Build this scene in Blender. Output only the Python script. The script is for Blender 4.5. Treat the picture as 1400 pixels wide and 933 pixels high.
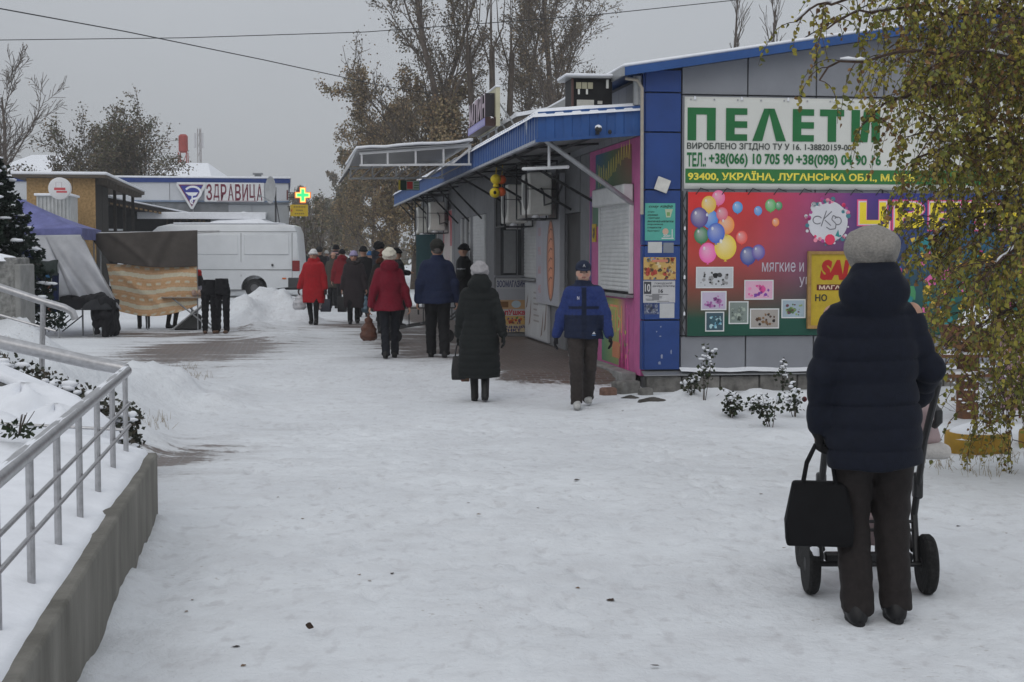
import bpy, bmesh, math, random
import numpy as np
from mathutils import Vector, Matrix, Euler

for _o in list(bpy.data.objects):
    bpy.data.objects.remove(_o, do_unlink=True)
SC = bpy.context.scene
COL = SC.collection
R = math.radians

# ------------------------------------------------------------------ camera
CAM_H = 1.55
FPX = 2042.0                      # focal length in photo pixels (1400 wide)
PITCH = math.atan(118.5 / FPX)
cam = bpy.data.cameras.new('camera')
cam_ob = bpy.data.objects.new('camera', cam)
COL.objects.link(cam_ob)
cam_ob.location = (0, 0, CAM_H)
cam_ob.rotation_euler = (math.pi / 2 - PITCH, 0, 0)
cam.sensor_width = 36.0
cam.lens = FPX / 1400 * 36
cam.clip_start = 0.05
cam.clip_end = 3000
SC.camera = cam_ob

# ------------------------------------------------------------------ world: overcast sky
SUN_EL, SUN_ROT = R(38), R(200)
world = bpy.data.worlds.new('World')
SC.world = world
world.use_nodes = True
wn, wl = world.node_tree.nodes, world.node_tree.links
wn.clear()
w_out = wn.new('ShaderNodeOutputWorld')
w_bg = wn.new('ShaderNodeBackground')
w_bg.inputs['Strength'].default_value = 0.1
w_sky = wn.new('ShaderNodeTexSky')
w_sky.sky_type = 'NISHITA'
w_sky.sun_disc = False
w_sky.sun_elevation = SUN_EL
w_sky.sun_rotation = SUN_ROT
w_sky.air_density = 1.0
w_sky.dust_density = 3.0
w_tc = wn.new('ShaderNodeTexCoord')
w_sep = wn.new('ShaderNodeSeparateXYZ')
wl.new(w_tc.outputs['Generated'], w_sep.inputs[0])
# cloud deck: an even overcast, brighter overhead than near the horizon
w_ramp = wn.new('ShaderNodeValToRGB')
w_ramp.color_ramp.elements[0].position = 0.0
w_ramp.color_ramp.elements[0].color = (0.375, 0.392, 0.418, 1)
w_ramp.color_ramp.elements[1].position = 1.0
w_ramp.color_ramp.elements[1].color = (0.76, 0.79, 0.835, 1)
wl.new(w_sep.outputs['Z'], w_ramp.inputs[0])
w_noise = wn.new('ShaderNodeTexNoise')
w_noise.inputs['Scale'].default_value = 1.7
w_noise.inputs['Detail'].default_value = 4
wl.new(w_tc.outputs['Generated'], w_noise.inputs['Vector'])
w_map = wn.new('ShaderNodeMapRange')
w_map.inputs['From Min'].default_value = 0.3
w_map.inputs['From Max'].default_value = 0.7
w_map.inputs['To Min'].default_value = 9.0
w_map.inputs['To Max'].default_value = 10.7
wl.new(w_noise.outputs['Fac'], w_map.inputs['Value'])
w_mul = wn.new('ShaderNodeVectorMath')
w_mul.operation = 'SCALE'
wl.new(w_ramp.outputs[0], w_mul.inputs[0])
wl.new(w_map.outputs[0], w_mul.inputs['Scale'])
w_mix = wn.new('ShaderNodeMix')
w_mix.data_type = 'RGBA'
w_mix.inputs[0].default_value = 0.94
wl.new(w_sky.outputs[0], w_mix.inputs[6])
wl.new(w_mul.outputs[0], w_mix.inputs[7])
wl.new(w_mix.outputs[2], w_bg.inputs['Color'])
wl.new(w_bg.outputs[0], w_out.inputs[0])

# ------------------------------------------------------------------ sun behind the clouds
sun = bpy.data.lights.new('sun', 'SUN')
sun.energy = 0.5
sun.angle = R(40)
sun.color = (1.0, 0.97, 0.93)
sun_ob = bpy.data.objects.new('sun', sun)
COL.objects.link(sun_ob)
_sd = Vector((math.sin(SUN_ROT) * math.cos(SUN_EL), math.cos(SUN_ROT) * math.cos(SUN_EL), math.sin(SUN_EL)))
sun_ob.rotation_euler = _sd.to_track_quat('Z', 'Y').to_euler()
sun_ob.location = (0, 0, 30)

SC.render.engine = 'CYCLES'
SC.view_settings.view_transform = 'Standard'
SC.view_settings.look = 'None'
SC.view_settings.exposure = 0.18
SC.view_settings.gamma = 1.0
SC.view_settings.use_curve_mapping = False
SC.cycles.max_bounces = 8
SC.cycles.transparent_max_bounces = 12

# ------------------------------------------------------------------ photo pixel -> place
_F = Vector((0, math.cos(PITCH), -math.sin(PITCH)))
_U = Vector((0, math.sin(PITCH), math.cos(PITCH)))
_C = Vector((0, 0, CAM_H))
def ray(px, py):
    return _F + Vector((1, 0, 0)) * ((px - 700) / FPX) + _U * ((466.5 - py) / FPX)
def atY(px, py, Y):
    d = ray(px, py)
    return _C + d * (Y / d.y)
def onZ(px, py, z=0.0):
    d = ray(px, py)
    return _C + d * ((z - CAM_H) / d.z)

TH = R(8.55)                       # the street runs 8.55 degrees to the left
VX = Vector((math.cos(TH), math.sin(TH), 0))      # across the street, to the right
WY = Vector((-math.sin(TH), math.cos(TH), 0))     # along the street, away
KC = Vector((1.669, 18.87, 0))     # near corner of the kiosk row
KM = Matrix.Translation(KC) @ Matrix.Rotation(TH, 4, 'Z')
def KL(lx, ly, z):                 # kiosk frame -> world
    return KM @ Vector((lx, ly, z))

# ------------------------------------------------------------------ materials
MATS = {}
def mat(name, c, rough=0.7, ns=12.0, na=0.12, bump=0.0, bs=40.0, metal=0.0, spec=0.3, coord='Object',
        stretch=(1, 1, 1), c2=None, trans=0.0, alpha=1.0, sheen=0.0, detail=4.0, emit=None, es=0.0, coat=0.0):
    if name in MATS:
        return MATS[name]
    m = bpy.data.materials.new(name)
    m.use_nodes = True
    nt = m.node_tree
    n, l = nt.nodes, nt.links
    b = n['Principled BSDF']
    b.inputs['Roughness'].default_value = rough
    b.inputs['Metallic'].default_value = metal
    b.inputs['Specular IOR Level'].default_value = spec
    if sheen:
        b.inputs['Sheen Weight'].default_value = sheen
    if coat:
        b.inputs['Coat Weight'].default_value = coat
        b.inputs['Coat Roughness'].default_value = 0.12
    tc = n.new('ShaderNodeTexCoord')
    mp = n.new('ShaderNodeMapping')
    mp.inputs['Scale'].default_value = stretch
    l.new(tc.outputs[coord], mp.inputs['Vector'])
    no = n.new('ShaderNodeTexNoise')
    no.inputs['Scale'].default_value = ns
    no.inputs['Detail'].default_value = detail
    no.inputs['Roughness'].default_value = 0.6
    l.new(mp.outputs[0], no.inputs['Vector'])
    rp = n.new('ShaderNodeValToRGB')
    rp.color_ramp.elements[0].position = 0.3
    rp.color_ramp.elements[1].position = 0.7
    lo = c2 if c2 else tuple(max(0, x * (1 - na)) for x in c)
    hi = c if c2 else tuple(min(1, x * (1 + na)) for x in c)
    rp.color_ramp.elements[0].color = (*lo, 1)
    rp.color_ramp.elements[1].color = (*hi, 1)
    l.new(no.outputs['Fac'], rp.inputs[0])
    l.new(rp.outputs[0], b.inputs['Base Color'])
    if bump:
        n2 = n.new('ShaderNodeTexNoise')
        n2.inputs['Scale'].default_value = bs
        n2.inputs['Detail'].default_value = 5
        l.new(mp.outputs[0], n2.inputs['Vector'])
        bp = n.new('ShaderNodeBump')
        bp.inputs['Strength'].default_value = bump
        bp.inputs['Distance'].default_value = 0.02
        l.new(n2.outputs['Fac'], bp.inputs['Height'])
        l.new(bp.outputs[0], b.inputs['Normal'])
    if trans:
        b.inputs['Transmission Weight'].default_value = trans
    if alpha < 1:
        b.inputs['Alpha'].default_value = alpha
    if emit:
        b.inputs['Emission Color'].default_value = (*emit, 1)
        b.inputs['Emission Strength'].default_value = es
    MATS[name] = m
    return m

def vmat(name, rough=0.6, na=0.12, ns=20.0, bump=0.0, bs=60.0, spec=0.3, sheen=0.0, alpha=1.0, metal=0.0):
    """material whose colour comes from the mesh's own colour attribute, with grain"""
    if name in MATS:
        return MATS[name]
    m = bpy.data.materials.new(name)
    m.use_nodes = True
    n, l = m.node_tree.nodes, m.node_tree.links
    b = n['Principled BSDF']
    b.inputs['Roughness'].default_value = rough
    b.inputs['Specular IOR Level'].default_value = spec
    b.inputs['Metallic'].default_value = metal
    if sheen:
        b.inputs['Sheen Weight'].default_value = sheen
    if alpha < 1:
        b.inputs['Alpha'].default_value = alpha
    at = n.new('ShaderNodeVertexColor')
    at.layer_name = 'Col'
    tc = n.new('ShaderNodeTexCoord')
    no = n.new('ShaderNodeTexNoise')
    no.inputs['Scale'].default_value = ns
    no.inputs['Detail'].default_value = 4
    l.new(tc.outputs['Object'], no.inputs['Vector'])
    mr = n.new('ShaderNodeMapRange')
    mr.inputs['From Min'].default_value = 0.3
    mr.inputs['From Max'].default_value = 0.7
    mr.inputs['To Min'].default_value = 1 - na
    mr.inputs['To Max'].default_value = 1 + na
    l.new(no.outputs['Fac'], mr.inputs['Value'])
    sc = n.new('ShaderNodeVectorMath')
    sc.operation = 'SCALE'
    l.new(at.outputs['Color'], sc.inputs[0])
    l.new(mr.outputs[0], sc.inputs['Scale'])
    l.new(sc.outputs[0], b.inputs['Base Color'])
    if bump:
        n2 = n.new('ShaderNodeTexNoise')
        n2.inputs['Scale'].default_value = bs
        n2.inputs['Detail'].default_value = 4
        l.new(tc.outputs['Object'], n2.inputs['Vector'])
        bp = n.new('ShaderNodeBump')
        bp.inputs['Strength'].default_value = bump
        bp.inputs['Distance'].default_value = 0.01
        l.new(n2.outputs['Fac'], bp.inputs['Height'])
        l.new(bp.outputs[0], b.inputs['Normal'])
    MATS[name] = m
    return m

def leafmat(name, c, c2, ns=3.0, rough=0.6):
    m = mat(name, c, rough=rough, ns=ns, c2=c2, detail=6)
    return m

SNOW = mat('snow', (0.80, 0.82, 0.86), rough=0.85, ns=6, na=0.05, bump=0.35, bs=14, spec=0.2)
STEEL = mat('brushed_steel', (0.42, 0.42, 0.43), rough=0.38, ns=30, na=0.15, metal=0.85, bump=0.05, bs=120)
CONC = mat('concrete', (0.20, 0.195, 0.175), rough=0.9, ns=5, na=0.35, bump=0.4, bs=30, stretch=(1, 1, 0.25))
BLUE = mat('blue_panel', (0.018, 0.055, 0.215), rough=0.42, ns=3, na=0.14, spec=0.4, bump=0.03, bs=4)
BLUEF = mat('blue_profiled_sheet', (0.022, 0.080, 0.255), rough=0.4, ns=4, na=0.15, spec=0.4)
GREYP = mat('grey_composite_panel', (0.235, 0.245, 0.27), rough=0.45, ns=2.5, na=0.08, spec=0.4, bump=0.03, bs=5)
GREYD = mat('grey_wall_panel', (0.16, 0.165, 0.175), rough=0.55, ns=4, na=0.16)
DARK = mat('dark_painted_steel', (0.018, 0.019, 0.021), rough=0.5, ns=14, na=0.3, spec=0.4)
WHITEM = mat('white_painted_metal', (0.62, 0.63, 0.64), rough=0.45, ns=6, na=0.08)
SHUT = mat('roller_shutter_white', (0.56, 0.57, 0.57), rough=0.5, ns=5, na=0.10)
BLACK = mat('black_rubber', (0.012, 0.012, 0.013), rough=0.65, ns=20, na=0.3)
GLASSD = mat('dark_window_glass', (0.03, 0.035, 0.04), rough=0.08, ns=3, na=0.3, spec=0.6)
WOODB = mat('brown_wood', (0.16, 0.075, 0.04), rough=0.75, ns=8, na=0.3, bump=0.3, bs=30, stretch=(1, 1, 0.2))
BARK = mat('bark', (0.075, 0.06, 0.048), rough=0.95, ns=9, na=0.4, bump=0.6, bs=25, stretch=(1, 1, 0.4))
PRINT = vmat('printed_vinyl', rough=0.45, na=0.09, ns=2.2, spec=0.35, bump=0.25, bs=1.8)
CLOTH = vmat('coat_fabric', rough=0.78, na=0.16, ns=35, bump=0.22, bs=160, spec=0.18, sheen=0.02)
SKIN = vmat('skin', rough=0.55, na=0.08, ns=30, spec=0.3)
KNIT = vmat('knitted_wool', rough=0.95, na=0.18, ns=90, bump=0.7, bs=110, spec=0.1, sheen=0.05)

# ------------------------------------------------------------------ object helpers
def tag(o, label=None, cat=None, group=None, kind=None):
    if label:
        o['label'] = label
    if cat:
        o['category'] = cat
    if group:
        o['group'] = group
    if kind:
        o['kind'] = kind
    return o
def empty(name, loc=(0, 0, 0), rz=0.0, scale=1.0, label=None, cat=None, group=None):
    o = bpy.data.objects.new(name, None)
    o.empty_display_size = 0.1
    COL.objects.link(o)
    o.location = loc
    o.rotation_euler = (0, 0, rz)
    o.scale = (scale,) * 3
    return tag(o, label, cat, group)
def finish(me, smooth=35):
    if smooth is None:
        return
    me.polygons.foreach_set('use_smooth', np.ones(len(me.polygons), bool))
    if smooth < 180:
        me.set_sharp_from_angle(angle=R(smooth))
def mesh_ob(name, verts, faces, m, parent=None, smooth=35, loc=None, rz=None, cols=None):
    me = bpy.data.meshes.new(name)
    if isinstance(verts, np.ndarray):
        verts = verts.tolist()
    if isinstance(faces, np.ndarray):
        faces = faces.tolist()
    me.from_pydata(verts, [], faces)
    me.update()
    finish(me, smooth)
    if cols is not None:
        a = me.color_attributes.new('Col', 'FLOAT_COLOR', 'POINT')
        c = np.ones((len(verts), 4), np.float32)
        c[:, :3] = cols
        a.data.foreach_set('color', c.ravel())
    if m:
        for q in (m if isinstance(m, (list, tuple)) else [m]):
            me.materials.append(q)
    o = bpy.data.objects.new(name, me)
    COL.objects.link(o)
    if parent:
        o.parent = parent
    if loc is not None:
        o.location = loc
    if rz is not None:
        o.rotation_euler = (0, 0, rz)
    return o

class MB:
    """collects simple solids into one mesh"""
    def __init__(s):
        s.v, s.f = [], []
    def add(s, v, f):
        o = len(s.v)
        s.v += [tuple(p) for p in v]
        s.f += [tuple(i + o for i in q) for q in f]
        return s
    def box(s, x0, x1, y0, y1, z0, z1):
        return s.add([(x0, y0, z0), (x1, y0, z0), (x1, y1, z0), (x0, y1, z0), (x0, y0, z1), (x1, y0, z1), (x1, y1, z1), (x0, y1, z1)],
                     [(3, 2, 1, 0), (4, 5, 6, 7), (0, 1, 5, 4), (1, 2, 6, 5), (2, 3, 7, 6), (3, 0, 4, 7)])
    def prism(s, poly, axis, a, b):
        """poly of 2D points in the other two axes, extruded along axis from a to b"""
        n = len(poly)
        def P(q, t):
            u, w = q
            return {'x': (t, u, w), 'y': (u, t, w), 'z': (u, w, t)}[axis]
        v = [P(q, a) for q in poly] + [P(q, b) for q in poly]
        f = [tuple(range(n))[::-1], tuple(range(n, 2 * n))]
        for i in range(n):
            j = (i + 1) % n
            f.append((i, j, n + j, n + i))
        return s.add(v, f)
    def tube(s, pts, r, n=8, cap=True):
        pts = [Vector(p) for p in pts]
        rr = r if isinstance(r, (list, tuple)) else [r] * len(pts)
        base = len(s.v)
        up = None
        for i, p in enumerate(pts):
            t = (pts[min(i + 1, len(pts) - 1)] - pts[max(i - 1, 0)])
            t = t.normalized() if t.length > 1e-9 else Vector((0, 0, 1))
            if up is None:
                up = Vector((0, 0, 1)) if abs(t.z) < 0.9 else Vector((1, 0, 0))
            a = t.cross(up)
            a = a.normalized() if a.length > 1e-6 else t.orthogonal().normalized()
            b = a.cross(t).normalized()
            up = b
            for k in range(n):
                q = 2 * math.pi * k / n
                s.v.append(tuple(p + a * (math.cos(q) * rr[i]) + b * (math.sin(q) * rr[i])))
        for i in range(len(pts) - 1):
            for k in range(n):
                k2 = (k + 1) % n
                s.f.append((base + i * n + k, base + i * n + k2, base + (i + 1) * n + k2, base + (i + 1) * n + k))
        if cap:
            s.f.append(tuple(base + k for k in range(n))[::-1])
            e = base + (len(pts) - 1) * n
            s.f.append(tuple(e + k for k in range(n)))
        return s
    def bar(s, a, b, w, h=None):
        """rectangular bar from a to b"""
        a, b = Vector(a), Vector(b)
        h = h or w
        t = (b - a).normalized()
        up = Vector((0, 0, 1)) if abs(t.z) < 0.95 else Vector((0, 1, 0))
        x = t.cross(up).normalized() * (w / 2)
        y = t.cross(x).normalized() * (h / 2)
        v = [a - x - y, a + x - y, a + x + y, a - x + y, b - x - y, b + x - y, b + x + y, b - x + y]
        return s.add(v, [(3, 2, 1, 0), (4, 5, 6, 7), (0, 1, 5, 4), (1, 2, 6, 5), (2, 3, 7, 6), (3, 0, 4, 7)])
    def lathe(s, prof, c=(0, 0, 0), axis='z', n=20):
        base = len(s.v)
        for (r, h) in prof:
            for k in range(n):
                q = 2 * math.pi * k / n
                u, w = r * math.cos(q), r * math.sin(q)
                p = {'z': (u, w, h), 'x': (h, u, w), 'y': (u, h, w)}[axis]
                s.v.append((p[0] + c[0], p[1] + c[1], p[2] + c[2]))
        for i in range(len(prof) - 1):
            for k in range(n):
                k2 = (k + 1) % n
                s.f.append((base + i * n + k, base + i * n + k2, base + (i + 1) * n + k2, base + (i + 1) * n + k))
        s.f.append(tuple(base + k for k in range(n))[::-1])
        e = base + (len(prof) - 1) * n
        s.f.append(tuple(e + k for k in range(n)))
        return s
    def ball(s, c, r, n=14, m=9):
        rx, ry, rz = r if isinstance(r, (tuple, list)) else (r, r, r)
        base = len(s.v)
        for i in range(m + 1):
            a = math.pi * i / m
            for k in range(n):
                q = 2 * math.pi * k / n
                s.v.append((c[0] + rx * math.sin(a) * math.cos(q), c[1] + ry * math.sin(a) * math.sin(q), c[2] + rz * math.cos(a)))
        for i in range(m):
            for k in range(n):
                k2 = (k + 1) % n
                s.f.append((base + i * n + k, base + (i + 1) * n + k, base + (i + 1) * n + k2, base + i * n + k2))
        return s
    def build(s, name, m, parent=None, bevel=0.0, smooth=35, loc=None, rz=None, seg=2):
        o = mesh_ob(name, s.v, s.f, m, parent, smooth, loc, rz)
        bm = bmesh.new()
        bm.from_mesh(o.data)
        bmesh.ops.recalc_face_normals(bm, faces=bm.faces)
        bm.to_mesh(o.data)
        bm.free()
        finish(o.data, smooth)
        if bevel:
            bv = o.modifiers.new('bevel', 'BEVEL')
            bv.width = bevel
            bv.segments = seg
            bv.limit_method = 'ANGLE'
        return o

def thing(name, label, cat, mb, m, loc, rz=0.0, bevel=0.0, group=None, smooth=35):
    return tag(mb.build(name, m, None, bevel, smooth, loc, rz), label, cat, group)

def lump(name, m, parent, cx, cy, rx, ry, h, z=0.0, seed=0, n=24, rough=0.25, loc=None, rz=None):
    """a soft mound of snow with an uneven outline"""
    rnd = np.random.RandomState(seed)
    ph = rnd.rand(6) * 6.28
    v, f = [], []
    rings = 8
    for i in range(rings + 1):
        t = i / rings
        for k in range(n):
            a = 2 * math.pi * k / n
            w = 1 + rough * (0.5 * math.sin(2 * a + ph[0]) + 0.35 * math.sin(3 * a + ph[1]) + 0.3 * math.sin(5 * a + ph[2]))
            zz = h * (math.cos(t * math.pi / 2) ** 0.8) * (1 + rough * 0.5 * math.sin(4 * a + ph[3] + 5 * t)) if t < 1 else -0.03
            v.append((cx + rx * t * w * math.cos(a), cy + ry * t * w * math.sin(a), z + zz))
    for i in range(rings):
        for k in range(n):
            k2 = (k + 1) % n
            f.append((i * n + k, (i + 1) * n + k, (i + 1) * n + k2, i * n + k2))
    return mesh_ob(name, v, f, m, parent, 180, loc, rz)

# ------------------------------------------------------------------ flat print: lettering and pictures on real panels
_TXT = {}
def text_mesh(s, bold=0.0, shear=0.0, space=1.0):
    key = (s, bold, shear, space)
    if key in _TXT:
        return _TXT[key]
    cu = bpy.data.curves.new('t', 'FONT')
    cu.body = s
    cu.offset = bold
    cu.shear = shear
    cu.space_character = space
    cu.resolution_u = 3
    ob = bpy.data.objects.new('t', cu)
    COL.objects.link(ob)
    me = ob.to_mesh()
    n = len(me.vertices)
    v = np.zeros(n * 3)
    me.vertices.foreach_get('co', v)
    v = v.reshape(-1, 3)[:, :2]
    f = [tuple(p.vertices) for p in me.polygons]
    ob.to_mesh_clear()
    bpy.data.objects.remove(ob)
    bpy.data.curves.remove(cu)
    if n == 0:
        v = np.zeros((1, 2))
    _TXT[key] = (v, f)
    return v, f

class Flat:
    """print in the plane of a panel: u right, w up, each layer 1.2 mm proud of the last"""
    def __init__(s):
        s.v, s.f, s.c = [], [], []
    def poly(s, pts, col, layer=1, cols=None):
        o = len(s.v)
        s.v += [(p[0], -0.0012 * layer, p[1]) for p in pts]
        s.c += list(cols) if cols else [col] * len(pts)
        s.f.append(tuple(range(o, o + len(pts))))
    def rect(s, x0, x1, z0, z1, col, layer=1):
        s.poly([(x0, z0), (x1, z0), (x1, z1), (x0, z1)], col, layer)
    def disc(s, x, z, r, col, layer=1, rz=None, n=20, hi=None):
        rz = rz or r
        o = len(s.v)
        s.v += [(x - r * 0.3, -0.0012 * layer, z + rz * 0.35)]
        s.c += [hi or col]
        for k in range(n):
            a = 2 * math.pi * k / n
            s.v.append((x + r * math.cos(a), -0.0012 * layer, z + rz * math.sin(a)))
            s.c.append(col)
        for k in range(n):
            s.f.append((o, o + 1 + k, o + 1 + (k + 1) % n))
    def text(s, t, x0, x1, z0, z1, col, layer=2, bold=0.012, shear=0.0, space=1.0):
        v, f = text_mesh(t, bold, shear, space)
        lo, hi = v.min(0), v.max(0)
        d = np.maximum(hi - lo, 1e-6)
        o = len(s.v)
        for p in (v - lo) / d:
            s.v.append((x0 + p[0] * (x1 - x0), -0.0012 * layer, z0 + p[1] * (z1 - z0)))
            s.c.append(col)
        s.f += [tuple(i + o for i in q) for q in f]
    def speck(s, x0, x1, z0, z1, n, cols, rnd, layer=2, smin=0.02, smax=0.06):
        for _ in range(n):
            x, z = rnd.uniform(x0, x1), rnd.uniform(z0, z1)
            r = rnd.uniform(smin, smax)
            r = min(r, x - x0 + 1e-3, x1 - x + 1e-3, z - z0 + 1e-3, z1 - z + 1e-3)
            a0 = rnd.uniform(0, 6)
            k = rnd.choice([4, 5, 6, 7])
            s.poly([(x + r * rnd.uniform(0.6, 1) * math.cos(a0 + 6.283 * i / k), z + r * rnd.uniform(0.6, 1) * math.sin(a0 + 6.283 * i / k)) for i in range(k)], rnd.choice(cols), layer)
    def strokes(s, pts, w, col, layer=2):
        for a, b in zip(pts[:-1], pts[1:]):
            dx, dz = b[0] - a[0], b[1] - a[1]
            L = math.hypot(dx, dz) or 1
            nx, nz = -dz / L * w / 2, dx / L * w / 2
            s.poly([(a[0] - nx, a[1] - nz), (b[0] - nx, b[1] - nz), (b[0] + nx, b[1] + nz), (a[0] + nx, a[1] + nz)], col, layer)
    def build(s, name, parent, loc=None, rz=None):
        return mesh_ob(name, s.v, s.f, PRINT, parent, None, loc, rz, cols=np.array(s.c, np.float32))

def lin(r, g, b):
    """photo colour 0-255 -> surface colour"""
    f = lambda c: ((c / 255 + 0.055) / 1.055) ** 2.4 if c > 10 else c / 255 / 12.92
    return (f(r), f(g), f(b))

# ================================================================== THE SETTING
def sm(a, b, x):
    t = np.clip((x - a) / (b - a), 0, 1)
    return t * t * (3 - 2 * t)
_rs = np.random.RandomState(5)
_WV = []
for _i in range(46):
    lam = 0.35 * (1.09 ** _i)
    a = _rs.rand() * 6.283
    _WV.append((math.cos(a) * 6.283 / lam, math.sin(a) * 6.283 / lam, _rs.rand() * 6.283, min(lam, 3.0)))
def wavy(x, y):
    s = 0
    for kx, ky, ph, A in _WV:
        s = s + A * np.sin(kx * x + ky * y + ph)
    return s / 18.0
def street(x, y):
    dx, dy = x - KC.x, y - KC.y
    return dx * VX.x + dy * VX.y, dx * WY.x + dy * WY.y
PILES = []      # x, y, rx, ry, h
for px, py, d, rx, ry, h in [(328, 430, 34, 0.6, 0.8, 0.40), (375, 430, 35.5, 0.55, 0.9, 0.42), (350, 438, 33, 0.5, 0.6, 0.34), (312, 440, 36, 0.6, 0.7, 0.36), (405, 430, 34.5, 0.5, 0.8, 0.22), (360, 455, 30.5, 0.6, 0.6, 0.18),
                             (350, 425, 38, 1.2, 1.2, 0.36), (395, 420, 39, 0.6, 1.2, 0.4), (385, 462, 27.5, 0.5, 1.0, 0.12),
                             (225, 500, 17.5, 0.7, 1.6, 0.22), (265, 510, 17.2, 0.6, 0.8, 0.12),
                             (190, 545, 13.0, 0.35, 0.5, 0.14), (1090, 520, 17.0, 1.4, 0.5, 0.1), (1010, 520, 17.2, 1.2, 0.5, 0.1),
                             (1330, 570, 13.5, 2.5, 1.2, 0.10), (960, 545, 16.4, 0.8, 0.5, 0.05), (440, 400, 60, 3, 4, 0.3)]:
    p = atY(px, py, d)
    PILES.append((p.x, p.y, rx, ry, h))
def zg(x, y, rough=True):
    x = np.asarray(x, float)
    y = np.asarray(y, float)
    lx, ly = street(x, y)
    apron = sm(-2.4, -1.3, lx) * sm(0.1, 1.2, ly)
    z = -0.2 * sm(8.5, 15, y) * (1 - sm(18.2, 22.5, y)) * (1 - apron)
    xs = -(x + 0.1487 * (y - 14) + 3.05)
    bank = 1.0 * sm(0, 2.0, xs) * sm(10.9, 12.4, y) * (1 - sm(15.5, 19.5, y))
    bank = bank + 0.55 * sm(2.0, 5, xs) * sm(17, 19, y) * (1 - sm(20, 23, y))
    z = z + bank
    w = wavy(x, y)
    z = z + bank * (0.16 * wavy(x * 2.3 + 9, y * 2.3) + 0.07 * wavy(x * 5 + 2, y * 5))
    for (a, b, rx, ry, h) in PILES:
        q = ((x - a) / rx) ** 2 + ((y - b) / ry) ** 2
        g = np.exp(-q)
        z = z + h * g * (1 + 0.5 * wavy(x * 2.7 + 3, y * 2.7 + 1) + 0.25 * wavy(x * 6, y * 6))
    if rough:
        near = 1 / (1 + (np.maximum(y, 0) / 40) ** 2)
        soft = 1 - 0.75 * apron
        z = z + (0.010 * w + 0.006 * wavy(x * 2.1 + 4, y * 2.1)) * soft * near
        # drift against the ramp wall
        dl = (x - WALL0.x) * VX.x + (y - WALL0.y) * VX.y
        al = (x - WALL0.x) * WY.x + (y - WALL0.y) * WY.y
        z = z + 0.05 * np.exp(-((dl - 0.0) / 0.10) ** 2) * (al < 0.3) * (1 + 0.8 * wavy(x * 4, y * 4))
        # faint wheel and foot tracks along the street
        z = z - 0.006 * np.exp(-((lx + 2.6 + 0.1 * np.sin(ly * 0.7)) / 0.12) ** 2) * soft
    return z
WALL0 = onZ(209, 732, 0.0)
def gp(px, py, z0=0.0):
    """photo pixel of a foot -> standing point on the real ground"""
    z = z0
    for _ in range(12):
        p = onZ(px, py, z)
        z = float(zg(p.x, p.y))
    return Vector((p.x, p.y, z))

def axis_x():
    c = np.concatenate([np.arange(-9.0, -3.0, 0.1), np.arange(-3.0, 4.0, 0.042), np.arange(4.0, 6.6, 0.1)])
    l = -9.0 - np.cumsum(0.15 * 1.13 ** np.arange(1, 50))
    r = 6.5 + np.cumsum(0.15 * 1.13 ** np.arange(1, 50))
    return np.concatenate([l[::-1], c, r])
def axis_y():
    c = np.concatenate([np.arange(3.5, 5.0, 0.09), np.arange(5.0, 15.0, 0.05), np.arange(15.0, 24.0, 0.09)])
    m = np.arange(24.0, 46.0, 0.22)
    f = 46 + np.cumsum(0.3 * 1.10 ** np.arange(1, 62))
    b = 3.5 - np.cumsum(0.2 * 1.25 ** np.arange(1, 20))
    return np.concatenate([b[::-1], c, m, f])
gx, gy = axis_x(), axis_y()
GX, GY = np.meshgrid(gx, gy)
GZ = zg(GX, GY)
nx, ny = len(gx), len(gy)
# footprints: two-way tracks of heel-and-toe dents with a small rim
_fr = random.Random(17)
def dent(x, y, a, s=1.0):
    i0, i1 = np.searchsorted(gx, [x - 0.3, x + 0.3])
    j0, j1 = np.searchsorted(gy, [y - 0.3, y + 0.3])
    if i1 - i0 < 6 or j1 - j0 < 6:
        return
    X, Y = GX[j0:j1, i0:i1] - x, GY[j0:j1, i0:i1] - y
    u, w = X * math.cos(a) + Y * math.sin(a), -X * math.sin(a) + Y * math.cos(a)
    q = np.sqrt((u / 0.052) ** 2 + (w / 0.135) ** 2)
    GZ[j0:j1, i0:i1] += s * (-0.013 * sm(1.25, 0.7, q) + 0.006 * np.exp(-((q - 1.35) / 0.28) ** 2)) * (1 + 0.3 * np.sin(40 * w))
for _k in range(46):
    a0 = TH + _fr.gauss(0, 0.06)
    x, y = _fr.uniform(-3.3, 3.4), 5.0 + _fr.uniform(-1, 2)
    s_ = _fr.uniform(0.6, 1.6)
    st_ = _fr.uniform(0.52, 0.7)
    for k in range(22):
        x += -math.sin(a0) * st_
        y += math.cos(a0) * st_
        a0 += _fr.gauss(0, 0.03)
        sd = 0.09 if k % 2 else -0.09
        if y < 15.5 and _fr.random() < 0.8:
            dent(x + sd * math.cos(a0), y + sd * math.sin(a0), a0 + _fr.gauss(0, 0.15), s_)
gv = np.stack([GX.ravel(), GY.ravel(), GZ.ravel()], 1)
ii = (np.arange(ny - 1)[:, None] * nx + np.arange(nx - 1)[None, :]).ravel()
gf = np.stack([ii, ii + 1, ii + nx + 1, ii + nx], 1)
ground = mesh_ob('ground', gv, gf, None, None, 180)
tag(ground, 'trodden grey-white snow over paving, spreading to the horizon', kind='structure')
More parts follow.
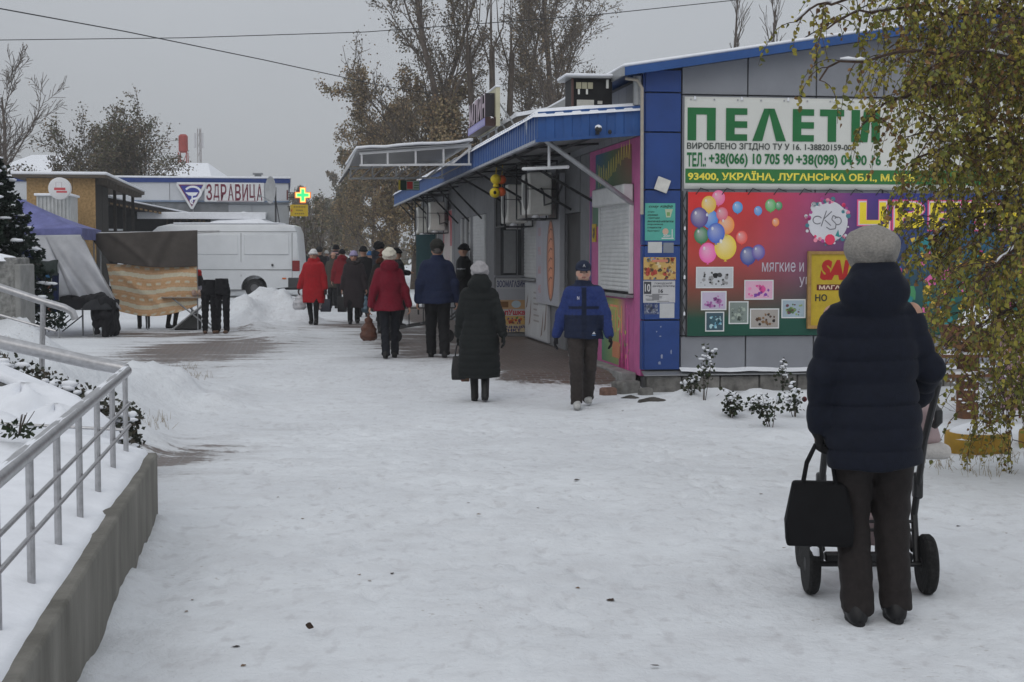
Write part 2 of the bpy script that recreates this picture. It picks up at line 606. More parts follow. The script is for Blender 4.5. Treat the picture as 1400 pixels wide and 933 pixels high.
# where paving shows through the snow
LX, LY = street(GX, GY)
ex = 0.95 * sm(-2.15, -1.35, LX) * sm(-0.1, 0.9, LY) * (1 - sm(0.2, 0.6, LX)) * (1 - sm(24, 30, LY))
ex = np.maximum(ex, 0.70 * sm(-4.5, -2.3, LX) * sm(2.2, 4.5, LY) * (1 - sm(0, 0.5, LX)) * (1 - sm(11, 19, LY)))
XS = -(GX + 0.1487 * (GY - 14) + 3.05)
ex = np.maximum(ex, 0.92 * np.exp(-((GX + 5.0) / 1.7) ** 2 - ((GY - 24.5) / 4.4) ** 2))
ex = np.maximum(ex, 0.72 * np.exp(-((GX + 6.8) / 2.5) ** 2 - ((GY - 29.0) / 2.2) ** 2))
ex = np.maximum(ex, 0.66 * np.exp(-((GX + 2.9) / 0.8) ** 2 - ((GY - 12.3) / 2.0) ** 2))
ex = np.maximum(ex, 0.8 * np.exp(-((GX + 5.2) / 1.3) ** 2 - ((GY - 30.5) / 1.6) ** 2))
ex = np.maximum(ex, 0.72 * np.exp(-((GX + 3.6) / 1.4) ** 2 - ((GY - 33) / 3.0) ** 2))
ex = np.maximum(ex, 0.60 * np.exp(-((GX - 1.75) / 0.55) ** 2 - ((GY - 17.6) / 0.35) ** 2))
ex = np.maximum(ex, 0.28 * sm(45, 60, GY) * (np.abs(LX + 4) < 4))
for (a, b, rx, ry, h) in PILES:
    ex = ex - 2.5 * h * np.exp(-((GX - a) / rx) ** 2 - ((GY - b) / ry) ** 2)
at = ground.data.attributes.new('exposed', 'FLOAT', 'POINT')
at.data.foreach_set('value', ex.ravel().astype(np.float32))
# trodden: the middle of the street is packed, the verge is fresh
tr = sm(-7, -4.8, LX) * (1 - sm(-1.2, 0.6, LX + 0.12 * LY)) * sm(-20, -12, LY + 8)
at = ground.data.attributes.new('trodden', 'FLOAT', 'POINT')
at.data.foreach_set('value', tr.ravel().astype(np.float32))

def ground_material():
    m = bpy.data.materials.new('snow_over_paving')
    m.use_nodes = True
    n, l = m.node_tree.nodes, m.node_tree.links
    b = n['Principled BSDF']
    b.inputs['Specular IOR Level'].default_value = 0.25
    tc = n.new('ShaderNodeTexCoord')
    def noise(scale, detail=5, sx=1, sy=1, rough=0.6):
        mp = n.new('ShaderNodeMapping')
        mp.inputs['Scale'].default_value = (sx, sy, 1)
        mp.inputs['Rotation'].default_value = (0, 0, -TH)
        l.new(tc.outputs['Object'], mp.inputs['Vector'])
        q = n.new('ShaderNodeTexNoise')
        q.inputs['Scale'].default_value = scale
        q.inputs['Detail'].default_value = detail
        q.inputs['Roughness'].default_value = rough
        l.new(mp.outputs[0], q.inputs['Vector'])
        return q.outputs['Fac']
    def rng(x, a, b_, c, d, clamp=True):
        q = n.new('ShaderNodeMapRange')
        q.clamp = clamp
        q.inputs['From Min'].default_value = a
        q.inputs['From Max'].default_value = b_
        q.inputs['To Min'].default_value = c
        q.inputs['To Max'].default_value = d
        l.new(x, q.inputs['Value'])
        return q.outputs[0]
    def math_(op, a, b_=None):
        q = n.new('ShaderNodeMath')
        q.operation = op
        for i, v in enumerate((a, b_)):
            if v is None:
                continue
            if isinstance(v, (int, float)):
                q.inputs[i].default_value = v
            else:
                l.new(v, q.inputs[i])
        return q.outputs[0]
    def mix(f, a, b_):
        q = n.new('ShaderNodeMix')
        q.data_type = 'RGBA'
        if isinstance(f, float):
            q.inputs[0].default_value = f
        else:
            l.new(f, q.inputs[0])
        for i, v in ((6, a), (7, b_)):
            if isinstance(v, tuple):
                q.inputs[i].default_value = (*v, 1)
            else:
                l.new(v, q.inputs[i])
        return q.outputs[2]
    def attr(name):
        q = n.new('ShaderNodeAttribute')
        q.attribute_name = name
        return q.outputs['Fac']
    # snow colours
    big = noise(0.55, 5)
    mid = noise(3.2, 6)
    fine = noise(14, 4, rough=0.7)
    snow = mix(rng(big, 0.35, 0.65, 0, 1), (0.63, 0.65, 0.675), (0.72, 0.745, 0.77))
    troddn = math_('MULTIPLY', attr('trodden'), rng(mid, 0.42, 0.66, 0.0, 0.4))
    snow = mix(troddn, snow, (0.55, 0.555, 0.57))
    # small scuffs and crumbs of grit
    gn = noise(26, 3, rough=0.5)
    patch = rng(noise(0.9, 3), 0.45, 0.65, 0.0, 1.0)
    grit = math_('MULTIPLY', rng(gn, 0.64, 0.72, 0.0, 0.75), patch)
    snow = mix(grit, snow, (0.36, 0.33, 0.30))
    # soles and heels: short scuffs where people walk
    sc = math_('MULTIPLY', rng(noise(11, 3, 1.0, 0.55, 0.5), 0.56, 0.70, 0.0, 0.55), attr('trodden'))
    snow = mix(sc, snow, (0.50, 0.50, 0.515))
    # paving
    mp = n.new('ShaderNodeMapping')
    mp.inputs['Rotation'].default_value = (0, 0, -TH)
    l.new(tc.outputs['Object'], mp.inputs['Vector'])
    br = n.new('ShaderNodeTexBrick')
    br.inputs['Color1'].default_value = (0.125, 0.080, 0.064, 1)
    br.inputs['Color2'].default_value = (0.145, 0.115, 0.098, 1)
    br.inputs['Mortar'].default_value = (0.20, 0.20, 0.205, 1)
    br.inputs['Scale'].default_value = 2.6
    br.inputs['Mortar Size'].default_value = 0.022
    l.new(mp.outputs[0], br.inputs['Vector'])
    pav = mix(rng(noise(1.3, 5), 0.35, 0.7, 0, 0.55), br.outputs['Color'], (0.085, 0.075, 0.07))
    # mask
    nm = math_('ADD', math_('MULTIPLY', noise(1.6, 6, 0.55, 1.5, 0.65), 0.75), math_('MULTIPLY', fine, 0.25))
    e = math_('ADD', attr('exposed'), math_('MULTIPLY', math_('SUBTRACT', nm, 0.5), 2.1))
    mask = rng(e, 0.52, 0.66, 0.0, 1.0)
    slush = rng(e, 0.18, 0.55, 0.0, 0.45)
    colr = mix(slush, snow, (0.40, 0.395, 0.40))
    colr = mix(mask, colr, pav)
    l.new(colr, b.inputs['Base Color'])
    l.new(rng(mask, 0, 1, 0.8, 0.42), b.inputs['Roughness'])
    # relief
    hgt = math_('ADD', math_('MULTIPLY', mid, 0.6), math_('ADD', math_('MULTIPLY', fine, 0.4), math_('MULTIPLY', noise(9, 4, 1, .6, 0.55), 0.5)))
    bp = n.new('ShaderNodeBump')
    l.new(rng(attr('trodden'), 0, 1, 0.9, 0.6), bp.inputs['Strength'])
    bp.inputs['Distance'].default_value = 0.05
    l.new(hgt, bp.inputs['Height'])
    l.new(bp.outputs[0], b.inputs['Normal'])
    return m
ground.data.materials.append(ground_material())

# ------------------------------------------------------------------ ramp wall, snowy ramp top and railings at the left
RW = empty('ramp_wall', WALL0, TH, label='low stained concrete ramp wall with snow on top, bottom left', cat='wall')
mb = MB()
mb.prism([(-8.0, -0.25), (0.36, -0.25), (0.36, 0.414), (-8.0, 0.318)], 'x', -0.16, 0.0)
w_ = mb.build('concrete_face', mat('stained_ramp_concrete', (0.24, 0.23, 0.205), rough=0.92, ns=3.0, c2=(0.115, 0.11, 0.095), bump=0.6, bs=26, stretch=(1, 1.3, 0.3), detail=9), RW, bevel=0.012)
mb = MB()
mb.box(-2.9, -0.161, -8.0, 0.35, -0.25, 0.31)
mb.build('ramp_slab', CONC, RW)
# snow on top: a soft uneven sheet
def sheet(name, m, parent, x0, x1, y0, y1, nx, ny, zf, loc=None, rz=None, smooth=180, thick=0.0):
    xs, ys = np.linspace(x0, x1, nx), np.linspace(y0, y1, ny)
    A, B = np.meshgrid(xs, ys)
    Z = zf(A, B)
    v = np.stack([A.ravel(), B.ravel(), Z.ravel()], 1)
    i = (np.arange(ny - 1)[:, None] * nx + np.arange(nx - 1)[None, :]).ravel()
    f = np.stack([i, i + 1, i + nx + 1, i + nx], 1)
    o = mesh_ob(name, v, f, m, parent, smooth, loc, rz)
    if thick:
        s = o.modifiers.new('thickness', 'SOLIDIFY')
        s.thickness = thick
    return o
def _ramp_snow(A, B):
    e = np.minimum(np.minimum(sm(-0.012, -0.06, A), sm(0.37, 0.30, B)), 1)
    z = 0.402 + 0.0115 * B + 0.030 * e + 0.035 * sm(-0.04, -0.25, A) + 0.02 * wavy(A * 1.7 + 3, B * 1.7) + 0.012 * wavy(A * 4, B * 4 + 2)
    z = z + 0.16 * np.exp(-((A + 1.25) / 0.45) ** 2 - ((B - 0.1) / 0.5) ** 2) + 0.10 * np.exp(-((A + 1.6) / 0.5) ** 2 - ((B + 1.4) / 0.9) ** 2)
    return z - 0.10 * (1 - e) ** 2
sheet('snow_cover', SNOW, RW, -2.9, -0.004, -8.0, 0.355, 100, 200, _ramp_snow)

# near railing: round top rail, posts, two rods
RB = empty('ramp_railing', WALL0, TH, label='brushed steel ramp railing with posts and two rods, bottom left', cat='railing')
def rail_z(y):
    return 0.896 + 0.0115 * y
path = [(-0.15, y, rail_z(y)) for y in (-6.5, -4, -2, 0.2)]
MB().tube(path, 0.030, 14).build('top_rail', STEEL, RB)
for i in range(9):
    y = 0.12 - 0.625 * i
    MB().tube([(-0.15, y, 0.33), (-0.15, y, rail_z(y) - 0.028)], 0.0145, 10).build('post', STEEL, RB)
for fz in (0.32, 0.60):
    MB().tube([(-0.128, y, 0.46 + (rail_z(y) - 0.46) * fz) for y in (-6.5, -3, 0.14)], 0.009, 8).build('rod', STEEL, RB)
# frost lying along the rail
sheet('frost', SNOW, RB, -0.164, -0.136, -6.5, 0.2, 4, 60, lambda A, B: rail_z(B) + 0.030 - 0.0035 * (np.abs(A + 0.15) / 0.014) + 0.0015 * wavy(A * 9, B * 9))
# cross rail rising to the left from the corner
CB = empty('cross_railing', WALL0, TH, label='thick steel handrail rising left from the ramp railing corner', cat='railing')
MB().tube([(-0.15, 0.22, 0.905), (-0.19, 0.235, 0.913), (-0.33, 0.24, 0.94), (-2.4, 0.24, 1.44)], [0.03, 0.036, 0.038, 0.038], 14).build('top_rail', STEEL, CB)
for x in (-1.02, -1.9):
    MB().tube([(x, 0.24, 0.42), (x, 0.24, 0.94 + (-x - 0.45) * 0.2564 - 0.03)], 0.02, 10).build('post', STEEL, CB)
MB().tube([(-1.02, 0.24, 0.62), (-0.17, 0.24, 0.56)], 0.009, 8).build('rod', STEEL, CB)
# farther stair rail with its turned-down end
d = 12.0
SR = empty('stair_railing', atY(57, 500, d), 0, label='thin steel stair handrail with hooked end above snow bank', cat='railing')
_o = SR.location
def S(px, py, dd=d):
    return tuple(atY(px, py, dd) - _o)
MB().tube([S(-60, 372), S(0, 393), S(60, 413), S(88, 421), S(99, 427), S(103, 437)], 0.030, 12).build('top_rail', STEEL, SR)
MB().tube([S(59, 414), S(57, 512)], 0.022, 10).build('post', STEEL, SR)
MB().tube([S(-60, 412), S(0, 431), S(76, 453)], 0.010, 8).build('rod', STEEL, SR)
MB().tube([S(-20, 388), S(-22, 480)], 0.022, 10).build('post', STEEL, SR)
# sloping cheek wall with snow on top
CW = empty('cheek_wall', (0, 0, 0), 0, label='short sloping concrete cheek wall capped with snow behind ramp', cat='wall')
a, b, c_ = atY(-60, 498, 10.1), atY(60, 530, 10.1), atY(100, 556, 10.1)
b.x = atY(97, 564, 10.1).x
b.z = atY(97, 564, 10.1).z
CW.location = (b.x, b.y, 0)
def cheek(z_off, th_, y0, y1):
    m_ = MB()
    m_.prism([(a.x - b.x, a.z + z_off - th_), (0.0, b.z + z_off - th_), (0.0, b.z + z_off), (a.x - b.x, a.z + z_off)], 'y', y0, y1)
    return m_
MB().prism([(a.x - b.x, -0.1), (0, -0.1), (0, b.z), (a.x - b.x, a.z)], 'y', 0, 0.28).build('concrete_face', mat('dark_concrete', (0.12, 0.12, 0.115), rough=0.9, ns=6, na=0.4, bump=0.4), CW, bevel=0.01)
cheek(0.075, 0.073, -0.015, 0.3).build('snow_cap', SNOW, CW, bevel=0.03, seg=3)

for k, (px, py, dd, rx, ry, h_) in enumerate(((30, 600, 9.3, 0.55, 0.5, 0.30), (75, 610, 9.1, 0.3, 0.35, 0.2), (-30, 640, 8.6, 0.5, 0.6, 0.22), (60, 640, 8.7, 0.5, 0.4, 0.08))):
    q_ = RW.matrix_basis.inverted() @ atY(px, py, dd)
    lump('snow_mound', SNOW, RW, q_.x, q_.y, rx, ry, h_, 0.42, 11 + k, 30, 0.22)

# ================================================================== LEFT SIDE: MARKET, VAN, PHARMACY
def cloth(name, TL, TR, BR, BL, m, parent, nu=40, nv=24, fold=None, sag=0.0, cols=None, thick=0.006, sagtop=0.0):
    """hanging cloth between four world points; fold(u, v) is metres towards the viewer"""
    o = Vector(parent.location) if parent else Vector((0, 0, 0))
    TL, TR, BR, BL = [Vector(p) - o for p in (TL, TR, BR, BL)]
    nrm = (TR - TL).cross(BL - TL).normalized()
    if nrm.y > 0:
        nrm = -nrm
    v, c = [], []
    for j in range(nv + 1):
        t = j / nv
        for i in range(nu + 1):
            u = i / nu
            p = (TL * (1 - u) + TR * u) * (1 - t) + (BL * (1 - u) + BR * u) * t
            p = p - Vector((0, 0, (sag * t + sagtop * (1 - t)) * 4 * u * (1 - u)))
            if fold:
                p = p + nrm * fold(u, t)
            v.append(tuple(p))
            if cols:
                c.append(cols(u, t))
    f = [(j * (nu + 1) + i, j * (nu + 1) + i + 1, (j + 1) * (nu + 1) + i + 1, (j + 1) * (nu + 1) + i) for j in range(nv) for i in range(nu)]
    ob = mesh_ob(name, v, f, m, parent, 180, cols=np.array(c, np.float32) if cols else None)
    s = ob.modifiers.new('thickness', 'SOLIDIFY')
    s.thickness = thick
    return ob

# ---- stall screened with a grey cloth and a patterned blanket
D = 30.5
st = empty('market_stall', onZ(205, 452), 0, label='market stall screened by grey-brown cloth above orange patterned blanket', cat='stall')
st.location.z = 0
_so = Vector(st.location)
def bl_col(u, t):
    tt = t + 0.05 * math.sin(3 * u) - 0.08 * u + 0.03 * math.sin(9 * u + 2 * t)
    k = (tt * 3.3 + 0.15) % 1.0
    o_ = lin(205, 166, 126); o_ = (o_[0], o_[1], o_[2])
    w_ = lin(212, 205, 182)
    p_ = lin(208, 178, 150)
    if k > 0.72:
        return w_
    if 0.26 < k < 0.46 and (u * 9.0 + 0.3 * math.sin(20 * t)) % 1.0 < 0.5:
        return p_ if k < 0.3 or k > 0.42 else w_
    if 0.08 < k < 0.14 or 0.58 < k < 0.64:
        return lin(214, 176, 140)
    return o_
BLK = vmat('printed_blanket', rough=0.9, na=0.08, ns=30, bump=0.3, bs=90, spec=0.1)
cloth('blanket', atY(146, 361, D), atY(269, 360, D), atY(270, 417, D), atY(160, 425, D), BLK, st, 90, 60,
      lambda u, t: 0.035 * math.sin(9 * u + 3 * t) * t + 0.02 * math.sin(23 * u + 1) * t + 0.05 * math.exp(-((u - t * 0.7) / 0.07) ** 2) * 0.6 + 0.03 * math.sin(5 * t), sag=0.17, cols=bl_col, sagtop=0.03)
GC = mat('grey_brown_cloth', (0.085, 0.075, 0.068), rough=0.9, ns=5, na=0.15, bump=0.2, bs=60, spec=0.1)
cloth('screen_cloth', atY(121, 320, D - 0.12), atY(270, 315, D - 0.12), atY(269, 364, D - 0.12), atY(148, 357, D - 0.12), GC, st, 90, 40,
      lambda u, t: 0.05 * math.exp(-(((u - 0.5) - 0.25 * (1 - t)) / 0.05) ** 2) + 0.04 * math.exp(-(((u - 0.5) + 0.3 * (1 - t)) / 0.05) ** 2) + 0.025 * math.sin(14 * u + 4 * t) * (1 - 0.5 * t) + 0.03 * math.sin(5 * u), sag=0.07)
POLE = mat('galvanised_pole', (0.34, 0.35, 0.36), rough=0.45, metal=0.6, ns=20, na=0.2)
for px in (128, 200, 269):
    a_ = atY(px, 317, D + 0.06) - _so
    MB().tube([(a_.x, a_.y, 0), tuple(a_)], 0.014, 8).build('pole', POLE, st)
a_, b_ = atY(122, 319, D + 0.06) - _so, atY(300, 316, D + 0.06) - _so
MB().tube([tuple(a_), tuple(b_)], 0.014, 8).build('crossbar', POLE, st)
a_, b_ = atY(265, 319, D + 1.2) - _so, atY(301, 317, D + 1.2) - _so
MB().tube([tuple(a_), tuple(b_)], 0.012, 8).build('crossbar', POLE, st)

# folding trestle table at its end
tb = empty('folding_table', onZ(262, 452), R(6), label='folding trestle table with crossed steel legs beside orange blanket', cat='table')
tb.location.z = float(zg(tb.location.x, tb.location.y))
for y in (0.05, 0.75):
    MB().tube([(-0.42, y, 0.0), (0.38, y, 0.66)], 0.016, 8).build('leg', POLE, tb)
    MB().tube([(0.42, y, 0.0), (-0.38, y, 0.66)], 0.016, 8).build('leg', POLE, tb)
MB().tube([(0, 0.05, 0.33), (0, 0.75, 0.33)], 0.012, 8).build('crossbar', POLE, tb)
MB().box(-0.6, 0.56, -0.02, 0.82, 0.66, 0.69).build('table_top', mat('beige_board', (0.30, 0.26, 0.22), rough=0.8, ns=6), tb, bevel=0.008)
rnd = random.Random(3)
for i in range(7):
    c = [(0.42, 0.30, 0.25), (0.50, 0.36, 0.29), (0.35, 0.30, 0.30), (0.20, 0.17, 0.17)][i % 4]
    m_ = MB()
    L = 0.24
    m_.ball((0, 0, 0.045), (0.05, L / 2, 0.045), 12, 7)
    m_.ball((0, -L * 0.25, 0.085), (0.042, 0.07, 0.06), 12, 7)
    p = tb.matrix_basis @ Vector((0.12 + 0.07 * i - 0.05, 0.1 + 0.12 * (i % 3), 0.69))
    thing('shoe', '%s shoe from the orange blanket on the folding table' % ('first', 'second', 'third', 'fourth', 'fifth', 'sixth', 'seventh')[i], 'shoe', m_,
          mat('shoe_fabric_%d' % (i % 4), c, rough=0.85, ns=20), p, rnd.uniform(-0.5, 0.5), group='shoes on the folding table', smooth=180)
m_ = MB().prism([(-0.42, 0), (0.12, 0), (0.12, 0.30), (0.02, 0.34), (-0.2, 0.16)], 'y', 0, 0.3)
thing('goods_bag', 'dark grey goods bag under the folding table', 'bag', m_, mat('dark_canvas', (0.05, 0.05, 0.05), rough=0.9), onZ(262, 452) + Vector((0, 0.15, 0.0)), 0, bevel=0.04)

# ---- blue-roofed tent with hanging plastic sheets
D = 28.5
tn = empty('market_tent', onZ(70, 455), 0, label='market tent with faded blue roof and draped translucent plastic sheets', cat='tent')
tn.location.z = 0
_to = Vector(tn.location)
BT = mat('faded_blue_canvas', (0.13, 0.14, 0.31), rough=0.8, ns=4, na=0.25, bump=0.1, bs=30)
def T(px, py, dd=D):
    return tuple(atY(px, py, dd) - _to)
fr, fl = atY(111, 312, D) - _to, atY(-70, 318, D) - _to
br_, bl_ = fr + Vector((-0.35, 2.6, 0)), fl + Vector((-0.35, 2.6, 0))
pk = atY(28, 271, D + 1.1) - _to
def roof_quad(a, b, p, n=10):
    m_ = MB()
    v, f = [], []
    for j in range(n + 1):
        t = j / n
        for i in range(n + 1):
            u = i / n
            q = (Vector(a) * (1 - u) + Vector(b) * u) * (1 - t) + Vector(p) * t
            q.z -= 0.10 * 4 * t * (1 - t) * (0.5 + 0.5 * math.sin(math.pi * u))
            v.append(tuple(q))
    f = [(j * (n + 1) + i, j * (n + 1) + i + 1, (j + 1) * (n + 1) + i + 1, (j + 1) * (n + 1) + i) for j in range(n) for i in range(n)]
    m_.add(v, f)
    return m_
for q in ((fl, fr), (fr, br_), (br_, bl_), (bl_, fl)):
    o = roof_quad(q[0], q[1], pk).build('roof_panel', BT, tn, smooth=60)
    s = o.modifiers.new('t', 'SOLIDIFY'); s.thickness = 0.006
for q in ((fl, fr), (fr, br_)):
    m_ = MB()
    a_, b_ = Vector(q[0]), Vector(q[1])
    dn = Vector((0, 0, 0.22))
    off = Vector((0.01, -0.012, 0))
    m_.add([a_ + off, b_ + off, b_ + off - dn, a_ + off - dn, a_ + off * 2, b_ + off * 2, b_ + off * 2 - dn, a_ + off * 2 - dn], [(0, 1, 2, 3), (7, 6, 5, 4), (0, 4, 5, 1), (2, 6, 7, 3), (1, 5, 6, 2), (0, 3, 7, 4)])
    m_.build('valance', BT, tn)
PL = mat('plastic_sheeting', (0.40, 0.41, 0.44), rough=0.35, ns=3, na=0.15, spec=0.5, alpha=0.86, bump=0.25, bs=8)
cloth('plastic_sheet', atY(45, 322, D - 0.04), atY(110, 321, D - 0.04), atY(162, 420, D - 0.3), atY(75, 406, D - 0.3), PL, tn, 60, 40,
      lambda u, t: 0.10 * math.exp(-((u - 0.25 - 0.25 * t) / 0.06) ** 2) * t + 0.05 * math.sin(11 * u + 5 * t) * t + 0.04 * math.sin(19 * u - 7 * t) * t, sag=0.05, thick=0.004)
cloth('plastic_sheet', atY(-40, 326, D - 0.1), atY(62, 323, D - 0.1), atY(98, 404, D - 0.35), atY(-30, 420, D - 0.35), PL, tn, 50, 30,
      lambda u, t: 0.06 * math.sin(13 * u + 3 * t) * t + 0.04 * math.sin(29 * u) * t, sag=0.04, thick=0.004)
cloth('plastic_sheet', atY(111, 320, D), atY(104, 316, D + 2.5), atY(150, 416, D + 2.4), atY(164, 424, D - 0.3), PL, tn, 30, 30,
      lambda u, t: 0.05 * math.sin(13 * u + 3 * t) * t, sag=0.02, thick=0.004)
for q in (fl, fr, br_, bl_):
    MB().tube([(q[0], q[1], 0.0), tuple(q)], 0.018, 8).build('pole', POLE, tn)

# clothes rack under the tent and the table heaped with dark clothes
cr = empty('clothes_rack', onZ(55, 456), 0, label='clothes rack with dark trousers and blue cloth under tent', cat='clothes rack')
cr.location.z = 0
_co = Vector(cr.location)
def Cc(px, py, dd=27.6):
    return tuple(atY(px, py, dd) - _co)
MB().tube([Cc(24, 362), Cc(80, 358)], 0.016, 8).build('rail', POLE, cr)
for px in (26, 79):
    a_ = Cc(px, 360)
    MB().tube([(a_[0], a_[1], 0), a_], 0.016, 8).build('upright', POLE, cr)
fabs = [('dark_green_fabric', (0.03, 0.038, 0.036)), ('black_fabric', (0.012, 0.012, 0.014)), ('navy_fabric', (0.012, 0.018, 0.05)), ('rust_fabric', (0.20, 0.07, 0.045)), ('navy_fabric', (0.012, 0.018, 0.05))]
for nm, col in fabs:
    mat(nm, col, rough=0.9, ns=14, na=0.2, spec=0.1)
xs = [28, 40, 50, 62, 71, 82]
for i in range(5):
    cloth('garment', atY(xs[i], 375, 27.55), atY(xs[i + 1] - 1, 374, 27.55), atY(xs[i + 1] - 1, 426 + 4 * (i % 2), 27.55), atY(xs[i], 428, 27.55), MATS[fabs[i][0]], cr, 14, 16,
          lambda u, t: 0.03 * math.sin(9 * u + i) + 0.02 * t, thick=0.03)
cloth('folded_cloth', atY(26, 362, 27.45), atY(80, 359, 27.45), atY(80, 376, 27.4), atY(27, 374, 27.4), MATS['dark_green_fabric'], cr, 30, 8, lambda u, t: 0.05 * math.sin(3 * t) + 0.03 * math.sin(15 * u), sag=0.03, thick=0.06)
cloth('blue_cloth', atY(28, 374, 27.36), atY(68, 376, 27.36), atY(69, 381, 27.36), atY(28, 378, 27.36), mat('bright_blue_cloth', (0.02, 0.11, 0.24), rough=0.85, ns=14), cr, 20, 6, lambda u, t: 0.02 * math.sin(15 * u), thick=0.04)
ct = empty('clothes_table', onZ(110, 462), 0, label='low table heaped with black clothes in front of plastic sheet', cat='table')
ct.location.z = 0
_co2 = Vector(ct.location)
for (px, py) in ((62, 458), (128, 461)):
    for dy in (0.0, 0.6):
        g = onZ(px, py) - _co2
        MB().tube([(g.x, g.y + dy, 0), (g.x, g.y + dy, 0.52)], 0.014, 8).build('leg', POLE, ct)
g0, g1 = onZ(58, 460) - _co2, onZ(134, 460) - _co2
MB().box(g0.x, g1.x, -0.05, 0.75, 0.52, 0.55).build('table_top', POLE, ct)
for k in range(4):
    x_ = g0.x + 0.15 + 0.13 * k
    MB().tube([(x_, -0.03, 0.12), (x_ + 0.28, 0.3, 0.4)], 0.012, 6).build('crossbar', DARK, ct)
rr = np.random.RandomState(4)
def heap(name, m, loc, rx, ry, h, seed, label, cat, group=None):
    o = lump(name, m, None, 0, 0, rx, ry, h, 0, seed, 30, 0.35, loc)
    return tag(o, label, cat, group)
BF = MATS['black_fabric']
heap('clothes_heap', BF, _co2 + Vector((-0.25, 0.3, 0.55)), 0.62, 0.42, 0.20, 2, 'flat heap of black clothes on the low table', 'clothes')
heap('clothes_heap', mat('charcoal_fabric', (0.02, 0.021, 0.024), rough=0.9, ns=14, na=0.25), _co2 + Vector((0.30, 0.25, 0.55)), 0.30, 0.35, 0.17, 6, 'charcoal coats piled at the right end of the low table', 'clothes')
# blue and red bundle hanging by the pillar
m_ = MB().ball((0, 0, 0), (0.15, 0.12, 0.13), 14, 9).ball((-0.08, 0, 0.10), (0.07, 0.07, 0.06), 10, 7)
thing('hanging_bundle', 'blue cloth bundle hanging beside the rough stone pillar', 'bundle', m_, mat('royal_blue_cloth', (0.015, 0.028, 0.13), rough=0.8, ns=18, na=0.3), atY(33, 352, 24))
# rough pillar at the frame edge
p0 = atY(12, 440, 16.2)
zb = float(zg(p0.x, p0.y))
pl_ = empty('stone_pillar', (p0.x, p0.y, zb), 0, label='rough grey stone fence pillar at the left edge', cat='pillar')
RS = mat('rough_stone', (0.22, 0.22, 0.21), rough=0.95, ns=18, na=0.5, bump=1.0, bs=35)
hh = atY(12, 346, 16.2).z - zb
w0 = atY(27, 380, 16.2).x - p0.x
MB().box(-0.45, w0 - 0.03, 0, 0.45, -0.3, hh - 0.05).build('shaft', RS, pl_, bevel=0.02)
MB().box(w0 - 0.055, w0 + 0.015, -0.02, 0.47, -0.3, hh - 0.12).build('edge_strip', mat('smooth_concrete', (0.24, 0.24, 0.23), rough=0.85, ns=7, na=0.2), pl_, bevel=0.02)
lump('snow_cap', SNOW, pl_, -0.2, 0.22, 0.26, 0.24, 0.05, hh - 0.06, 3)

# ---- chipboard shed
A = atY(130, 240, 44)
sh = empty('chipboard_shed', (A.x, A.y, 0), TH, label='chipboard shed with thin snowy lean-to roof behind the tents', cat='shed')
OSB = mat('chipboard', (0.34, 0.22, 0.10), rough=0.85, ns=14, na=0.35, bump=0.2, bs=40, detail=8)
zt = A.z
nb = 3
for i in range(nb):
    MB().box(-1.95 + 0.65 * i + 0.006, -1.95 + 0.65 * (i + 1) - 0.006, 0, 0.05, 0, zt - 0.09).build('board', OSB, sh)
for i in range(2):
    MB().box(-0.05, 0, 0.052 + 1.6 * i, 1.59 + 1.6 * i, 0, zt - 0.09).build('side_board', mat('dark_slats', (0.022, 0.019, 0.016), rough=0.9, ns=10, na=0.4), sh)
for i in range(3):
    MB().box(-0.1, 0, 5.4 + 2.9 * i, 5.5 + 2.9 * i, 0, zt - 0.1).build('post', MATS['dark_slats'], sh)
MB().prism([(-0.3, zt - 0.08), (11.6, zt - 0.12), (11.6, zt - 0.02), (-0.3, zt + 0.0)], 'x', -2.3, 0.35).build('roof', mat('weathered_board', (0.10, 0.085, 0.07), rough=0.9), sh)
for i in range(14):
    MB().box(0.02, 0.33, 0.2 + 0.8 * i, 0.27 + 0.8 * i, zt - 0.25, zt - 0.125).build('rafter', MATS['weathered_board'], sh)
MB().prism([(-0.33, zt + 0.003), (11.63, zt - 0.017), (11.63, zt + 0.06), (-0.33, zt + 0.09)], 'x', -2.33, 0.38).build('roof_snow', SNOW, sh, bevel=0.03)
# ---- dark market kiosk with tan trim
A, B = atY(132, 262, 55), atY(276, 291, 60.5)
ang = math.atan2(B.y - A.y, B.x - A.x)
L = math.hypot(B.x - A.x, B.y - A.y)
dk = empty('dark_kiosk', (A.x, A.y, 0), ang, label='dark open-fronted market kiosk with snow-edged flat roof behind blanket stall', cat='kiosk')
zt = 3.06
TL_ = 0.62                                     # the roof rises by this much towards its left end
def tilt(o):
    for v in o.data.vertices:
        if v.co.z > 1.5:
            v.co.z += TL_ * (1 - v.co.x / L)
    return o
DW = mat('black_boarding', (0.018, 0.018, 0.018), rough=0.8, ns=6, na=0.4)
MB().box(0.09, L - 0.51, 0.4, 0.5, 0, zt - 0.2).build('back_wall', DW, dk)
MB().box(0, 0.08, 0, 0.5, 0, zt - 0.2).build('side_wall', DW, dk)
MB().box(L - 0.5, L - 0.42, 0.0, 0.5, 0, zt - 0.2).build('side_wall', DW, dk)
MB().box(-0.15, L + 0.1, -0.35, 0.55, zt - 0.2, zt - 0.03).build('roof', mat('dark_roof_edge', (0.035, 0.03, 0.028), rough=0.85, ns=9, na=0.4), dk)
for i in range(22):
    x_ = 0.05 + i * (L - 0.2) / 22
    MB().box(x_, x_ + 0.16, -0.37, -0.352, zt - 0.26, zt - 0.19).build('trim_board', mat('tan_trim', (0.25, 0.17, 0.09), rough=0.85, ns=8, na=0.3), dk)
MB().box(-0.2, L + 0.15, -0.4, 0.6, zt - 0.028, zt + 0.03).build('roof_snow', SNOW, dk, bevel=0.03)
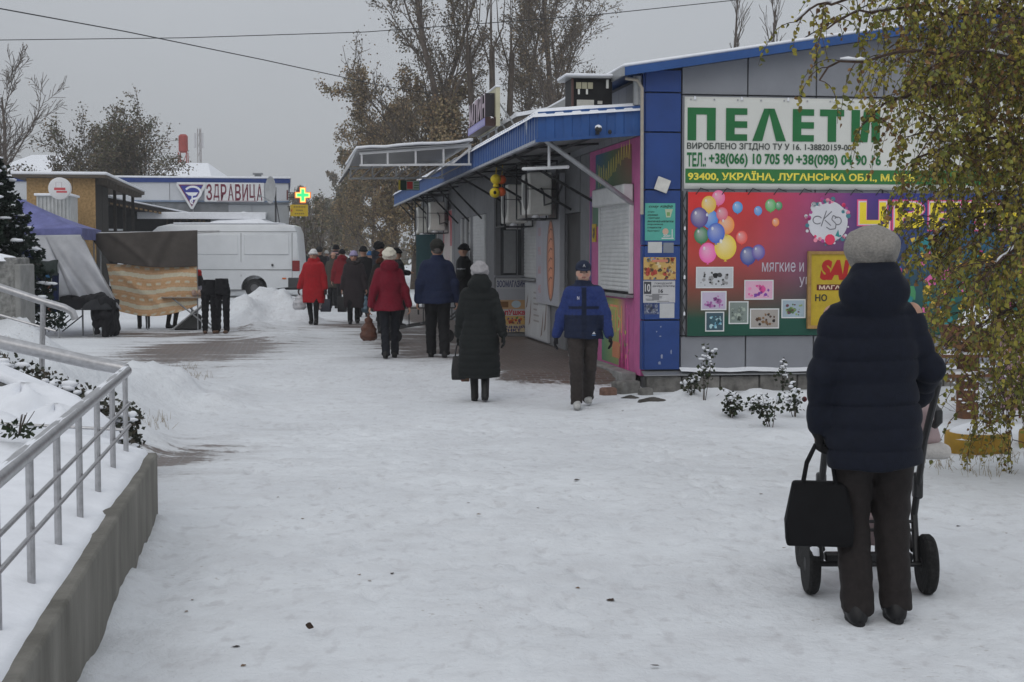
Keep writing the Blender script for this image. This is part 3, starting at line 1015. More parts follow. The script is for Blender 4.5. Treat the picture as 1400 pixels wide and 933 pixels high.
for i in range(5):
    x_ = L - 2.2 + 0.4 * i
    MB().bar((x_, 0.0, 2.0), (x_ + 0.05, 0.0, zt - 0.2), 0.05).build('stud', mat('weathered_board', (0.10, 0.085, 0.07)), dk)
MB().box(-1.4, 0.6, -0.75, 0.85, 2.36, 2.41).build('awning', mat('dark_roof_edge', (0.035, 0.03, 0.028)), dk)
MB().box(-1.42, 0.62, -0.77, 0.87, 2.412, 2.48).build('awning_snow', SNOW, dk, bevel=0.03)
for o in dk.children:
    if 'awning' not in o.name:
        tilt(o)
# container panel and round sign
A = atY(50, 300, 41.5)
pc = empty('white_container', (A.x, A.y, 0), TH, label='pale ribbed metal container below the round sign', cat='container')
W_ = atY(95, 300, 41.5).x - A.x
zt = atY(70, 268, 41.5).z
RIB = mat('pale_ribbed_metal', (0.45, 0.46, 0.46), rough=0.5, ns=5, na=0.12)
MB().box(0, W_, 0.03, 1.5, 0, zt).build('wall', RIB, pc)
for i in range(9):
    MB().box(W_ * i / 9 + 0.01, W_ * i / 9 + 0.055, 0, 0.029, 0, zt - 0.03).build('rib', RIB, pc)
MB().box(-0.05, W_ + 0.05, -0.08, 1.6, zt + 0.002, zt + 0.07).build('roof_snow', SNOW, pc, bevel=0.02)
A = atY(82, 258, 41.0)
rs_ = empty('round_sign', A, TH, label='round white illuminated-box sign with red print above the container', cat='sign')
m_ = MB().lathe([(0.27, 0.11), (0.30, 0.09), (0.30, -0.09), (0.27, -0.11)], axis='y', n=28)
m_.build('sign_box', mat('white_acrylic', (0.66, 0.66, 0.67), rough=0.35, ns=4, na=0.05), rs_)
fl_ = Flat()
RED = lin(190, 80, 85)
fl_.text('П', -0.10, 0.07, 0.02, 0.17, (0.5, 0.45, 0.47), 1, bold=-0.02)
fl_.rect(-0.14, 0.16, -0.05, 0.02, RED, 1)
fl_.rect(-0.08, 0.20, -0.12, -0.07, RED, 1)
fl_.build('printed_mark', rs_, loc=(0, -0.111, 0))
MB().tube([(0, 0, -0.3), (0, 0, -A.z + zt)], 0.03, 8).build('post', POLE, rs_)

# ---- white van, seen from its side, tail to the right
D = 53.0
g = atY(300, 402, D)
vn = empty('white_van', (atY(410, 402, D).x, D, float(zg(atY(300, 402, D).x, D))), 0, label='white panel van parked side-on behind the snow piles', cat='van')
VW = mat('van_white_paint', (0.60, 0.62, 0.64), rough=0.35, ns=1.5, na=0.06, spec=0.45, coat=0.15)
zr = 2.62
prof = [(-0.02, 0.42), (0.0, 0.60), (-0.03, 1.4), (-0.10, 2.30), (-0.20, 2.54), (-0.36, zr - 0.03), (-0.7, zr), (-4.6, zr), (-5.05, zr - 0.10), (-5.35, zr - 0.35), (-5.95, 1.45), (-6.5, 1.2), (-6.75, 0.9), (-6.8, 0.42)]
# wheel arches in the side
def arch(cx):
    return [(cx + 0.46 * math.cos(t), 0.36 + 0.44 * math.sin(t)) for t in np.linspace(math.pi + 0.15, -0.15, 13)]
side = prof + arch(-5.75)[:] + arch(-1.62)
m_ = MB()
n = len(side)
cx_, cz_ = -3.4, 1.45
for k, (y, ins) in enumerate([(0.0, 0.10), (0.03, 0.03), (0.10, 0.0), (1.85, 0.0), (1.92, 0.08)]):
    for (x, z) in side:
        fx = max(-6.8 + ins, min(-ins * 0.6, x))
        fz = z - ins if z > 2.2 else z
        yy = y
        # tumble-home: the sides lean in above the waist
        if z > 1.3:
            yy = y + (0.10 * (z - 1.3) / 1.3) * (1 if y < 0.9 else -1)
        m_.v.append((fx, yy, fz))
for k in range(4):
    for i in range(n):
        j = (i + 1) % n
        m_.f.append((k * n + i, k * n + j, (k + 1) * n + j, (k + 1) * n + i))
m_.f.append(tuple(range(n))[::-1])
m_.f.append(tuple(range(4 * n, 5 * n)))
o = m_.build('body', VW, vn, smooth=40)
# pressed panels: shallow frames on the side that follow its lean
def on_side(x, z, out=0.012):
    y = 0.10 * max(0, z - 1.3) / 1.3 - out
    return (x, y, z)
def panel(x0, x1, z0, z1, name='pressed_panel', m=None):
    q = MB()
    v = [on_side(x0, z0), on_side(x1, z0), on_side(x1, z1), on_side(x0, z1)]
    w = [on_side(x0 - 0.02, z0 - 0.02, -0.01), on_side(x1 + 0.02, z0 - 0.02, -0.01), on_side(x1 + 0.02, z1 + 0.02, -0.01), on_side(x0 - 0.02, z1 + 0.02, -0.01)]
    q.add(v + w, [(0, 1, 2, 3), (4, 5, 1, 0), (5, 6, 2, 1), (6, 7, 3, 2), (7, 4, 0, 3)])
    return q.build(name, m or VW, vn, smooth=20)
panel(-1.95, -0.40, 1.55, 2.22)
panel(-3.95, -2.2, 1.55, 2.22)
SEAM = mat('van_seam', (0.16, 0.165, 0.17), rough=0.6)
for (x0, x1, z0, z1) in [(-0.28, -0.262, 0.5, 2.3), (-2.09, -2.072, 0.75, 2.3), (-6.3, -0.05, 0.985, 1.005), (-6.0, -0.1, 2.335, 2.35)]:
    q = MB()
    v = [on_side(x0, z0, 0.003), on_side(x1, z0, 0.003), on_side(x1, z1, 0.003), on_side(x0, z1, 0.003)]
    q.add(v + [(p[0], p[1] + 0.02, p[2]) for p in v], [(0, 1, 2, 3), (0, 4, 5, 1), (1, 5, 6, 2), (2, 6, 7, 3), (3, 7, 4, 0)])
    q.build('panel_seam', SEAM, vn, smooth=None)
MB().box(-6.3, -5.2, -0.01, 0.09, 1.5, 1.52).build('window_sill', SEAM, vn)
q = MB()
v = [on_side(-5.75, 1.55, 0.006), on_side(-4.75, 1.55, 0.006), on_side(-4.75, 2.15, 0.006), on_side(-5.35, 2.15, 0.006)]
q.add(v + [(p[0], p[1] + 0.03, p[2]) for p in v], [(0, 1, 2, 3), (0, 4, 5, 1), (1, 5, 6, 2), (2, 6, 7, 3), (3, 7, 4, 0)])
q.build('cab_window', GLASSD, vn, smooth=None)
MB().box(-0.26, 0.0, -0.015, 0.06, 0.95, 1.32).build('tail_light', mat('tail_light_red', (0.20, 0.02, 0.02), rough=0.25, ns=8), vn, bevel=0.02)
MB().box(-0.42, 0.03, -0.02, 1.9, 0.34, 0.72).build('bumper', mat('grey_plastic', (0.045, 0.045, 0.048), rough=0.6), vn, bevel=0.04)
MB().box(-0.62, -0.48, -0.016, 0.02, 0.66, 0.71).build('side_marker', mat('orange_marker', (0.55, 0.12, 0.01), rough=0.3), vn)
MB().box(-1.0, -0.93, -0.03, 0.02, 1.12, 1.2).build('handle', mat('grey_plastic', (0.045, 0.045, 0.048)), vn, bevel=0.01)
MB().box(-6.6, -0.1, 0.15, 1.75, 0.28, 0.44).build('underbody', BLACK, vn)
for cx in (-1.62, -5.75):
    for y in (0.05, 1.65):
        w = MB().lathe([(0.20, y), (0.31, y), (0.34, y + 0.03), (0.34, y + 0.19), (0.31, y + 0.22), (0.2, y + 0.22)], (cx, 0, 0.34), 'y', 24).build('wheel', BLACK, vn)
        MB().lathe([(0.03, y - 0.005), (0.09, y - 0.012), (0.17, y + 0.005), (0.2, y - 0.002), (0.2, y + 0.05)], (cx, 0, 0.34), 'y', 20).build('rim', mat('wheel_grey', (0.12, 0.12, 0.125), rough=0.5, metal=0.5), w)
MB().box(-4.5, -0.75, 0.16, 1.76, zr + 0.002, zr + 0.05).build('roof_snow', SNOW, vn, bevel=0.02)

# ---- pharmacy: low grey-white building with a blue strip
A = atY(395, 300, 62)
ph = empty('pharmacy_building', (A.x, A.y, 0), TH, label='low pale pharmacy building with blue roof strip behind the van', cat='building')
def zp(y, dd=62):
    return atY(300, y, dd).z
PW = mat('pale_cladding', (0.52, 0.54, 0.57), rough=0.5, ns=2, na=0.06)
PG = mat('grey_cladding', (0.36, 0.38, 0.40), rough=0.5, ns=2, na=0.08)
LB = 12.0
MB().box(-LB, 0, 0.06, 9, 0, zp(250)).build('wall', PG, ph)
for i in range(8):
    MB().box(-LB + 1.5 * i + 0.012, -LB + 1.5 * (i + 1) - 0.012, 0.0, 0.06, 0.3, zp(281)).build('wall_panel', PG, ph)
for i in range(5):
    MB().box(-LB + 2.4 * i + 0.01, -LB + 2.4 * (i + 1) - 0.01, -0.10, 0.05, zp(275), zp(251)).build('parapet_panel', PW, ph)
MB().box(-LB - 0.05, 0.06, -0.16, 9.1, zp(251) + 0.003, zp(245)).build('roof_strip', mat('blue_strip', (0.022, 0.05, 0.20), rough=0.45, ns=3), ph)
MB().box(-LB, 0.04, -0.13, 0.05, zp(277), zp(275) - 0.003).build('blue_line', mat('grey_blue_strip', (0.20, 0.26, 0.36), rough=0.5), ph)
for (x0, x1) in ((-6.2, -5.5), (-5.4, -3.9), (-3.85, -2.45)):
    w = MB().box(x0, x1, -0.02, -0.002, zp(293), zp(279)).build('window', mat('grey_blind_glass', (0.17, 0.18, 0.19), rough=0.2, ns=4, na=0.2, spec=0.5), ph)
    MB().box(x0, x1, -0.05, -0.021, zp(293), zp(292)).build('sill', PG, w)
MB().box(-LB - 0.1, 0.1, -0.2, 9.15, zp(245) + 0.003, zp(245) + 0.08).build('roof_snow', SNOW, ph, bevel=0.03)
MB().box(-1.4, -1.12, 0.6, 0.9, zp(245), zp(238)).build('roof_vent', mat('vent_metal', (0.25, 0.26, 0.27), rough=0.5, metal=0.3), ph)
MB().box(-1.47, -1.05, 0.53, 0.97, zp(238), zp(238) + 0.06).build('vent_cap', mat('vent_metal', (0.25, 0.26, 0.27)), ph)
MB().prism([(-3.6, zp(303)), (-3.6, zp(294)), (0.0, zp(291)), (0.0, zp(291) - 0.07)], 'x', -6.2, -0.9).build('porch_roof', SNOW, ph, bevel=0.02)
# the lettered signboard
def phx(px):
    return (atY(px, 262, 62).x - A.x)
sg = empty('pharmacy_sign', ph.matrix_basis @ Vector((phx(322), -0.3, 0)), TH, label='white signboard with tall maroon letters on the pharmacy front', cat='sign')
hw = (phx(363) - phx(283)) / 2
MB().box(-hw, hw, 0, 0.14, zp(277), zp(251)).build('board', WHITEM, sg, bevel=0.03)
fl_ = Flat()
MAR = (0.14, 0.012, 0.035)
chars = 'ЗДРАВИЦА'
cw = (2 * hw - 0.10) / 8
for i, ch in enumerate(chars):
    fl_.text(ch, -hw + 0.05 + cw * i + 0.03, -hw + 0.05 + cw * (i + 1) - 0.03, zp(275.2), zp(253), MAR, 2, bold=0.018)
fl_.rect(-hw + 0.5, hw - 0.3, zp(276.2), zp(275.6), MAR, 2)
fl_.build('lettering', sg, loc=(0, -0.002, 0))
sg = empty('pharmacy_emblem', ph.matrix_basis @ Vector((phx(265), -0.34, 0)), TH, label='blue triangular emblem with white cup and snake on pharmacy', cat='sign')
def tri(px, py):
    return (phx(px) - phx(265), zp(py))
MB().prism([tri(246, 251), tri(284, 251), tri(285, 255), tri(267, 287), tri(264, 287), tri(245, 255)], 'y', 0, 0.12).build('board', WHITEM, sg, bevel=0.02)
fl_ = Flat()
fl_.poly([tri(248, 254), tri(281, 254), tri(265.5, 284)], (0.16, 0.02, 0.05), 1)
fl_.poly([tri(250.5, 255.5), tri(280, 255), tri(265.5, 281.5)], (0.03, 0.04, 0.26), 2)
WH = (0.75, 0.76, 0.78)
fl_.poly([tri(257, 264.5), tri(274, 264.5), tri(271, 268.5), tri(266.5, 269.5), tri(261, 268.5)], WH, 3)
fl_.strokes([tri(266, 269), tri(266, 278)], 0.05, WH, 3)
arc = [tri(267 + 10.5 * math.cos(t), 265 - 8.2 * math.sin(t)) for t in np.linspace(2.6, -1.5, 16)]
fl_.strokes(arc, 0.085, WH, 4)
fl_.strokes([arc[-1], tri(264, 274.5), tri(263.5, 278), tri(267, 280)], 0.06, WH, 4)
fl_.build('printed_mark', sg, loc=(0, -0.002, 0))
# satellite dish on its mast
A2 = atY(377, 300, 58)
sd = empty('satellite_dish', (A2.x, 58, 0), R(-58), label='grey satellite dish on a mast before the pharmacy', cat='satellite dish')
zc = atY(373, 260, 58).z
MB().tube([(0, 0, 0), (0, 0, zc + 0.1)], 0.035, 10).build('mast', mat('dark_mast', (0.06, 0.06, 0.065), rough=0.5), sd)
m_ = MB()
prof = [(0.001, 0.0), (0.16, 0.01), (0.32, 0.05), (0.45, 0.10), (0.52, 0.14), (0.53, 0.13), (0.32, 0.04), (0.001, -0.02)]
m_.lathe([(r, -h) for r, h in prof], (0, -0.08, zc), 'y', 28)
m_.build('reflector', mat('dish_grey', (0.40, 0.41, 0.42), rough=0.5, ns=5), sd)
MB().bar((0, -0.08, zc - 0.5), (0, -0.6, zc - 0.25), 0.02).build('feed_arm', POLE, sd)
MB().box(-0.05, 0.05, -0.68, -0.58, zc - 0.30, zc - 0.2).build('feed_horn', POLE, sd, bevel=0.01)
MB().tube([(0, 0, zc - 0.3), (0.3, 0.35, 0.8)], 0.02, 8).build('brace', mat('dark_mast', (0.06, 0.06, 0.065)), sd)
# green pharmacy cross (lit) on brackets
A3 = atY(414, 267, 61.6)
gc_ = empty('pharmacy_cross', A3, TH, label='lit green pharmacy cross sign on a wall bracket', cat='sign')
def cross(s, w):
    return [(-w, -s), (w, -s), (w, -w), (s, -w), (s, w), (w, w), (w, s), (-w, s), (-w, w), (-s, w), (-s, -w), (-w, -w)]
MB().prism(cross(0.33, 0.13), 'y', 0, 0.14).build('housing', mat('cross_housing', (0.12, 0.03, 0.03), rough=0.5), gc_)
def emitmat(nm, c, s):
    return mat(nm, tuple(min(1, x * 0.5) for x in c), rough=0.4, emit=c, es=s)
MB().prism(cross(0.325, 0.125), 'y', -0.012, -0.003).build('red_outline', emitmat('led_red', (1.0, 0.22, 0.05), 0.9), gc_)
MB().prism(cross(0.285, 0.095), 'y', -0.022, -0.014).build('yellow_ring', emitmat('led_yellow', (0.85, 1.0, 0.25), 1.1), gc_)
MB().prism(cross(0.235, 0.062), 'y', -0.032, -0.024).build('green_core', emitmat('led_green', (0.06, 0.85, 0.28), 0.8), gc_)
for z in (-0.1, 0.1):
    MB().tube([(-0.33, 0.07, z), (-0.62, 0.07, z)], 0.015, 6).build('bracket', DARK, gc_)
MB().box(-0.66, -0.6, 0.0, 0.14, -0.2, 0.2).build('bracket_plate', mat('cross_housing', (0.12, 0.03, 0.03)), gc_)
A4 = atY(409, 288, 61.6)
ys = empty('yellow_sign', A4, TH, label='small yellow direction sign below the green cross', cat='sign')
YEL = mat('sign_yellow', (0.55, 0.38, 0.02), rough=0.5, ns=5, na=0.1)
MB().box(-0.36, 0.36, 0, 0.05, -0.24, 0.24).build('panel', YEL, ys)
fl_ = Flat()
for i, (x0, x1) in enumerate(((-0.22, 0.28), (-0.12, 0.16), (-0.18, 0.22))):
    for k in range(5):
        w_ = (x1 - x0) / 5
        fl_.rect(x0 + k * w_, x0 + k * w_ + w_ * 0.7, 0.12 - 0.14 * i, 0.17 - 0.14 * i, (0.16, 0.12, 0.03), 1)
fl_.poly([(-0.34, 0.0), (-0.28, 0.09), (-0.28, -0.09)], (0.45, 0.03, 0.02), 1)
fl_.build('lettering', ys, loc=(0, -0.002, 0))
MB().tube([(-0.36, 0.03, 0.15), (-0.48, 0.03, 0.15)], 0.015, 6).build('bracket', DARK, ys)
# snow-covered market gazebo peak between van and pharmacy
A5 = atY(327, 305, 58)
gz_ = empty('snowy_gazebo', (A5.x, 59, 0), 0, label='market gazebo with pointed snow-covered roof behind the van', cat='gazebo')
zt, ze = atY(327, 288, 58).z, atY(327, 306, 58).z
q = MB()
q.add([(-1.25, -1.2, ze), (1.25, -1.2, ze), (1.25, 1.2, ze), (-1.25, 1.2, ze), (0, 0, zt), (-1.25, -1.2, ze - 0.2), (1.25, -1.2, ze - 0.2), (1.25, 1.2, ze - 0.2), (-1.25, 1.2, ze - 0.2)],
      [(0, 1, 4), (1, 2, 4), (2, 3, 4), (3, 0, 4), (0, 5, 6, 1), (1, 6, 7, 2), (2, 7, 8, 3), (3, 8, 5, 0), (8, 7, 6, 5)])
q.build('roof', SNOW, gz_, bevel=0.04)
for sx in (-1.15, 1.15):
    for sy in (-1.1, 1.1):
        MB().tube([(sx, sy, 0), (sx, sy, ze - 0.1)], 0.03, 8).build('post', POLE, gz_)

# ---- far roofs, red tower and mast
def gable_house(px0, px1, ytop, yeave, dd, depth, label):
    a_, b_ = atY(px0, yeave, dd), atY(px1, yeave, dd)
    h = empty('far_house', ((a_.x + b_.x) / 2, dd, 0), 0, label=label, cat='house')
    w = (b_.x - a_.x) / 2
    zt, ze = atY(px0, ytop, dd).z, a_.z
    MB().box(-w + 0.3, w - 0.3, 0.2, depth, 0, ze).build('wall', mat('house_wall', (0.22, 0.21, 0.20), rough=0.9, ns=2), h)
    q = MB()
    q.add([(-w, -0.2, ze), (w, -0.2, ze), (w, depth + 0.2, ze), (-w, depth + 0.2, ze), (-w * 0.45, depth / 2, zt), (w * 0.45, depth / 2, zt)],
          [(0, 1, 5, 4), (1, 2, 5), (2, 3, 4, 5), (3, 0, 4), (3, 2, 1, 0)])
    q.build('snowy_roof', SNOW, h)
    for k in (-0.4, 0.2):
        wd = MB().box(k * w, k * w + 0.9, 0.16, 0.198, ze - 1.4, ze - 0.4).build('window', GLASSD, h)
        MB().box(k * w - 0.05, k * w + 0.95, 0.12, 0.158, ze - 1.48, ze - 1.41).build('sill', WHITEM, wd)
    return h
gable_house(196, 290, 217, 243, 92, 9, 'house with hipped snowy roof behind the pharmacy')
gable_house(-20, 92, 205, 236, 88, 9, 'long snow-covered roof behind the left-hand bare tree')
A6 = atY(251, 235, 160)
rt = empty('red_tower', (A6.x, 160, 0), 0, label='red tank tower far behind the round tree', cat='tower')
zt, zb = atY(251, 184, 160).z, atY(251, 209, 160).z
MB().lathe([(0.35, zb), (0.5, zb + 0.2), (0.5, zt - 0.2), (0.3, zt)], (0, 0, 0), 'z', 14).build('tank', mat('tower_red', (0.32, 0.045, 0.035), rough=0.7, ns=2), rt)
for sx in (-0.4, 0.4):
    for sy in (-0.4, 0.4):
        MB().tube([(sx * 1.4, sy * 1.4, 0), (sx, sy, zb)], 0.06, 5).build('leg', mat('tower_red', (0.32, 0.045, 0.035)), rt)
for k in range(5):
    z0, z1 = zb * k / 5, zb * (k + 1) / 5
    MB().tube([(-0.5, -0.45, z0), (0.5, -0.45, z1)], 0.04, 4).tube([(0.5, -0.45, z0), (-0.5, -0.45, z1)], 0.04, 4).build('brace', mat('tower_red', (0.32, 0.045, 0.035)), rt)
A7 = atY(273, 235, 200)
tm = empty('radio_mast', (A7.x, 200, 0), 0, label='slim lattice radio mast with antenna panels in the distance', cat='mast')
zt = atY(273, 176, 200).z
MG = mat('mast_grey', (0.30, 0.27, 0.27), rough=0.6)
for sx, sy in ((-0.3, 0), (0.3, 0), (0, 0.4)):
    MB().tube([(sx, sy, 0), (sx * 0.7, sy * 0.7, zt)], 0.06, 5).build('leg', MG, tm)
for k in range(14):
    z0, z1 = zt * k / 14, zt * (k + 1) / 14
    MB().tube([(-0.28, 0, z0), (0.28, 0, z1)], 0.035, 4).build('brace', MG, tm)
for sx in (-0.5, 0.45):
    MB().box(sx - 0.12, sx + 0.12, -0.3, -0.1, zt - 2.6, zt - 0.6).build('antenna', mat('antenna_white', (0.5, 0.5, 0.52), rough=0.5), tm)

# ================================================================== KIOSK ROW ON THE RIGHT
def pc(r, g, b, k=1.42):
    return tuple(min(0.9, c * k) for c in lin(r, g, b))
KR = empty('kiosk_row', KC, TH, label='long grey and blue kiosk row with canopy along the street', cat='building')
BACK = mat('wall_core_grey', (0.10, 0.10, 0.105), rough=0.8, ns=4, na=0.2)
RX = 7.5                                    # width of the front
PEAK = 5.6                                  # ridge position
def roof_z(lx):
    return 3.80 + 0.158 * (lx + 0.30) if lx < PEAK else 3.80 + 0.158 * (PEAK + 0.30) - 0.158 * (lx - PEAK)
# solid core: front gable body and the long body behind
MB().prism([(0.04, -0.3), (RX - 0.04, -0.3), (RX - 0.04, roof_z(RX) - 0.03), (PEAK, roof_z(PEAK) - 0.03), (0.04, roof_z(0.04) - 0.03)], 'y', 0.045, 25.0).build('wall_core', BACK, KR)
# front panels (grey composite), each a piece with a dark joint
js = [0.47, 1.33, 2.235, 3.14, 4.045, 4.95, 5.6, 6.5, 7.46]
for i in range(len(js) - 1):
    x0, x1 = js[i] + 0.008, js[i + 1] - 0.008
    MB().prism([(x0, 3.565), (x1, 3.565), (x1, roof_z(x1) - 0.03), (x0, roof_z(x0) - 0.03)], 'y', -0.012, 0.04).build('front_panel', GREYP, KR, bevel=0.006)
    MB().box(x0, x1, -0.012, 0.04, 0.525, 3.548).build('front_panel', GREYP, KR, bevel=0.006)
    MB().box(x0, x1, -0.012, 0.04, 0.075, 0.508).build('front_panel', GREYP, KR, bevel=0.006)
# blue corner column, five panels
zs = [0.085, 0.72, 1.66, 2.36, 3.08, 3.575, 3.86]
for i in range(6):
    MB().box(-0.005, 0.452, -0.045, 0.045, zs[i] + 0.008, zs[i + 1] - 0.008).build('column_panel', BLUE, KR, bevel=0.006)
    MB().box(-0.03, -0.006, -0.02, 0.10, zs[i] + 0.008, zs[i + 1] - 0.008).build('column_side', BLUE, KR)
# roof: slab, blue verge, snow
def roof_prism(z0, z1, y0, y1, l0=-0.32, l1=RX + 0.3, zadd=0.0):
    q = MB()
    q.prism([(l0, roof_z(l0) + z0), (PEAK, roof_z(PEAK) + z0), (l1, roof_z(l1) + z0), (l1, roof_z(l1) + z1), (PEAK, roof_z(PEAK) + z1), (l0, roof_z(l0) + z1)], 'y', y0, y1)
    return q
roof_prism(0.0, 0.05, -0.22, 25.2).build('roof', BLUEF, KR)
roof_prism(-0.045, 0.058, -0.26, -0.222).build('roof_verge', BLUEF, KR)
MB().box(-0.355, -0.322, -0.26, 25.2, roof_z(-0.32) - 0.05, roof_z(-0.32) + 0.055).build('roof_edge', mat('galvanised_flashing', (0.32, 0.33, 0.34), rough=0.4, metal=0.5), KR)
roof_prism(0.060, 0.105, -0.245, 25.2, -0.34).build('roof_snow', SNOW, KR, bevel=0.02)
# plinth of separate concrete tiles and a snowy sill
PT = mat('plinth_tile', (0.16, 0.155, 0.145), rough=0.9, ns=7, na=0.45, bump=0.5, bs=25)
x = 0.02
i = 0
while x < RX - 0.3:
    w = [0.46, 0.50, 0.52, 0.5][i % 4]
    MB().box(x, x + w - 0.018, -0.10 - 0.012 * (i % 2), 0.03, -0.32, 0.018 - 0.006 * (i % 3)).build('plinth_tile', PT, KR, bevel=0.012)
    x += w
    i += 1
MB().box(0.0, RX - 0.1, -0.07, 0.04, -0.32, 0.0).build('plinth_mortar', mat('mortar', (0.08, 0.08, 0.078), rough=0.95), KR)
MB().prism([(-0.15, 0.022), (-0.012, 0.062), (-0.012, 0.075), (-0.15, 0.034)], 'x', -0.03, RX - 0.1).build('sill', mat('galvanised_flashing', (0.32, 0.33, 0.34)), KR)
sheet('sill_snow', SNOW, KR, 0.45, RX - 0.2, -0.155, -0.014, 160, 6, lambda A, B: 0.058 + (B + 0.15) * 0.29 + 0.022 * np.clip(0.75 + 0.9 * wavy(A * 3, B), 0, 1.2))
# rubble at the corner
for (dx, dy, s, mm) in ((-0.25, -0.08, 0.16, PT), (-0.52, -0.28, 0.10, mat('rusty_block', (0.17, 0.10, 0.075), rough=0.9, ns=12, na=0.4)), (-0.05, -0.30, 0.09, PT)):
    p = KL(dx, dy, 0)
    z = float(zg(p.x, p.y))
    q = MB().box(-s, s, -s * 0.7, s * 0.7, -0.05, s * 0.95)
    lab = {0.16: 'large broken concrete block at the kiosk corner', 0.10: 'small reddish block lying beside the kiosk corner', 0.09: 'small grey stone at the foot of the blue column'}[s]
    thing('rubble_block', lab, 'rubble', q, mm, (p.x, p.y, z), TH + s * 3, bevel=0.03, group='rubble at the kiosk corner')

# ---- side wall along the street (faces left): pieces by distance s from the corner
def sbox(name, m, s0, s1, z0, z1, out=0.02, back=0.035, lx=0.0, bevel=0.004, parent=None):
    return MB().box(lx - out, lx + back, s0, s1, z0, z1).build(name, m, parent or KR, bevel=bevel)
RZS = TH - math.pi / 2
def sflat(fl_, name, s1, lx, parent=None):
    if parent is None:
        return fl_.build(name, KR, loc=(lx, s1, 0), rz=-math.pi / 2)
    return fl_.build(name, parent)
# painted mural bay, s 0.10 - 3.36
PINK = mat('pink_painted_panel', (0.46, 0.10, 0.27), rough=0.5, ns=5, na=0.12)
sbox('mural_panel', PINK, 0.105, 0.50, 0.0, 3.05)
sbox('mural_panel', PINK, 0.506, 2.50, 0.0, 0.98)
sbox('mural_panel', PINK, 0.506, 2.50, 2.46, 3.05)
sbox('mural_panel', PINK, 2.506, 3.36, 0.0, 3.05)
f = Flat()
SM = 3.36
def mu(s):
    return SM - s
rn = random.Random(11)
GRN, YLW, TEAL, PUR = pc(70, 105, 70), pc(150, 150, 70), pc(40, 95, 110), pc(90, 60, 100)
# lower mural: green-yellow ground with big pale letters
seg = 30
for i in range(seg):
    for (za, zb, c0, c1) in ((0.05, 0.95, pc(70, 110, 75), pc(165, 150, 70)),):
        s0, s1 = 0.95 + (2.45 - 0.95) * i / seg, 0.95 + (2.45 - 0.95) * (i + 1) / seg
        t = i / seg
        mixc = lambda a, b, t: tuple(a[k] * (1 - t) + b[k] * t for k in range(3))
        cA = mixc(pc(170, 80, 120), pc(160, 150, 75), min(1, t * 3)) if t < 0.33 else mixc(pc(160, 150, 75), pc(60, 115, 95), (t - 0.33) / 0.67)
        cB = mixc(cA, pc(60, 100, 70), 0.7)
        f.poly([(mu(s1), za), (mu(s0), za), (mu(s0), zb), (mu(s1), zb)], None, 1, cols=[cB, cB, cA, cA])
        u0, u1 = s0, s1
        cC = mixc(pc(120, 60, 60), pc(70, 90, 60), min(1, t * 2)) if t < 0.5 else mixc(pc(70, 90, 60), pc(30, 80, 120), (t - 0.5) * 2)
        cD = mixc(cC, pc(50, 85, 50), 0.6)
        a0, a1 = 0.62 + 2.3 * i / seg, 0.62 + 2.3 * (i + 1) / seg
        f.poly([(mu(a1), 2.47), (mu(a0), 2.47), (mu(a0), 2.98), (mu(a1), 2.98)], None, 1, cols=[cD, cD, cC, cC])
f.text('ЦВЕТЫ', mu(2.4), mu(1.15), 0.42, 0.86, pc(200, 120, 90), 2, bold=0.03)
f.text('ЦВЕТЫ', mu(2.36), mu(1.19), 0.45, 0.83, pc(150, 160, 90), 3, bold=0.0)
f.rect(mu(1.75), mu(1.25), 0.14, 0.36, pc(165, 105, 75), 2)
for k in range(16):
    x0 = mu(0.9) + rn.uniform(-0.45, 0.05)
    hgt = rn.uniform(0.2, 0.75)
    f.poly([(x0, 0.02), (x0 + rn.uniform(0.05, 0.12), 0.02), (x0 + 0.06, hgt), (x0 + 0.02, hgt * 0.9)], pc(185, 70, 130), 2)
f.speck(mu(1.3), mu(0.7), 0.1, 0.9, 14, [pc(170, 160, 70), pc(190, 90, 140), pc(90, 120, 60)], rn, 3, 0.02, 0.05)
# handwriting strokes over the top
for k in range(13):
    s_ = 0.72 + 0.16 * k
    zb = 2.55 + 0.26 * math.exp(-((s_ - 1.0) / 0.7) ** 2)
    f.strokes([(mu(s_ + 0.08), zb + rn.uniform(-.05, .05)), (mu(s_ + 0.03), zb + 0.18 + rn.uniform(0, .1)), (mu(s_), zb + 0.02)], 0.022, pc(200, 180, 80), 2)
f.strokes([(mu(2.9), 2.55), (mu(2.78), 2.85), (mu(2.7), 2.5), (mu(2.55), 2.8), (mu(2.45), 2.58)], 0.02, pc(120, 150, 90), 2)
f.rect(mu(3.3), mu(3.2), 0.1, 2.4, pc(45, 60, 110), 1)
f.rect(mu(3.15), mu(2.65), 1.95, 2.42, pc(60, 95, 75), 1)
sflat(f, 'mural_print', SM, -0.0215)
# its roller shutter
q = MB()
zz = np.arange(1.06, 2.23, 0.056)
prof = []
for z in zz:
    prof += [(-0.045, z), (-0.058, z + 0.012), (-0.060, z + 0.034), (-0.047, z + 0.052)]
pts = [(x, z) for x, z in prof]
v = [(x, 0.56, z) for x, z in pts] + [(x, 2.40, z) for x, z in pts]
n = len(pts)
q.add(v, [(k, k + 1, n + k + 1, n + k) for k in range(n - 1)])
q.build('roller_shutter', SHUT, KR, smooth=50)
MB().box(-0.17, -0.021, 0.50, 2.47, 2.21, 2.46).build('shutter_box', SHUT, KR, bevel=0.025)
for (s0, s1) in ((0.5, 0.575), (2.40, 2.475)):
    MB().box(-0.075, -0.021, s0, s1, 1.04, 2.208).build('shutter_guide', SHUT, KR, bevel=0.005)
MB().box(-0.13, -0.021, 0.48, 2.5, 0.985, 1.025).build('window_sill', mat('galvanised_flashing', (0.32, 0.33, 0.34)), KR, bevel=0.006)
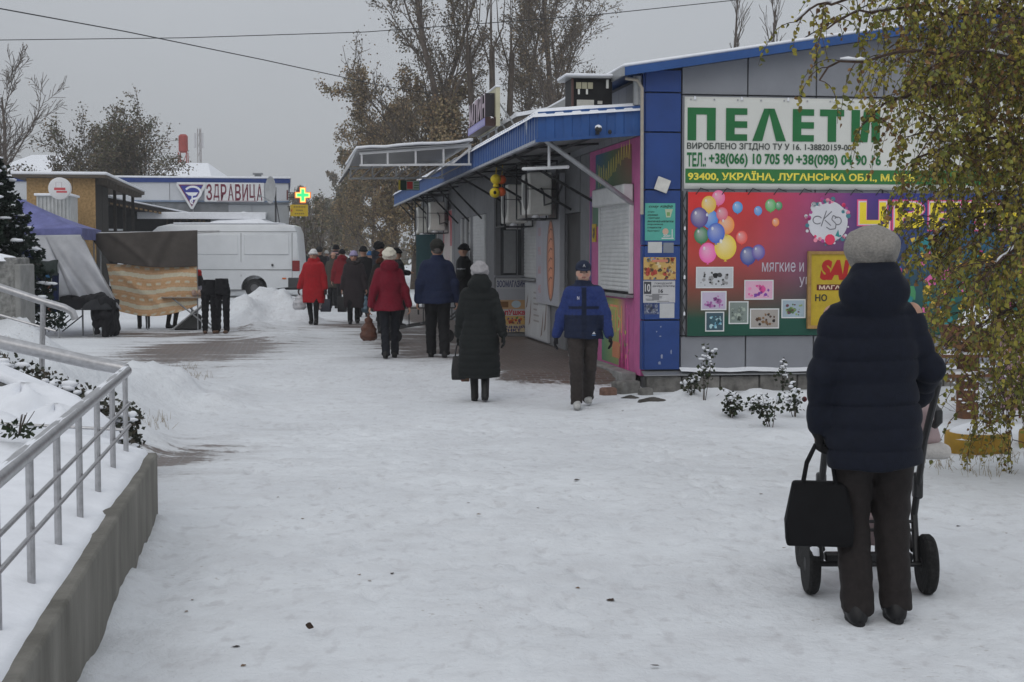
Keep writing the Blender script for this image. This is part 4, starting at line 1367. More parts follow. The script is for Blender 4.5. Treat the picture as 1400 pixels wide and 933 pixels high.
# yellow warning sticker plate
ws = empty('warning_plate', KL(-0.024, 2.98, 1.86), RZS, label='small yellow warning plate beside the roller shutter', cat='sign')
MB().box(-0.13, 0.13, -0.012, 0, -0.13, 0.13).build('plate', YEL, ws)
f = Flat()
f.strokes([(-0.06, -0.06), (0.02, 0.02), (-0.04, 0.06)], 0.05, (0.02, 0.02, 0.02), 1)
f.strokes([(0.0, -0.08), (0.07, 0.0), (0.05, 0.08)], 0.04, (0.02, 0.02, 0.02), 1)
f.build('printed_mark', ws, loc=(0, -0.0125, 0))
# grey bay and dark door recess
sbox('wall_panel', GREYD, 3.37, 4.06, 0.0, 3.05)
MB().box(-0.03, 0.034, 4.07, 5.28, 2.2, 3.05).build('wall_panel', GREYD, KR)
MB().box(0.010, 0.036, 4.07, 5.28, 0.0, 2.19).build('door', mat('dark_door', (0.035, 0.034, 0.034), rough=0.5, ns=4, na=0.3), KR)
MB().box(-0.06, 0.009, 4.15, 4.19, 0.95, 1.25).build('door_handle', STEEL, KR)
sbox('wall_panel', GREYD, 5.29, 7.60, 0.0, 3.05)
sbox('wall_panel', GREYD, 7.61, 9.49, 0.0, 3.05)
# poster board with a sausage, standing proud of the wall
pb = empty('food_poster', KL(-0.03, 7.58, 0), RZS, label='tall pale poster board with a big orange sausage picture', cat='poster')
MB().box(0, 2.28, -0.09, 0, 0.70, 2.86).build('board', mat('poster_white', (0.40, 0.41, 0.44), rough=0.45, ns=3, na=0.06), pb, bevel=0.006)
f = Flat()
f.rect(0.02, 0.72, 0.72, 2.84, pc(150, 150, 158), 1)
for k in range(5):
    f.text(['100', '120', '95', '60', '45'][k], 0.25, 0.52, 2.2 - 0.33 * k, 2.34 - 0.33 * k, pc(165, 120, 125), 2)
f.poly([(0.8, 0.75), (2.2, 0.75), (2.2, 2.84), (0.8, 2.84)], None, 1, cols=[pc(150, 152, 160), pc(140, 142, 150), pc(120, 120, 125), pc(145, 146, 152)])
sau = [(1.45 + 0.13 * math.sin(t * 2.6), 0.95 + 1.15 * t) for t in np.linspace(0, 1, 14)]
for w_, c_, ly_ in ((0.95, pc(95, 80, 75), 2), (0.75, pc(168, 108, 80), 3), (0.36, pc(190, 130, 98), 4)):
    f.disc(1.5, 1.45, w_ * 0.42, c_, ly_, w_ * 0.2 + 0.5)
for k in range(6):
    z_ = 1.1 + 0.16 * k
    f.strokes([(1.3, z_), (1.5, z_ + 0.07), (1.66, z_ + 0.05)], 0.025, pc(120, 65, 50), 5)
for k in range(9):
    x_ = 1.25 + 0.1 * k
    f.poly([(x_, 2.1), (x_ + 0.09, 2.15), (x_ + rn.uniform(0, .2), 2.82), (x_ - 0.1, 2.8)], pc(70 + 10 * (k % 3), 68, 66), 2)
f.build('printed_picture', pb, loc=(0, -0.0915, 0))
# low poster
lp = empty('low_poster', KL(-0.03, 9.1, 0), RZS, label='low white poster with brown leaf drawings at pavement level', cat='poster')
MB().box(0, 2.48, -0.045, 0, 0.04, 1.05).build('board', mat('poster_white', (0.40, 0.41, 0.44)), lp)
f = Flat()
f.rect(0.03, 2.45, 0.07, 1.02, pc(158, 160, 162), 1)
for (cx, cz, hgt) in ((0.6, 0.5, 0.5), (1.9, 0.35, 0.5), (2.25, 0.55, 0.7), (0.25, 0.7, 0.3)):
    f.poly([(cx - 0.16, cz - hgt / 2), (cx - 0.05, cz - hgt * 0.2), (cx + 0.14, cz + hgt / 2), (cx + 0.1, cz), (cx, cz - hgt * 0.4)], pc(95, 75, 68), 2)
for k in range(6):
    f.rect(1.0, 1.0 + rn.uniform(0.3, 0.6), 0.85 - 0.1 * k, 0.88 - 0.1 * k, pc(125, 122, 122), 2)
f.build('printed_picture', lp, loc=(0, -0.0465, 0))
sbox('window_shutter', SHUT, 7.72, 9.3, 1.12, 2.3, out=0.05)
for k in range(18):
    sbox('shutter_slat', SHUT, 7.72, 9.3, 1.14 + 0.064 * k, 1.19 + 0.064 * k, out=0.062, back=-0.049)
sbox('window_sill', mat('galvanised_flashing', (0.32, 0.33, 0.34)), 7.65, 9.35, 1.07, 1.11, out=0.14)
# the bay that stands 0.57 m farther out, s 9.5 - 25
PX = -0.57
MB().box(PX + 0.04, 0.03, 9.53, 25.0, -0.1, 3.1).build('bay_core', BACK, KR)
BAYF = -0.02
MB().box(PX, 0.0, 9.50, 9.53, 0.0, 0.07).build('bay_panel', GREYD, KR)
MB().box(PX, 0.0, 9.50, 9.53, 2.42, 3.1).build('bay_panel', GREYD, KR)
for x0, x1 in ((PX, PX + 0.09), (-0.08, -0.001)):
    MB().box(x0, x1, 9.485, 9.53, 1.16, 2.42).build('window_frame', GREYD, KR)
w_ = MB().box(PX + 0.09, -0.08, 9.50, 9.52, 1.16, 2.42).build('window', GLASSD, KR)
MB().box(PX + 0.15, PX + 0.38, 9.485, 9.499, 1.2, 2.0).build('blind', mat('grey_blind', (0.26, 0.27, 0.28), rough=0.7, ns=8), w_)
MB().box(PX + 0.20, -0.09, 9.485, 9.499, 2.02, 2.40).build('blind', mat('white_blind', (0.5, 0.5, 0.5), rough=0.7, ns=8), w_)
for zz_ in (1.6,):
    MB().box(PX + 0.4, PX + 0.42, 9.475, 9.499, 1.16, 2.42).build('mullion', GREYD, w_)
MB().box(PX - 0.03, 0.0, 9.42, 9.52, 1.115, 1.155).build('window_sill', GREYP, KR)
# pet-shop / vegetable lettering board facing the camera
vb = empty('shop_board', KL(PX / 2, 9.495, 0), TH, label='colourful lettered shop board under the bay window', cat='sign')
hw = -PX / 2 - 0.004
MB().box(-hw, hw, -0.03, 0, 0.08, 1.11).build('board', mat('poster_white', (0.40, 0.41, 0.44)), vb)
f = Flat()
f.rect(-hw, hw, 0.90, 1.10, pc(150, 152, 155), 1)
f.text('ЗООМАГАЗИН', -hw + 0.01, hw - 0.01, 0.93, 1.06, pc(40, 45, 85), 2, bold=0.03)
f.rect(-hw, hw, 0.70, 0.895, pc(140, 142, 148), 1)
f.rect(-hw, hw, 0.52, 0.69, pc(160, 130, 95), 1)
f.disc(0.10, 0.61, 0.09, pc(150, 165, 175), 2, 0.07)
f.rect(-0.2, -0.05, 0.55, 0.66, pc(105, 75, 45), 2)
f.rect(-hw, hw, 0.395, 0.515, pc(165, 160, 158), 1)
f.text('лапУшка', -hw + 0.015, hw - 0.015, 0.405, 0.51, pc(160, 30, 50), 2, bold=0.04)
f.rect(-hw, hw, 0.225, 0.39, pc(170, 140, 85), 1)
f.speck(-hw + 0.01, hw - 0.01, 0.235, 0.385, 26, [pc(165, 50, 40), pc(90, 60, 100), pc(70, 110, 50), pc(175, 95, 40), pc(150, 40, 60)], rn, 2, 0.02, 0.045)
f.rect(-hw, hw, 0.085, 0.22, pc(165, 150, 120), 1)
f.text('ТОЧНЫЙ', -hw + 0.02, hw - 0.01, 0.155, 0.215, pc(40, 42, 95), 2, bold=0.04)
f.text('ПУНКТ', -hw + 0.05, hw - 0.09, 0.09, 0.148, pc(40, 42, 95), 2, bold=0.04)
f.build('lettering', vb, loc=(0, -0.0315, 0))
# bay side wall: panels, windows, posters
s = 9.54
i = 0
segs = [(9.54, 10.7, 'panel'), (10.71, 12.6, 'shutter'), (12.61, 13.2, 'panel'), (13.21, 14.9, 'window'), (14.91, 16.3, 'panel'), (16.31, 18.6, 'poster'), (18.61, 20.2, 'panel'), (20.21, 22.2, 'window'), (22.21, 24.98, 'panel')]
for (s0, s1, k) in segs:
    if k == 'panel':
        sbox('wall_panel', GREYD, s0, s1, 0.0, 3.1, lx=PX)
    else:
        sbox('wall_panel', GREYD, s0, s1, 0.0, 0.9, lx=PX)
        sbox('wall_panel', GREYD, s0, s1, 2.35, 3.1, lx=PX)
        if k == 'shutter':
            sbox('window_shutter', SHUT, s0, s1, 0.91, 2.34, lx=PX, out=0.04)
            for r in range(22):
                sbox('shutter_slat', SHUT, s0 + 0.05, s1 - 0.05, 0.93 + 0.064 * r, 0.98 + 0.064 * r, lx=PX, out=0.052, back=-0.039)
        elif k == 'window':
            w_ = sbox('window', GLASSD, s0, s1, 0.91, 2.34, lx=PX, out=0.0)
            for r in (0.0, 0.5, 0.96):
                MB().box(PX - 0.04, PX - 0.002, s0 + (s1 - s0) * r, s0 + (s1 - s0) * r + 0.06, 0.91, 2.34).build('frame', WHITEM, w_)
        else:
            sbox('wall_panel', GREYD, s0, s1, 0.91, 2.34, lx=PX)
rp = empty('red_poster', KL(PX - 0.02, 18.4, 0), RZS, label='red and white poster on the far bay wall', cat='poster')
MB().box(0, 2.0, -0.05, 0, 0.5, 2.6).build('board', mat('poster_white', (0.40, 0.41, 0.44)), rp)
f = Flat()
f.rect(0.02, 1.98, 1.75, 2.58, pc(140, 62, 68), 1)
f.rect(0.3, 1.6, 1.1, 2.35, pc(160, 150, 148), 2)
f.rect(0.02, 1.98, 0.52, 1.74, pc(160, 156, 150), 1)
f.poly([(1.0, 0.9), (1.5, 0.8), (1.4, 1.5)], pc(160, 80, 80), 3)
f.build('printed_picture', rp, loc=(0, -0.0515, 0))
tb_ = empty('teal_notice_board', KL(PX - 0.35, 20.0, 0), TH, label='dark teal board standing out from the bay wall', cat='board')
MB().box(-0.25, 0.25, 0, 0.05, 0.6, 2.06).build('panel', mat('teal_board', (0.025, 0.07, 0.08), rough=0.6, ns=4), tb_)
for xx in (-0.2, 0.2):
    MB().bar((xx, 0.025, 0.0), (xx, 0.025, 0.6), 0.04).build('leg', DARK, tb_)
# downpipe, gutter end and cable pipe at the corner
MB().tube([(-0.27, -0.06, 3.74), (-0.12, -0.08, 3.72), (-0.06, -0.085, 3.62), (-0.055, -0.085, 2.05)], 0.022, 10).build('cable_pipe', mat('beige_pipe', (0.40, 0.36, 0.30), rough=0.6, ns=8), KR)
MB().tube([(-0.085, 0.05, 3.78), (-0.085, 0.05, 3.42)], 0.062, 12).build('downpipe', mat('galvanised_flashing', (0.32, 0.33, 0.34)), KR)
# step of wall between canopy roof and eave
for k in range(6):
    MB().box(-0.012, 0.03, 0.11 + 0.45 * k, 0.11 + 0.45 * k + 0.435, 3.06, 3.76).build('upper_wall_panel', GREYP, KR)
MB().box(-0.012, 0.03, 2.815, 25.0, 3.06, 3.76).build('upper_wall_panel', GREYP, KR)
# paved edging strip under the mural
MB().box(-0.22, -0.03, 0.3, 4.0, -0.1, 0.03).build('kerb', mat('kerb_concrete', (0.24, 0.24, 0.235), rough=0.9, ns=6, na=0.3), KR, bevel=0.01)

# ---- canopy: sloping sheet, corrugated blue fascia, struts, snow
CX = -1.36
def cz(lx):                                      # underside height of the canopy
    return 2.955 + (lx - CX) * 0.075
S0, S1 = 0.02, 25.0
MB().prism([(CX, cz(CX) + 0.10), (-0.02, cz(-0.02) + 0.10), (-0.02, cz(-0.02) + 0.13), (CX, cz(CX) + 0.13)], 'y', S0, S1).build('canopy_deck', mat('canopy_underside', (0.26, 0.27, 0.28), rough=0.6, ns=3, na=0.12), KR)
def corrugated(a, b, z0a, z0b, h, pitch, amp, nrm):
    a, b = Vector(a), Vector(b)
    L = (b - a).length
    n = max(2, int(L / pitch))
    nv = Vector(nrm)
    v, fcs = [], []
    for i in range(n):
        for (t, o) in ((0.0, 0), (0.42, 0), (0.5, 1), (0.92, 1)):
            u = (i + t) / n
            p = a.lerp(b, u) + nv * (amp * o)
            z = z0a + (z0b - z0a) * u
            v.append((p.x, p.y, z))
            v.append((p.x, p.y, z + h))
    m_ = len(v) // 2
    for i in range(m_ - 1):
        fcs.append((2 * i, 2 * i + 2, 2 * i + 3, 2 * i + 1))
    return v, fcs
def cor_ob(name, *a):
    v, fcs = corrugated(*a)
    o = mesh_ob(name, v, fcs, BLUEF, KR, None)
    sd_ = o.modifiers.new('t', 'SOLIDIFY')
    sd_.thickness = 0.003
    return o
cor_ob('fascia', (CX, S0, 0), (CX, S1, 0), 2.965, 2.965, 0.345, 0.20, 0.016, (-1, 0, 0))
cor_ob('fascia', (CX, S0 - 0.01, 0), (-0.04, S0 - 0.01, 0), 2.965, 2.965 + 1.32 * 0.075, 0.35, 0.20, 0.016, (0, -1, 0))
MB().prism([(CX - 0.03, 2.94), (CX - 0.03, 2.975), (-0.04, 2.975 + 0.099), (-0.04, 2.94 + 0.099)], 'y', S0 - 0.035, S0 + 0.02).build('fascia_trim', BLUEF, KR)
MB().box(CX - 0.035, CX + 0.02, S0 + 0.022, S1, 2.935, 2.972).build('fascia_trim', mat('frosted_trim', (0.34, 0.36, 0.40), rough=0.6, ns=14, na=0.3), KR)
def _cs(A, B):
    e = np.minimum(sm(CX - 0.07, CX + 0.01, A), sm(S0 - 0.06, S0 + 0.02, B))
    return 3.30 + (A - CX) * 0.075 + 0.045 * e + 0.014 * wavy(A * 3, B * 1.3) * e - 0.05 * (1 - e)
sheet('canopy_snow', SNOW, KR, CX - 0.07, -0.03, S0 - 0.06, S1 + 0.05, 16, 220, _cs)
MB().prism([(CX + 0.02, 3.20), (-0.03, 3.30), (-0.03, 3.33), (CX + 0.02, 3.24)], 'y', S0 + 0.02, S1).build('canopy_roof', mat('galvanised_flashing', (0.32, 0.33, 0.34)), KR)
# icicles
for (s_, L_) in ((0.6, 0.16), (0.66, 0.22), (0.75, 0.10), (1.4, 0.07), (2.2, 0.08), (3.1, 0.06)):
    MB().tube([(CX - 0.045, s_, 3.30), (CX - 0.045, s_, 3.30 - L_)], [0.009, 0.001], 6).build('icicle', mat('ice', (0.7, 0.74, 0.78), rough=0.1, ns=10, spec=0.5), KR)
# struts
MB().tube([(CX + 0.12, 0.18, 2.98), (-0.03, 0.52, 2.20)], 0.032, 10).build('strut', mat('galvanised_flashing', (0.32, 0.33, 0.34)), KR)
MB().tube([(CX + 0.20, 0.35, 2.97), (CX + 0.20, 0.35, 2.66)], 0.018, 8).build('strut', WHITEM, KR)
MB().tube([(CX - 0.05, 0.9, 2.66), (CX + 0.45, 0.35, 2.66)], 0.022, 8).build('lamp_tube', WHITEM, KR)
for k in range(11):
    s_ = 2.6 + 2.15 * k
    lxw = -0.03 if s_ < 9.4 else PX - 0.03
    MB().bar((CX + 0.06, s_, 2.97), (lxw, s_ + 0.0, 2.25), 0.035).build('strut', DARK, KR)
    MB().bar((CX + 0.04, s_, 3.035), (-0.05, s_, 3.035 + 0.09), 0.04, 0.03).build('rafter', DARK, KR)
for lxb in (-1.0, -0.5):
    MB().bar((lxb, S0 + 0.1, cz(lxb) + 0.055), (lxb, S1 - 0.1, cz(lxb) + 0.055), 0.03, 0.03).build('purlin', DARK, KR)

# ---- air conditioners in cages hung under the canopy
ACM = mat('aircon_white', (0.68, 0.68, 0.64), rough=0.5, ns=5, na=0.1)
def aircon(lx0, s0, z0, label, w=0.36, L=0.86, h=0.68):
    a = empty('air_conditioner', KL(lx0, s0, z0), TH, label=label, cat='air conditioner', group='air conditioners in cages under the canopy')
    MB().box(0, w, 0, L, 0, h).build('casing', ACM, a, bevel=0.025)
    g = MB().lathe([(0.04, -0.016), (0.24, -0.020), (0.27, -0.008), (0.27, 0.0)], (0, 0, 0), 'x', 24)
    g.build('fan_grille', mat('grille_grey', (0.2, 0.2, 0.2), rough=0.5), a, loc=(0, L * 0.42, h * 0.5))
    MB().tube([(w * 0.5, -0.012, h * 0.62), (w * 0.6, -0.06, h * 0.5), (w * 0.62, -0.08, h * 0.22), (w * 1.1, -0.05, h * 0.3), (w * 1.5, 0.0, h * 0.75)], 0.018, 8).build('hose', mat('grey_hose', (0.12, 0.12, 0.12), rough=0.7), a)
    MB().box(w * 0.55, w * 0.95, -0.02, -0.001, h * 0.2, h * 0.62).build('valve_cover', ACM, a, bevel=0.006)
    c_ = MB()
    e = 0.07
    xs_, ys_, zs_ = (-e, w + e), (-e, L + e), (-0.06, h + 0.18)
    for X in xs_:
        for Y in ys_:
            c_.bar((X, Y, zs_[0]), (X, Y, zs_[1]), 0.024)
    for Z in zs_:
        for X in xs_:
            c_.bar((X, ys_[0], Z), (X, ys_[1], Z), 0.022)
        for Y in ys_:
            c_.bar((xs_[0], Y, Z), (xs_[1], Y, Z), 0.022)
    for k in (0.6,):
        c_.bar((xs_[0], ys_[0], h * k), (xs_[1], ys_[0], h * k), 0.012)
    c_.build('cage', DARK, a)
    lump('snow_foot', SNOW, a, w * 0.3, 0.05, 0.07, 0.05, 0.05, -0.04, 2)
    return a
aircon(-0.62, 5.2, 2.18, 'white caged air conditioner nearest the camera under the canopy')
aircon(-0.62, 7.6, 2.10, 'second caged air conditioner, behind the hanging yellow toys')
aircon(-1.08, 17.2, 2.12, 'caged air conditioner near the far end of canopy, nearer of two', L=0.9)
aircon(-1.10, 20.3, 2.10, 'caged air conditioner at the far canopy end, farther of two', L=0.9)

# ---- white frame awning that sticks out over the street
aw = empty('frame_awning', KL(CX - 0.04, 6.5, 2.75), TH, label='white steel frame awning with snow, sticking out over the street', cat='awning')
AL, AD = 1.86, 4.4
def awz(t):
    return 0.61 - 0.12 * t
for yy in (0.0, AD):
    MB().bar((0, yy, 0.30), (-AL, yy, 0.27), 0.035).build('bottom_chord', WHITEM, aw)
    MB().bar((0, yy, awz(0)), (-AL, yy, awz(1) - 0.03), 0.04).build('top_chord', WHITEM, aw)
    for t in (0.02, 0.25, 0.5, 0.75, 0.98):
        MB().bar((-AL * t, yy, 0.30 - 0.03 * t), (-AL * t, yy, awz(t) - 0.03 * t), 0.03).build('post', WHITEM, aw)
    MB().bar((0, yy, 0.58), (-AL * 0.18, yy, 0.30), 0.035).build('brace', WHITEM, aw)
for t in np.linspace(0.08, 0.98, 9):
    MB().bar((-AL * t, 0, 0.29), (-AL * t, AD, 0.29), 0.018).build('bottom_bar', mat('grey_bar', (0.2, 0.2, 0.205), rough=0.5), aw)
sheet('roof_sheet', mat('smoky_polycarbonate', (0.50, 0.51, 0.52), rough=0.35, ns=3, na=0.1, alpha=0.7), aw, -AL - 0.05, 0, -0.08, AD + 0.1, 20, 20, lambda A, B: awz(-A / AL) + 0.03 + 0 * B, thick=0.012)
sheet('roof_snow', SNOW, aw, -AL - 0.06, 0.02, -0.10, AD + 0.1, 40, 60, lambda A, B: awz(-A / AL) + 0.085 + 0.012 * wavy(A * 3, B * 3) + 0.03 * sm(-0.3, 0.0, A), thick=0.045)
MB().add([(-AL - 0.06, -0.08, awz(1) + 0.0), (-AL - 0.17, 0.1, 0.24), (-AL - 0.17, AD, 0.24), (-AL - 0.06, AD, awz(1))], [(0, 1, 2, 3)]).build('end_flap', mat('smoky_polycarbonate', (0.33, 0.34, 0.35)), aw)
MB().bar((-AL - 0.17, 0.05, 0.2), (-AL - 0.17, AD, 0.2), 0.03).build('flap_bar', DARK, aw)
hs = empty('hanging_sign', KL(CX - 0.75, 10.6, 2.80), TH, 0.6, label='small green, red and yellow sign hanging below the awning', cat='sign')
MB().box(-0.34, 0.34, 0, 0.03, -0.02, 0.30).build('panel', mat('sign_dark_green', (0.02, 0.06, 0.04), rough=0.5), hs)
f = Flat()
f.rect(-0.34, -0.28, -0.02, 0.3, pc(190, 170, 50), 1)
f.rect(-0.08, 0.33, 0.0, 0.28, pc(150, 165, 155), 1)
f.rect(-0.07, 0.12, 0.02, 0.26, pc(175, 50, 50), 2)
for k in range(3):
    f.rect(0.16, 0.32, 0.04 + 0.08 * k, 0.08 + 0.08 * k, pc(80, 120, 90), 2)
f.build('lettering', hs, loc=(0, -0.0015, 0))
for xx in (-0.3, 0.3):
    MB().tube([(xx, 0.015, 0.3), (xx, 0.015, 0.40)], 0.006, 6).build('hanger', DARK, hs)

# ---- sign on the canopy edge, seen end-on
rsn = empty('roof_sign', KL(-1.12, 7.6, 3.42), RZS, 0.78, label='cream-backed sign with raised dark letters standing on the canopy edge', cat='sign')
MB().box(0, 3.0, -0.04, 0.04, 0.22, 1.0).build('back_board', mat('cream_board', (0.50, 0.47, 0.33), rough=0.5, ns=4), rsn)
v, fc = text_mesh('МЛИН', 0.03)
lo, hi = v.min(0), v.max(0)
q = MB()
vv = (v - lo) / (hi - lo)
front = [(0.1 + p[0] * 2.7, -0.24, 0.42 + p[1] * 0.48) for p in vv]
back = [(p[0], -0.045, p[2]) for p in front]
nv_ = len(front)
edges = {}
for q_ in fc:
    for k in range(len(q_)):
        e = (q_[k], q_[(k + 1) % len(q_)])
        edges[e] = edges.get(e, 0) + 1
q.add(front + back, list(fc) + [(a_ + nv_, b_ + nv_, b_, a_) for (a_, b_) in edges if (b_, a_) not in edges])
q.build('raised_letters', mat('dark_letter_returns', (0.03, 0.027, 0.032), rough=0.5), rsn, smooth=None)
MB().box(0.05, 2.95, -0.26, -0.045, 0.22, 0.40).build('lower_box', mat('brown_box', (0.05, 0.025, 0.022), rough=0.5), rsn)
f = Flat()
f.rect(0.05, 2.95, 0.23, 0.39, pc(110, 105, 160), 1)
for k in range(16):
    f.rect(0.2 + 0.17 * k, 0.29 + 0.17 * k, 0.26, 0.36, pc(160, 158, 185), 2)
f.build('lettering', rsn, loc=(0, -0.2615, 0))
f = Flat()
f.text('МЛИН', 0.1, 2.8, 0.42, 0.90, pc(150, 135, 145), 1, bold=0.03)
f.build('letter_faces', rsn, loc=(0, -0.2405, 0))
lump('snow', SNOW, rsn, 1.5, -0.13, 1.4, 0.1, 0.07, 0.40, 5)
lump('snow', SNOW, rsn, 1.5, -0.14, 1.35, 0.09, 0.06, 0.90, 6)
MB().box(-0.02, 3.02, -0.06, 0.06, 1.002, 1.04).build('snow_cap', SNOW, rsn, bevel=0.015)
for xx in (0.3, 1.5, 2.7):
    MB().bar((xx, 0.04, 0.75), (xx, 0.55, 0.02), 0.03).build('brace', POLE, rsn)
    MB().bar((xx, 0.0, -0.12), (xx, 0.0, 0.22), 0.04).build('leg', POLE, rsn)
for zz_ in (0.04, 0.18):
    MB().bar((0, -0.02, zz_), (3.0, -0.02, zz_), 0.025).build('frame_bar', POLE, rsn)

# ---- black cabinet with an outdoor unit on the canopy roof
bx = empty('roof_cabinet', KL(-0.86, 0.35, 3.36), TH, label='open black metal cabinet with snow cap on the canopy roof', cat='cabinet')
CB_ = mat('cabinet_black', (0.008, 0.008, 0.009), rough=0.6, ns=8)
MB().box(0, 0.52, 0.03, 0.5, 0, 0.42).build('housing', CB_, bx)
MB().box(0.06, 0.28, 0.005, 0.028, 0.02, 0.15).build('label_panel', mat('cream_label', (0.45, 0.44, 0.40), rough=0.6), bx)
for k, xx in enumerate((0.05, 0.125, 0.20)):
    MB().box(xx, xx + 0.065, 0.005, 0.028, 0.29, 0.37).build('fuse_box', mat('cream_plastic', (0.36, 0.34, 0.24), rough=0.5), bx)
for xx in (0.085, 0.19):
    MB().tube([(xx, 0.012, 0.22), (xx, 0.012, 0.285)], 0.014, 8).build('connector', ACM, bx)
MB().box(0.33, 0.39, 0.012, 0.028, 0.10, 0.14).build('label_panel', mat('cream_label', (0.45, 0.44, 0.40)), bx)
MB().box(-0.012, 0.016, 0.0, 0.029, -0.02, 0.42).build('edge_strip', mat('brown_strip', (0.09, 0.05, 0.045), rough=0.7), bx)
MB().box(0.44, 0.47, 0.005, 0.028, 0.30, 0.41).build('white_clip', ACM, bx)
MB().box(-0.09, 0.60, -0.06, 0.56, 0.422, 0.44).build('lid', mat('galvanised_flashing', (0.32, 0.33, 0.34)), bx)
MB().box(-0.10, 0.61, -0.07, 0.57, 0.441, 0.475).build('snow_cap', SNOW, bx, bevel=0.014)
# small floodlight on the fascia
fl2 = empty('security_light', KL(-0.62, -0.06, 3.05), TH, label='small dark security light mounted on the blue fascia', cat='lamp')
MB().ball((0, -0.05, 0.05), (0.045, 0.05, 0.04), 12, 8).build('lamp_head', DARK, fl2)
MB().box(-0.02, 0.02, -0.03, 0.04, -0.01, 0.03).build('bracket', DARK, fl2)
MB().ball((0.15, -0.03, 0.02), (0.025, 0.03, 0.03), 10, 7).build('sensor', DARK, fl2)
lump('snow', SNOW, fl2, 0.0, -0.05, 0.04, 0.04, 0.02, 0.085, 2)

# ---- hanging toys: two yellow ones, each with an orange one behind
YT = mat('toy_yellow', (0.62, 0.47, 0.02), rough=0.4, ns=5, na=0.08)
OT = mat('toy_orange', (0.60, 0.11, 0.03), rough=0.4, ns=5, na=0.08)
base = atY(678, 262, 23.6)
for (dx, dz, mm, lab, eye) in ((0.0, 0.19, YT, 'upper yellow round lantern toy hanging below the canopy', False), (0.09, 0.185, OT, 'upper orange ball hanging beside the yellow toy', False),
                               (-0.015, -0.02, YT, 'lower yellow round toy with dark eye, below the canopy', True), (0.085, -0.005, OT, 'lower orange ball hanging beside the yellow toy', False)):
    t_ = empty('hanging_toy', base + Vector((dx, 0.05 if mm is OT else 0, dz)), 0, label=lab, cat='toy', group='toys hanging below the canopy')
    r_ = 0.085 if mm is YT else 0.075
    q = MB().ball((0, 0, 0), (r_, r_, r_ * 0.95), 18, 12)
    if mm is YT and not eye:
        q.lathe([(0.045, -0.12), (0.05, -0.10), (0.03, -0.06)], (0, 0, 0), 'z', 12)
    q.build('ball', mm, t_, smooth=80)
    if eye:
        MB().ball((-0.0, -r_ * 0.9, 0.0), (0.025, 0.018, 0.03), 10, 7).build('eye', BLACK, t_)
    top = 2.95 - t_.location.z
    MB().tube([(0, 0, r_ * 0.9), (0.02, 0.0, top)], 0.004, 5).build('string', YEL, t_)

# ---- banner 1 (white, green lettering) on the front
def banner(name, label, x0, x1, z0, z1, m, out=0.03):
    b = empty(name, KL(x0, -out, z0), TH, label=label, cat='banner')
    W, H = x1 - x0, z1 - z0
    nx_, nz_ = 60, 16
    v, fcs = [], []
    for j in range(nz_ + 1):
        for i in range(nx_ + 1):
            v.append((W * i / nx_, 0.0, H * j / nz_))
    fcs = [(j * (nx_ + 1) + i, j * (nx_ + 1) + i + 1, (j + 1) * (nx_ + 1) + i + 1, (j + 1) * (nx_ + 1) + i) for j in range(nz_) for i in range(nx_)]
    o = mesh_ob('vinyl_sheet', v, fcs, m, b, 180)
    s_ = o.modifiers.new('t', 'SOLIDIFY')
    s_.thickness = 0.004
    s_.offset = -1
    return b, W, H
VIN = mat('white_vinyl', (0.66, 0.67, 0.63), rough=0.5, ns=1.2, na=0.04, spec=0.35, bump=0.05, bs=2.5)
b1, W, H = banner('pellet_banner', 'white banner with large green lettering on the kiosk front', 0.50, 5.9, 2.375, 3.53, VIN, out=0.035)
f = Flat()
G1, G2, KB, YB = pc(28, 92, 50), pc(44, 100, 52), pc(52, 58, 54), pc(205, 190, 72)
def BX(px):           # photo column -> banner u, on the front plane
    d_ = ray(px, 200)
    n_ = WY
    t_ = (KC - _C).dot(n_) / d_.dot(n_)
    return ((_C + d_ * t_) - KC).dot(VX) - 0.50
def BZ(py, px=1000):
    d_ = ray(px, py)
    t_ = (KC - _C).dot(WY) / d_.dot(WY)
    return (_C + d_ * t_).z - 2.375
# heavy geometric capitals
def glyph(ch, x0, x1, z0, z1, st):
    P = lambda pts: f.poly(pts, G1, 3)
    m_ = (z0 + z1) / 2
    if ch == 'П':
        f.rect(x0, x0 + st, z0, z1, G1, 3); f.rect(x1 - st, x1, z0, z1, G1, 3); f.rect(x0 + st, x1 - st, z1 - st * 0.75, z1, G1, 3)
    elif ch == 'Е':
        f.rect(x0, x0 + st, z0, z1, G1, 3)
        for a_, b_ in ((z0, z0 + st * 0.72), (m_ - st * 0.36, m_ + st * 0.36), (z1 - st * 0.72, z1)):
            f.rect(x0 + st, x1, a_, b_, G1, 3)
    elif ch == 'Л':
        c_ = (x0 + x1) / 2
        P([(x0, z0), (x0 + st * 1.15, z0), (c_ + st * 0.15, z1), (c_ - st * 0.6, z1)])
        P([(x1 - st * 1.15, z0), (x1, z0), (c_ + st * 0.6, z1), (c_ - st * 0.15, z1)])
    elif ch == 'Т':
        c_ = (x0 + x1) / 2
        f.rect(x0, x1, z1 - st * 0.75, z1, G1, 3); f.rect(c_ - st / 2, c_ + st / 2, z0, z1 - st * 0.75, G1, 3)
    elif ch == 'И':
        f.rect(x0, x0 + st, z0, z1, G1, 3); f.rect(x1 - st, x1, z0, z1, G1, 3)
        P([(x0 + st, z0), (x0 + st * 1.9, z0), (x1 - st, z1), (x1 - st * 1.9, z1)])
zt_, zb_ = BZ(148.5), BZ(193)
for ch, a_, b_ in (('П', 938.5, 977), ('Е', 991, 1020), ('Л', 1027, 1073), ('Е', 1082, 1111), ('Т', 1119, 1152), ('И', 1162, 1201)):
    glyph(ch, BX(a_), BX(b_), zb_, zt_, BX(949) - BX(937))
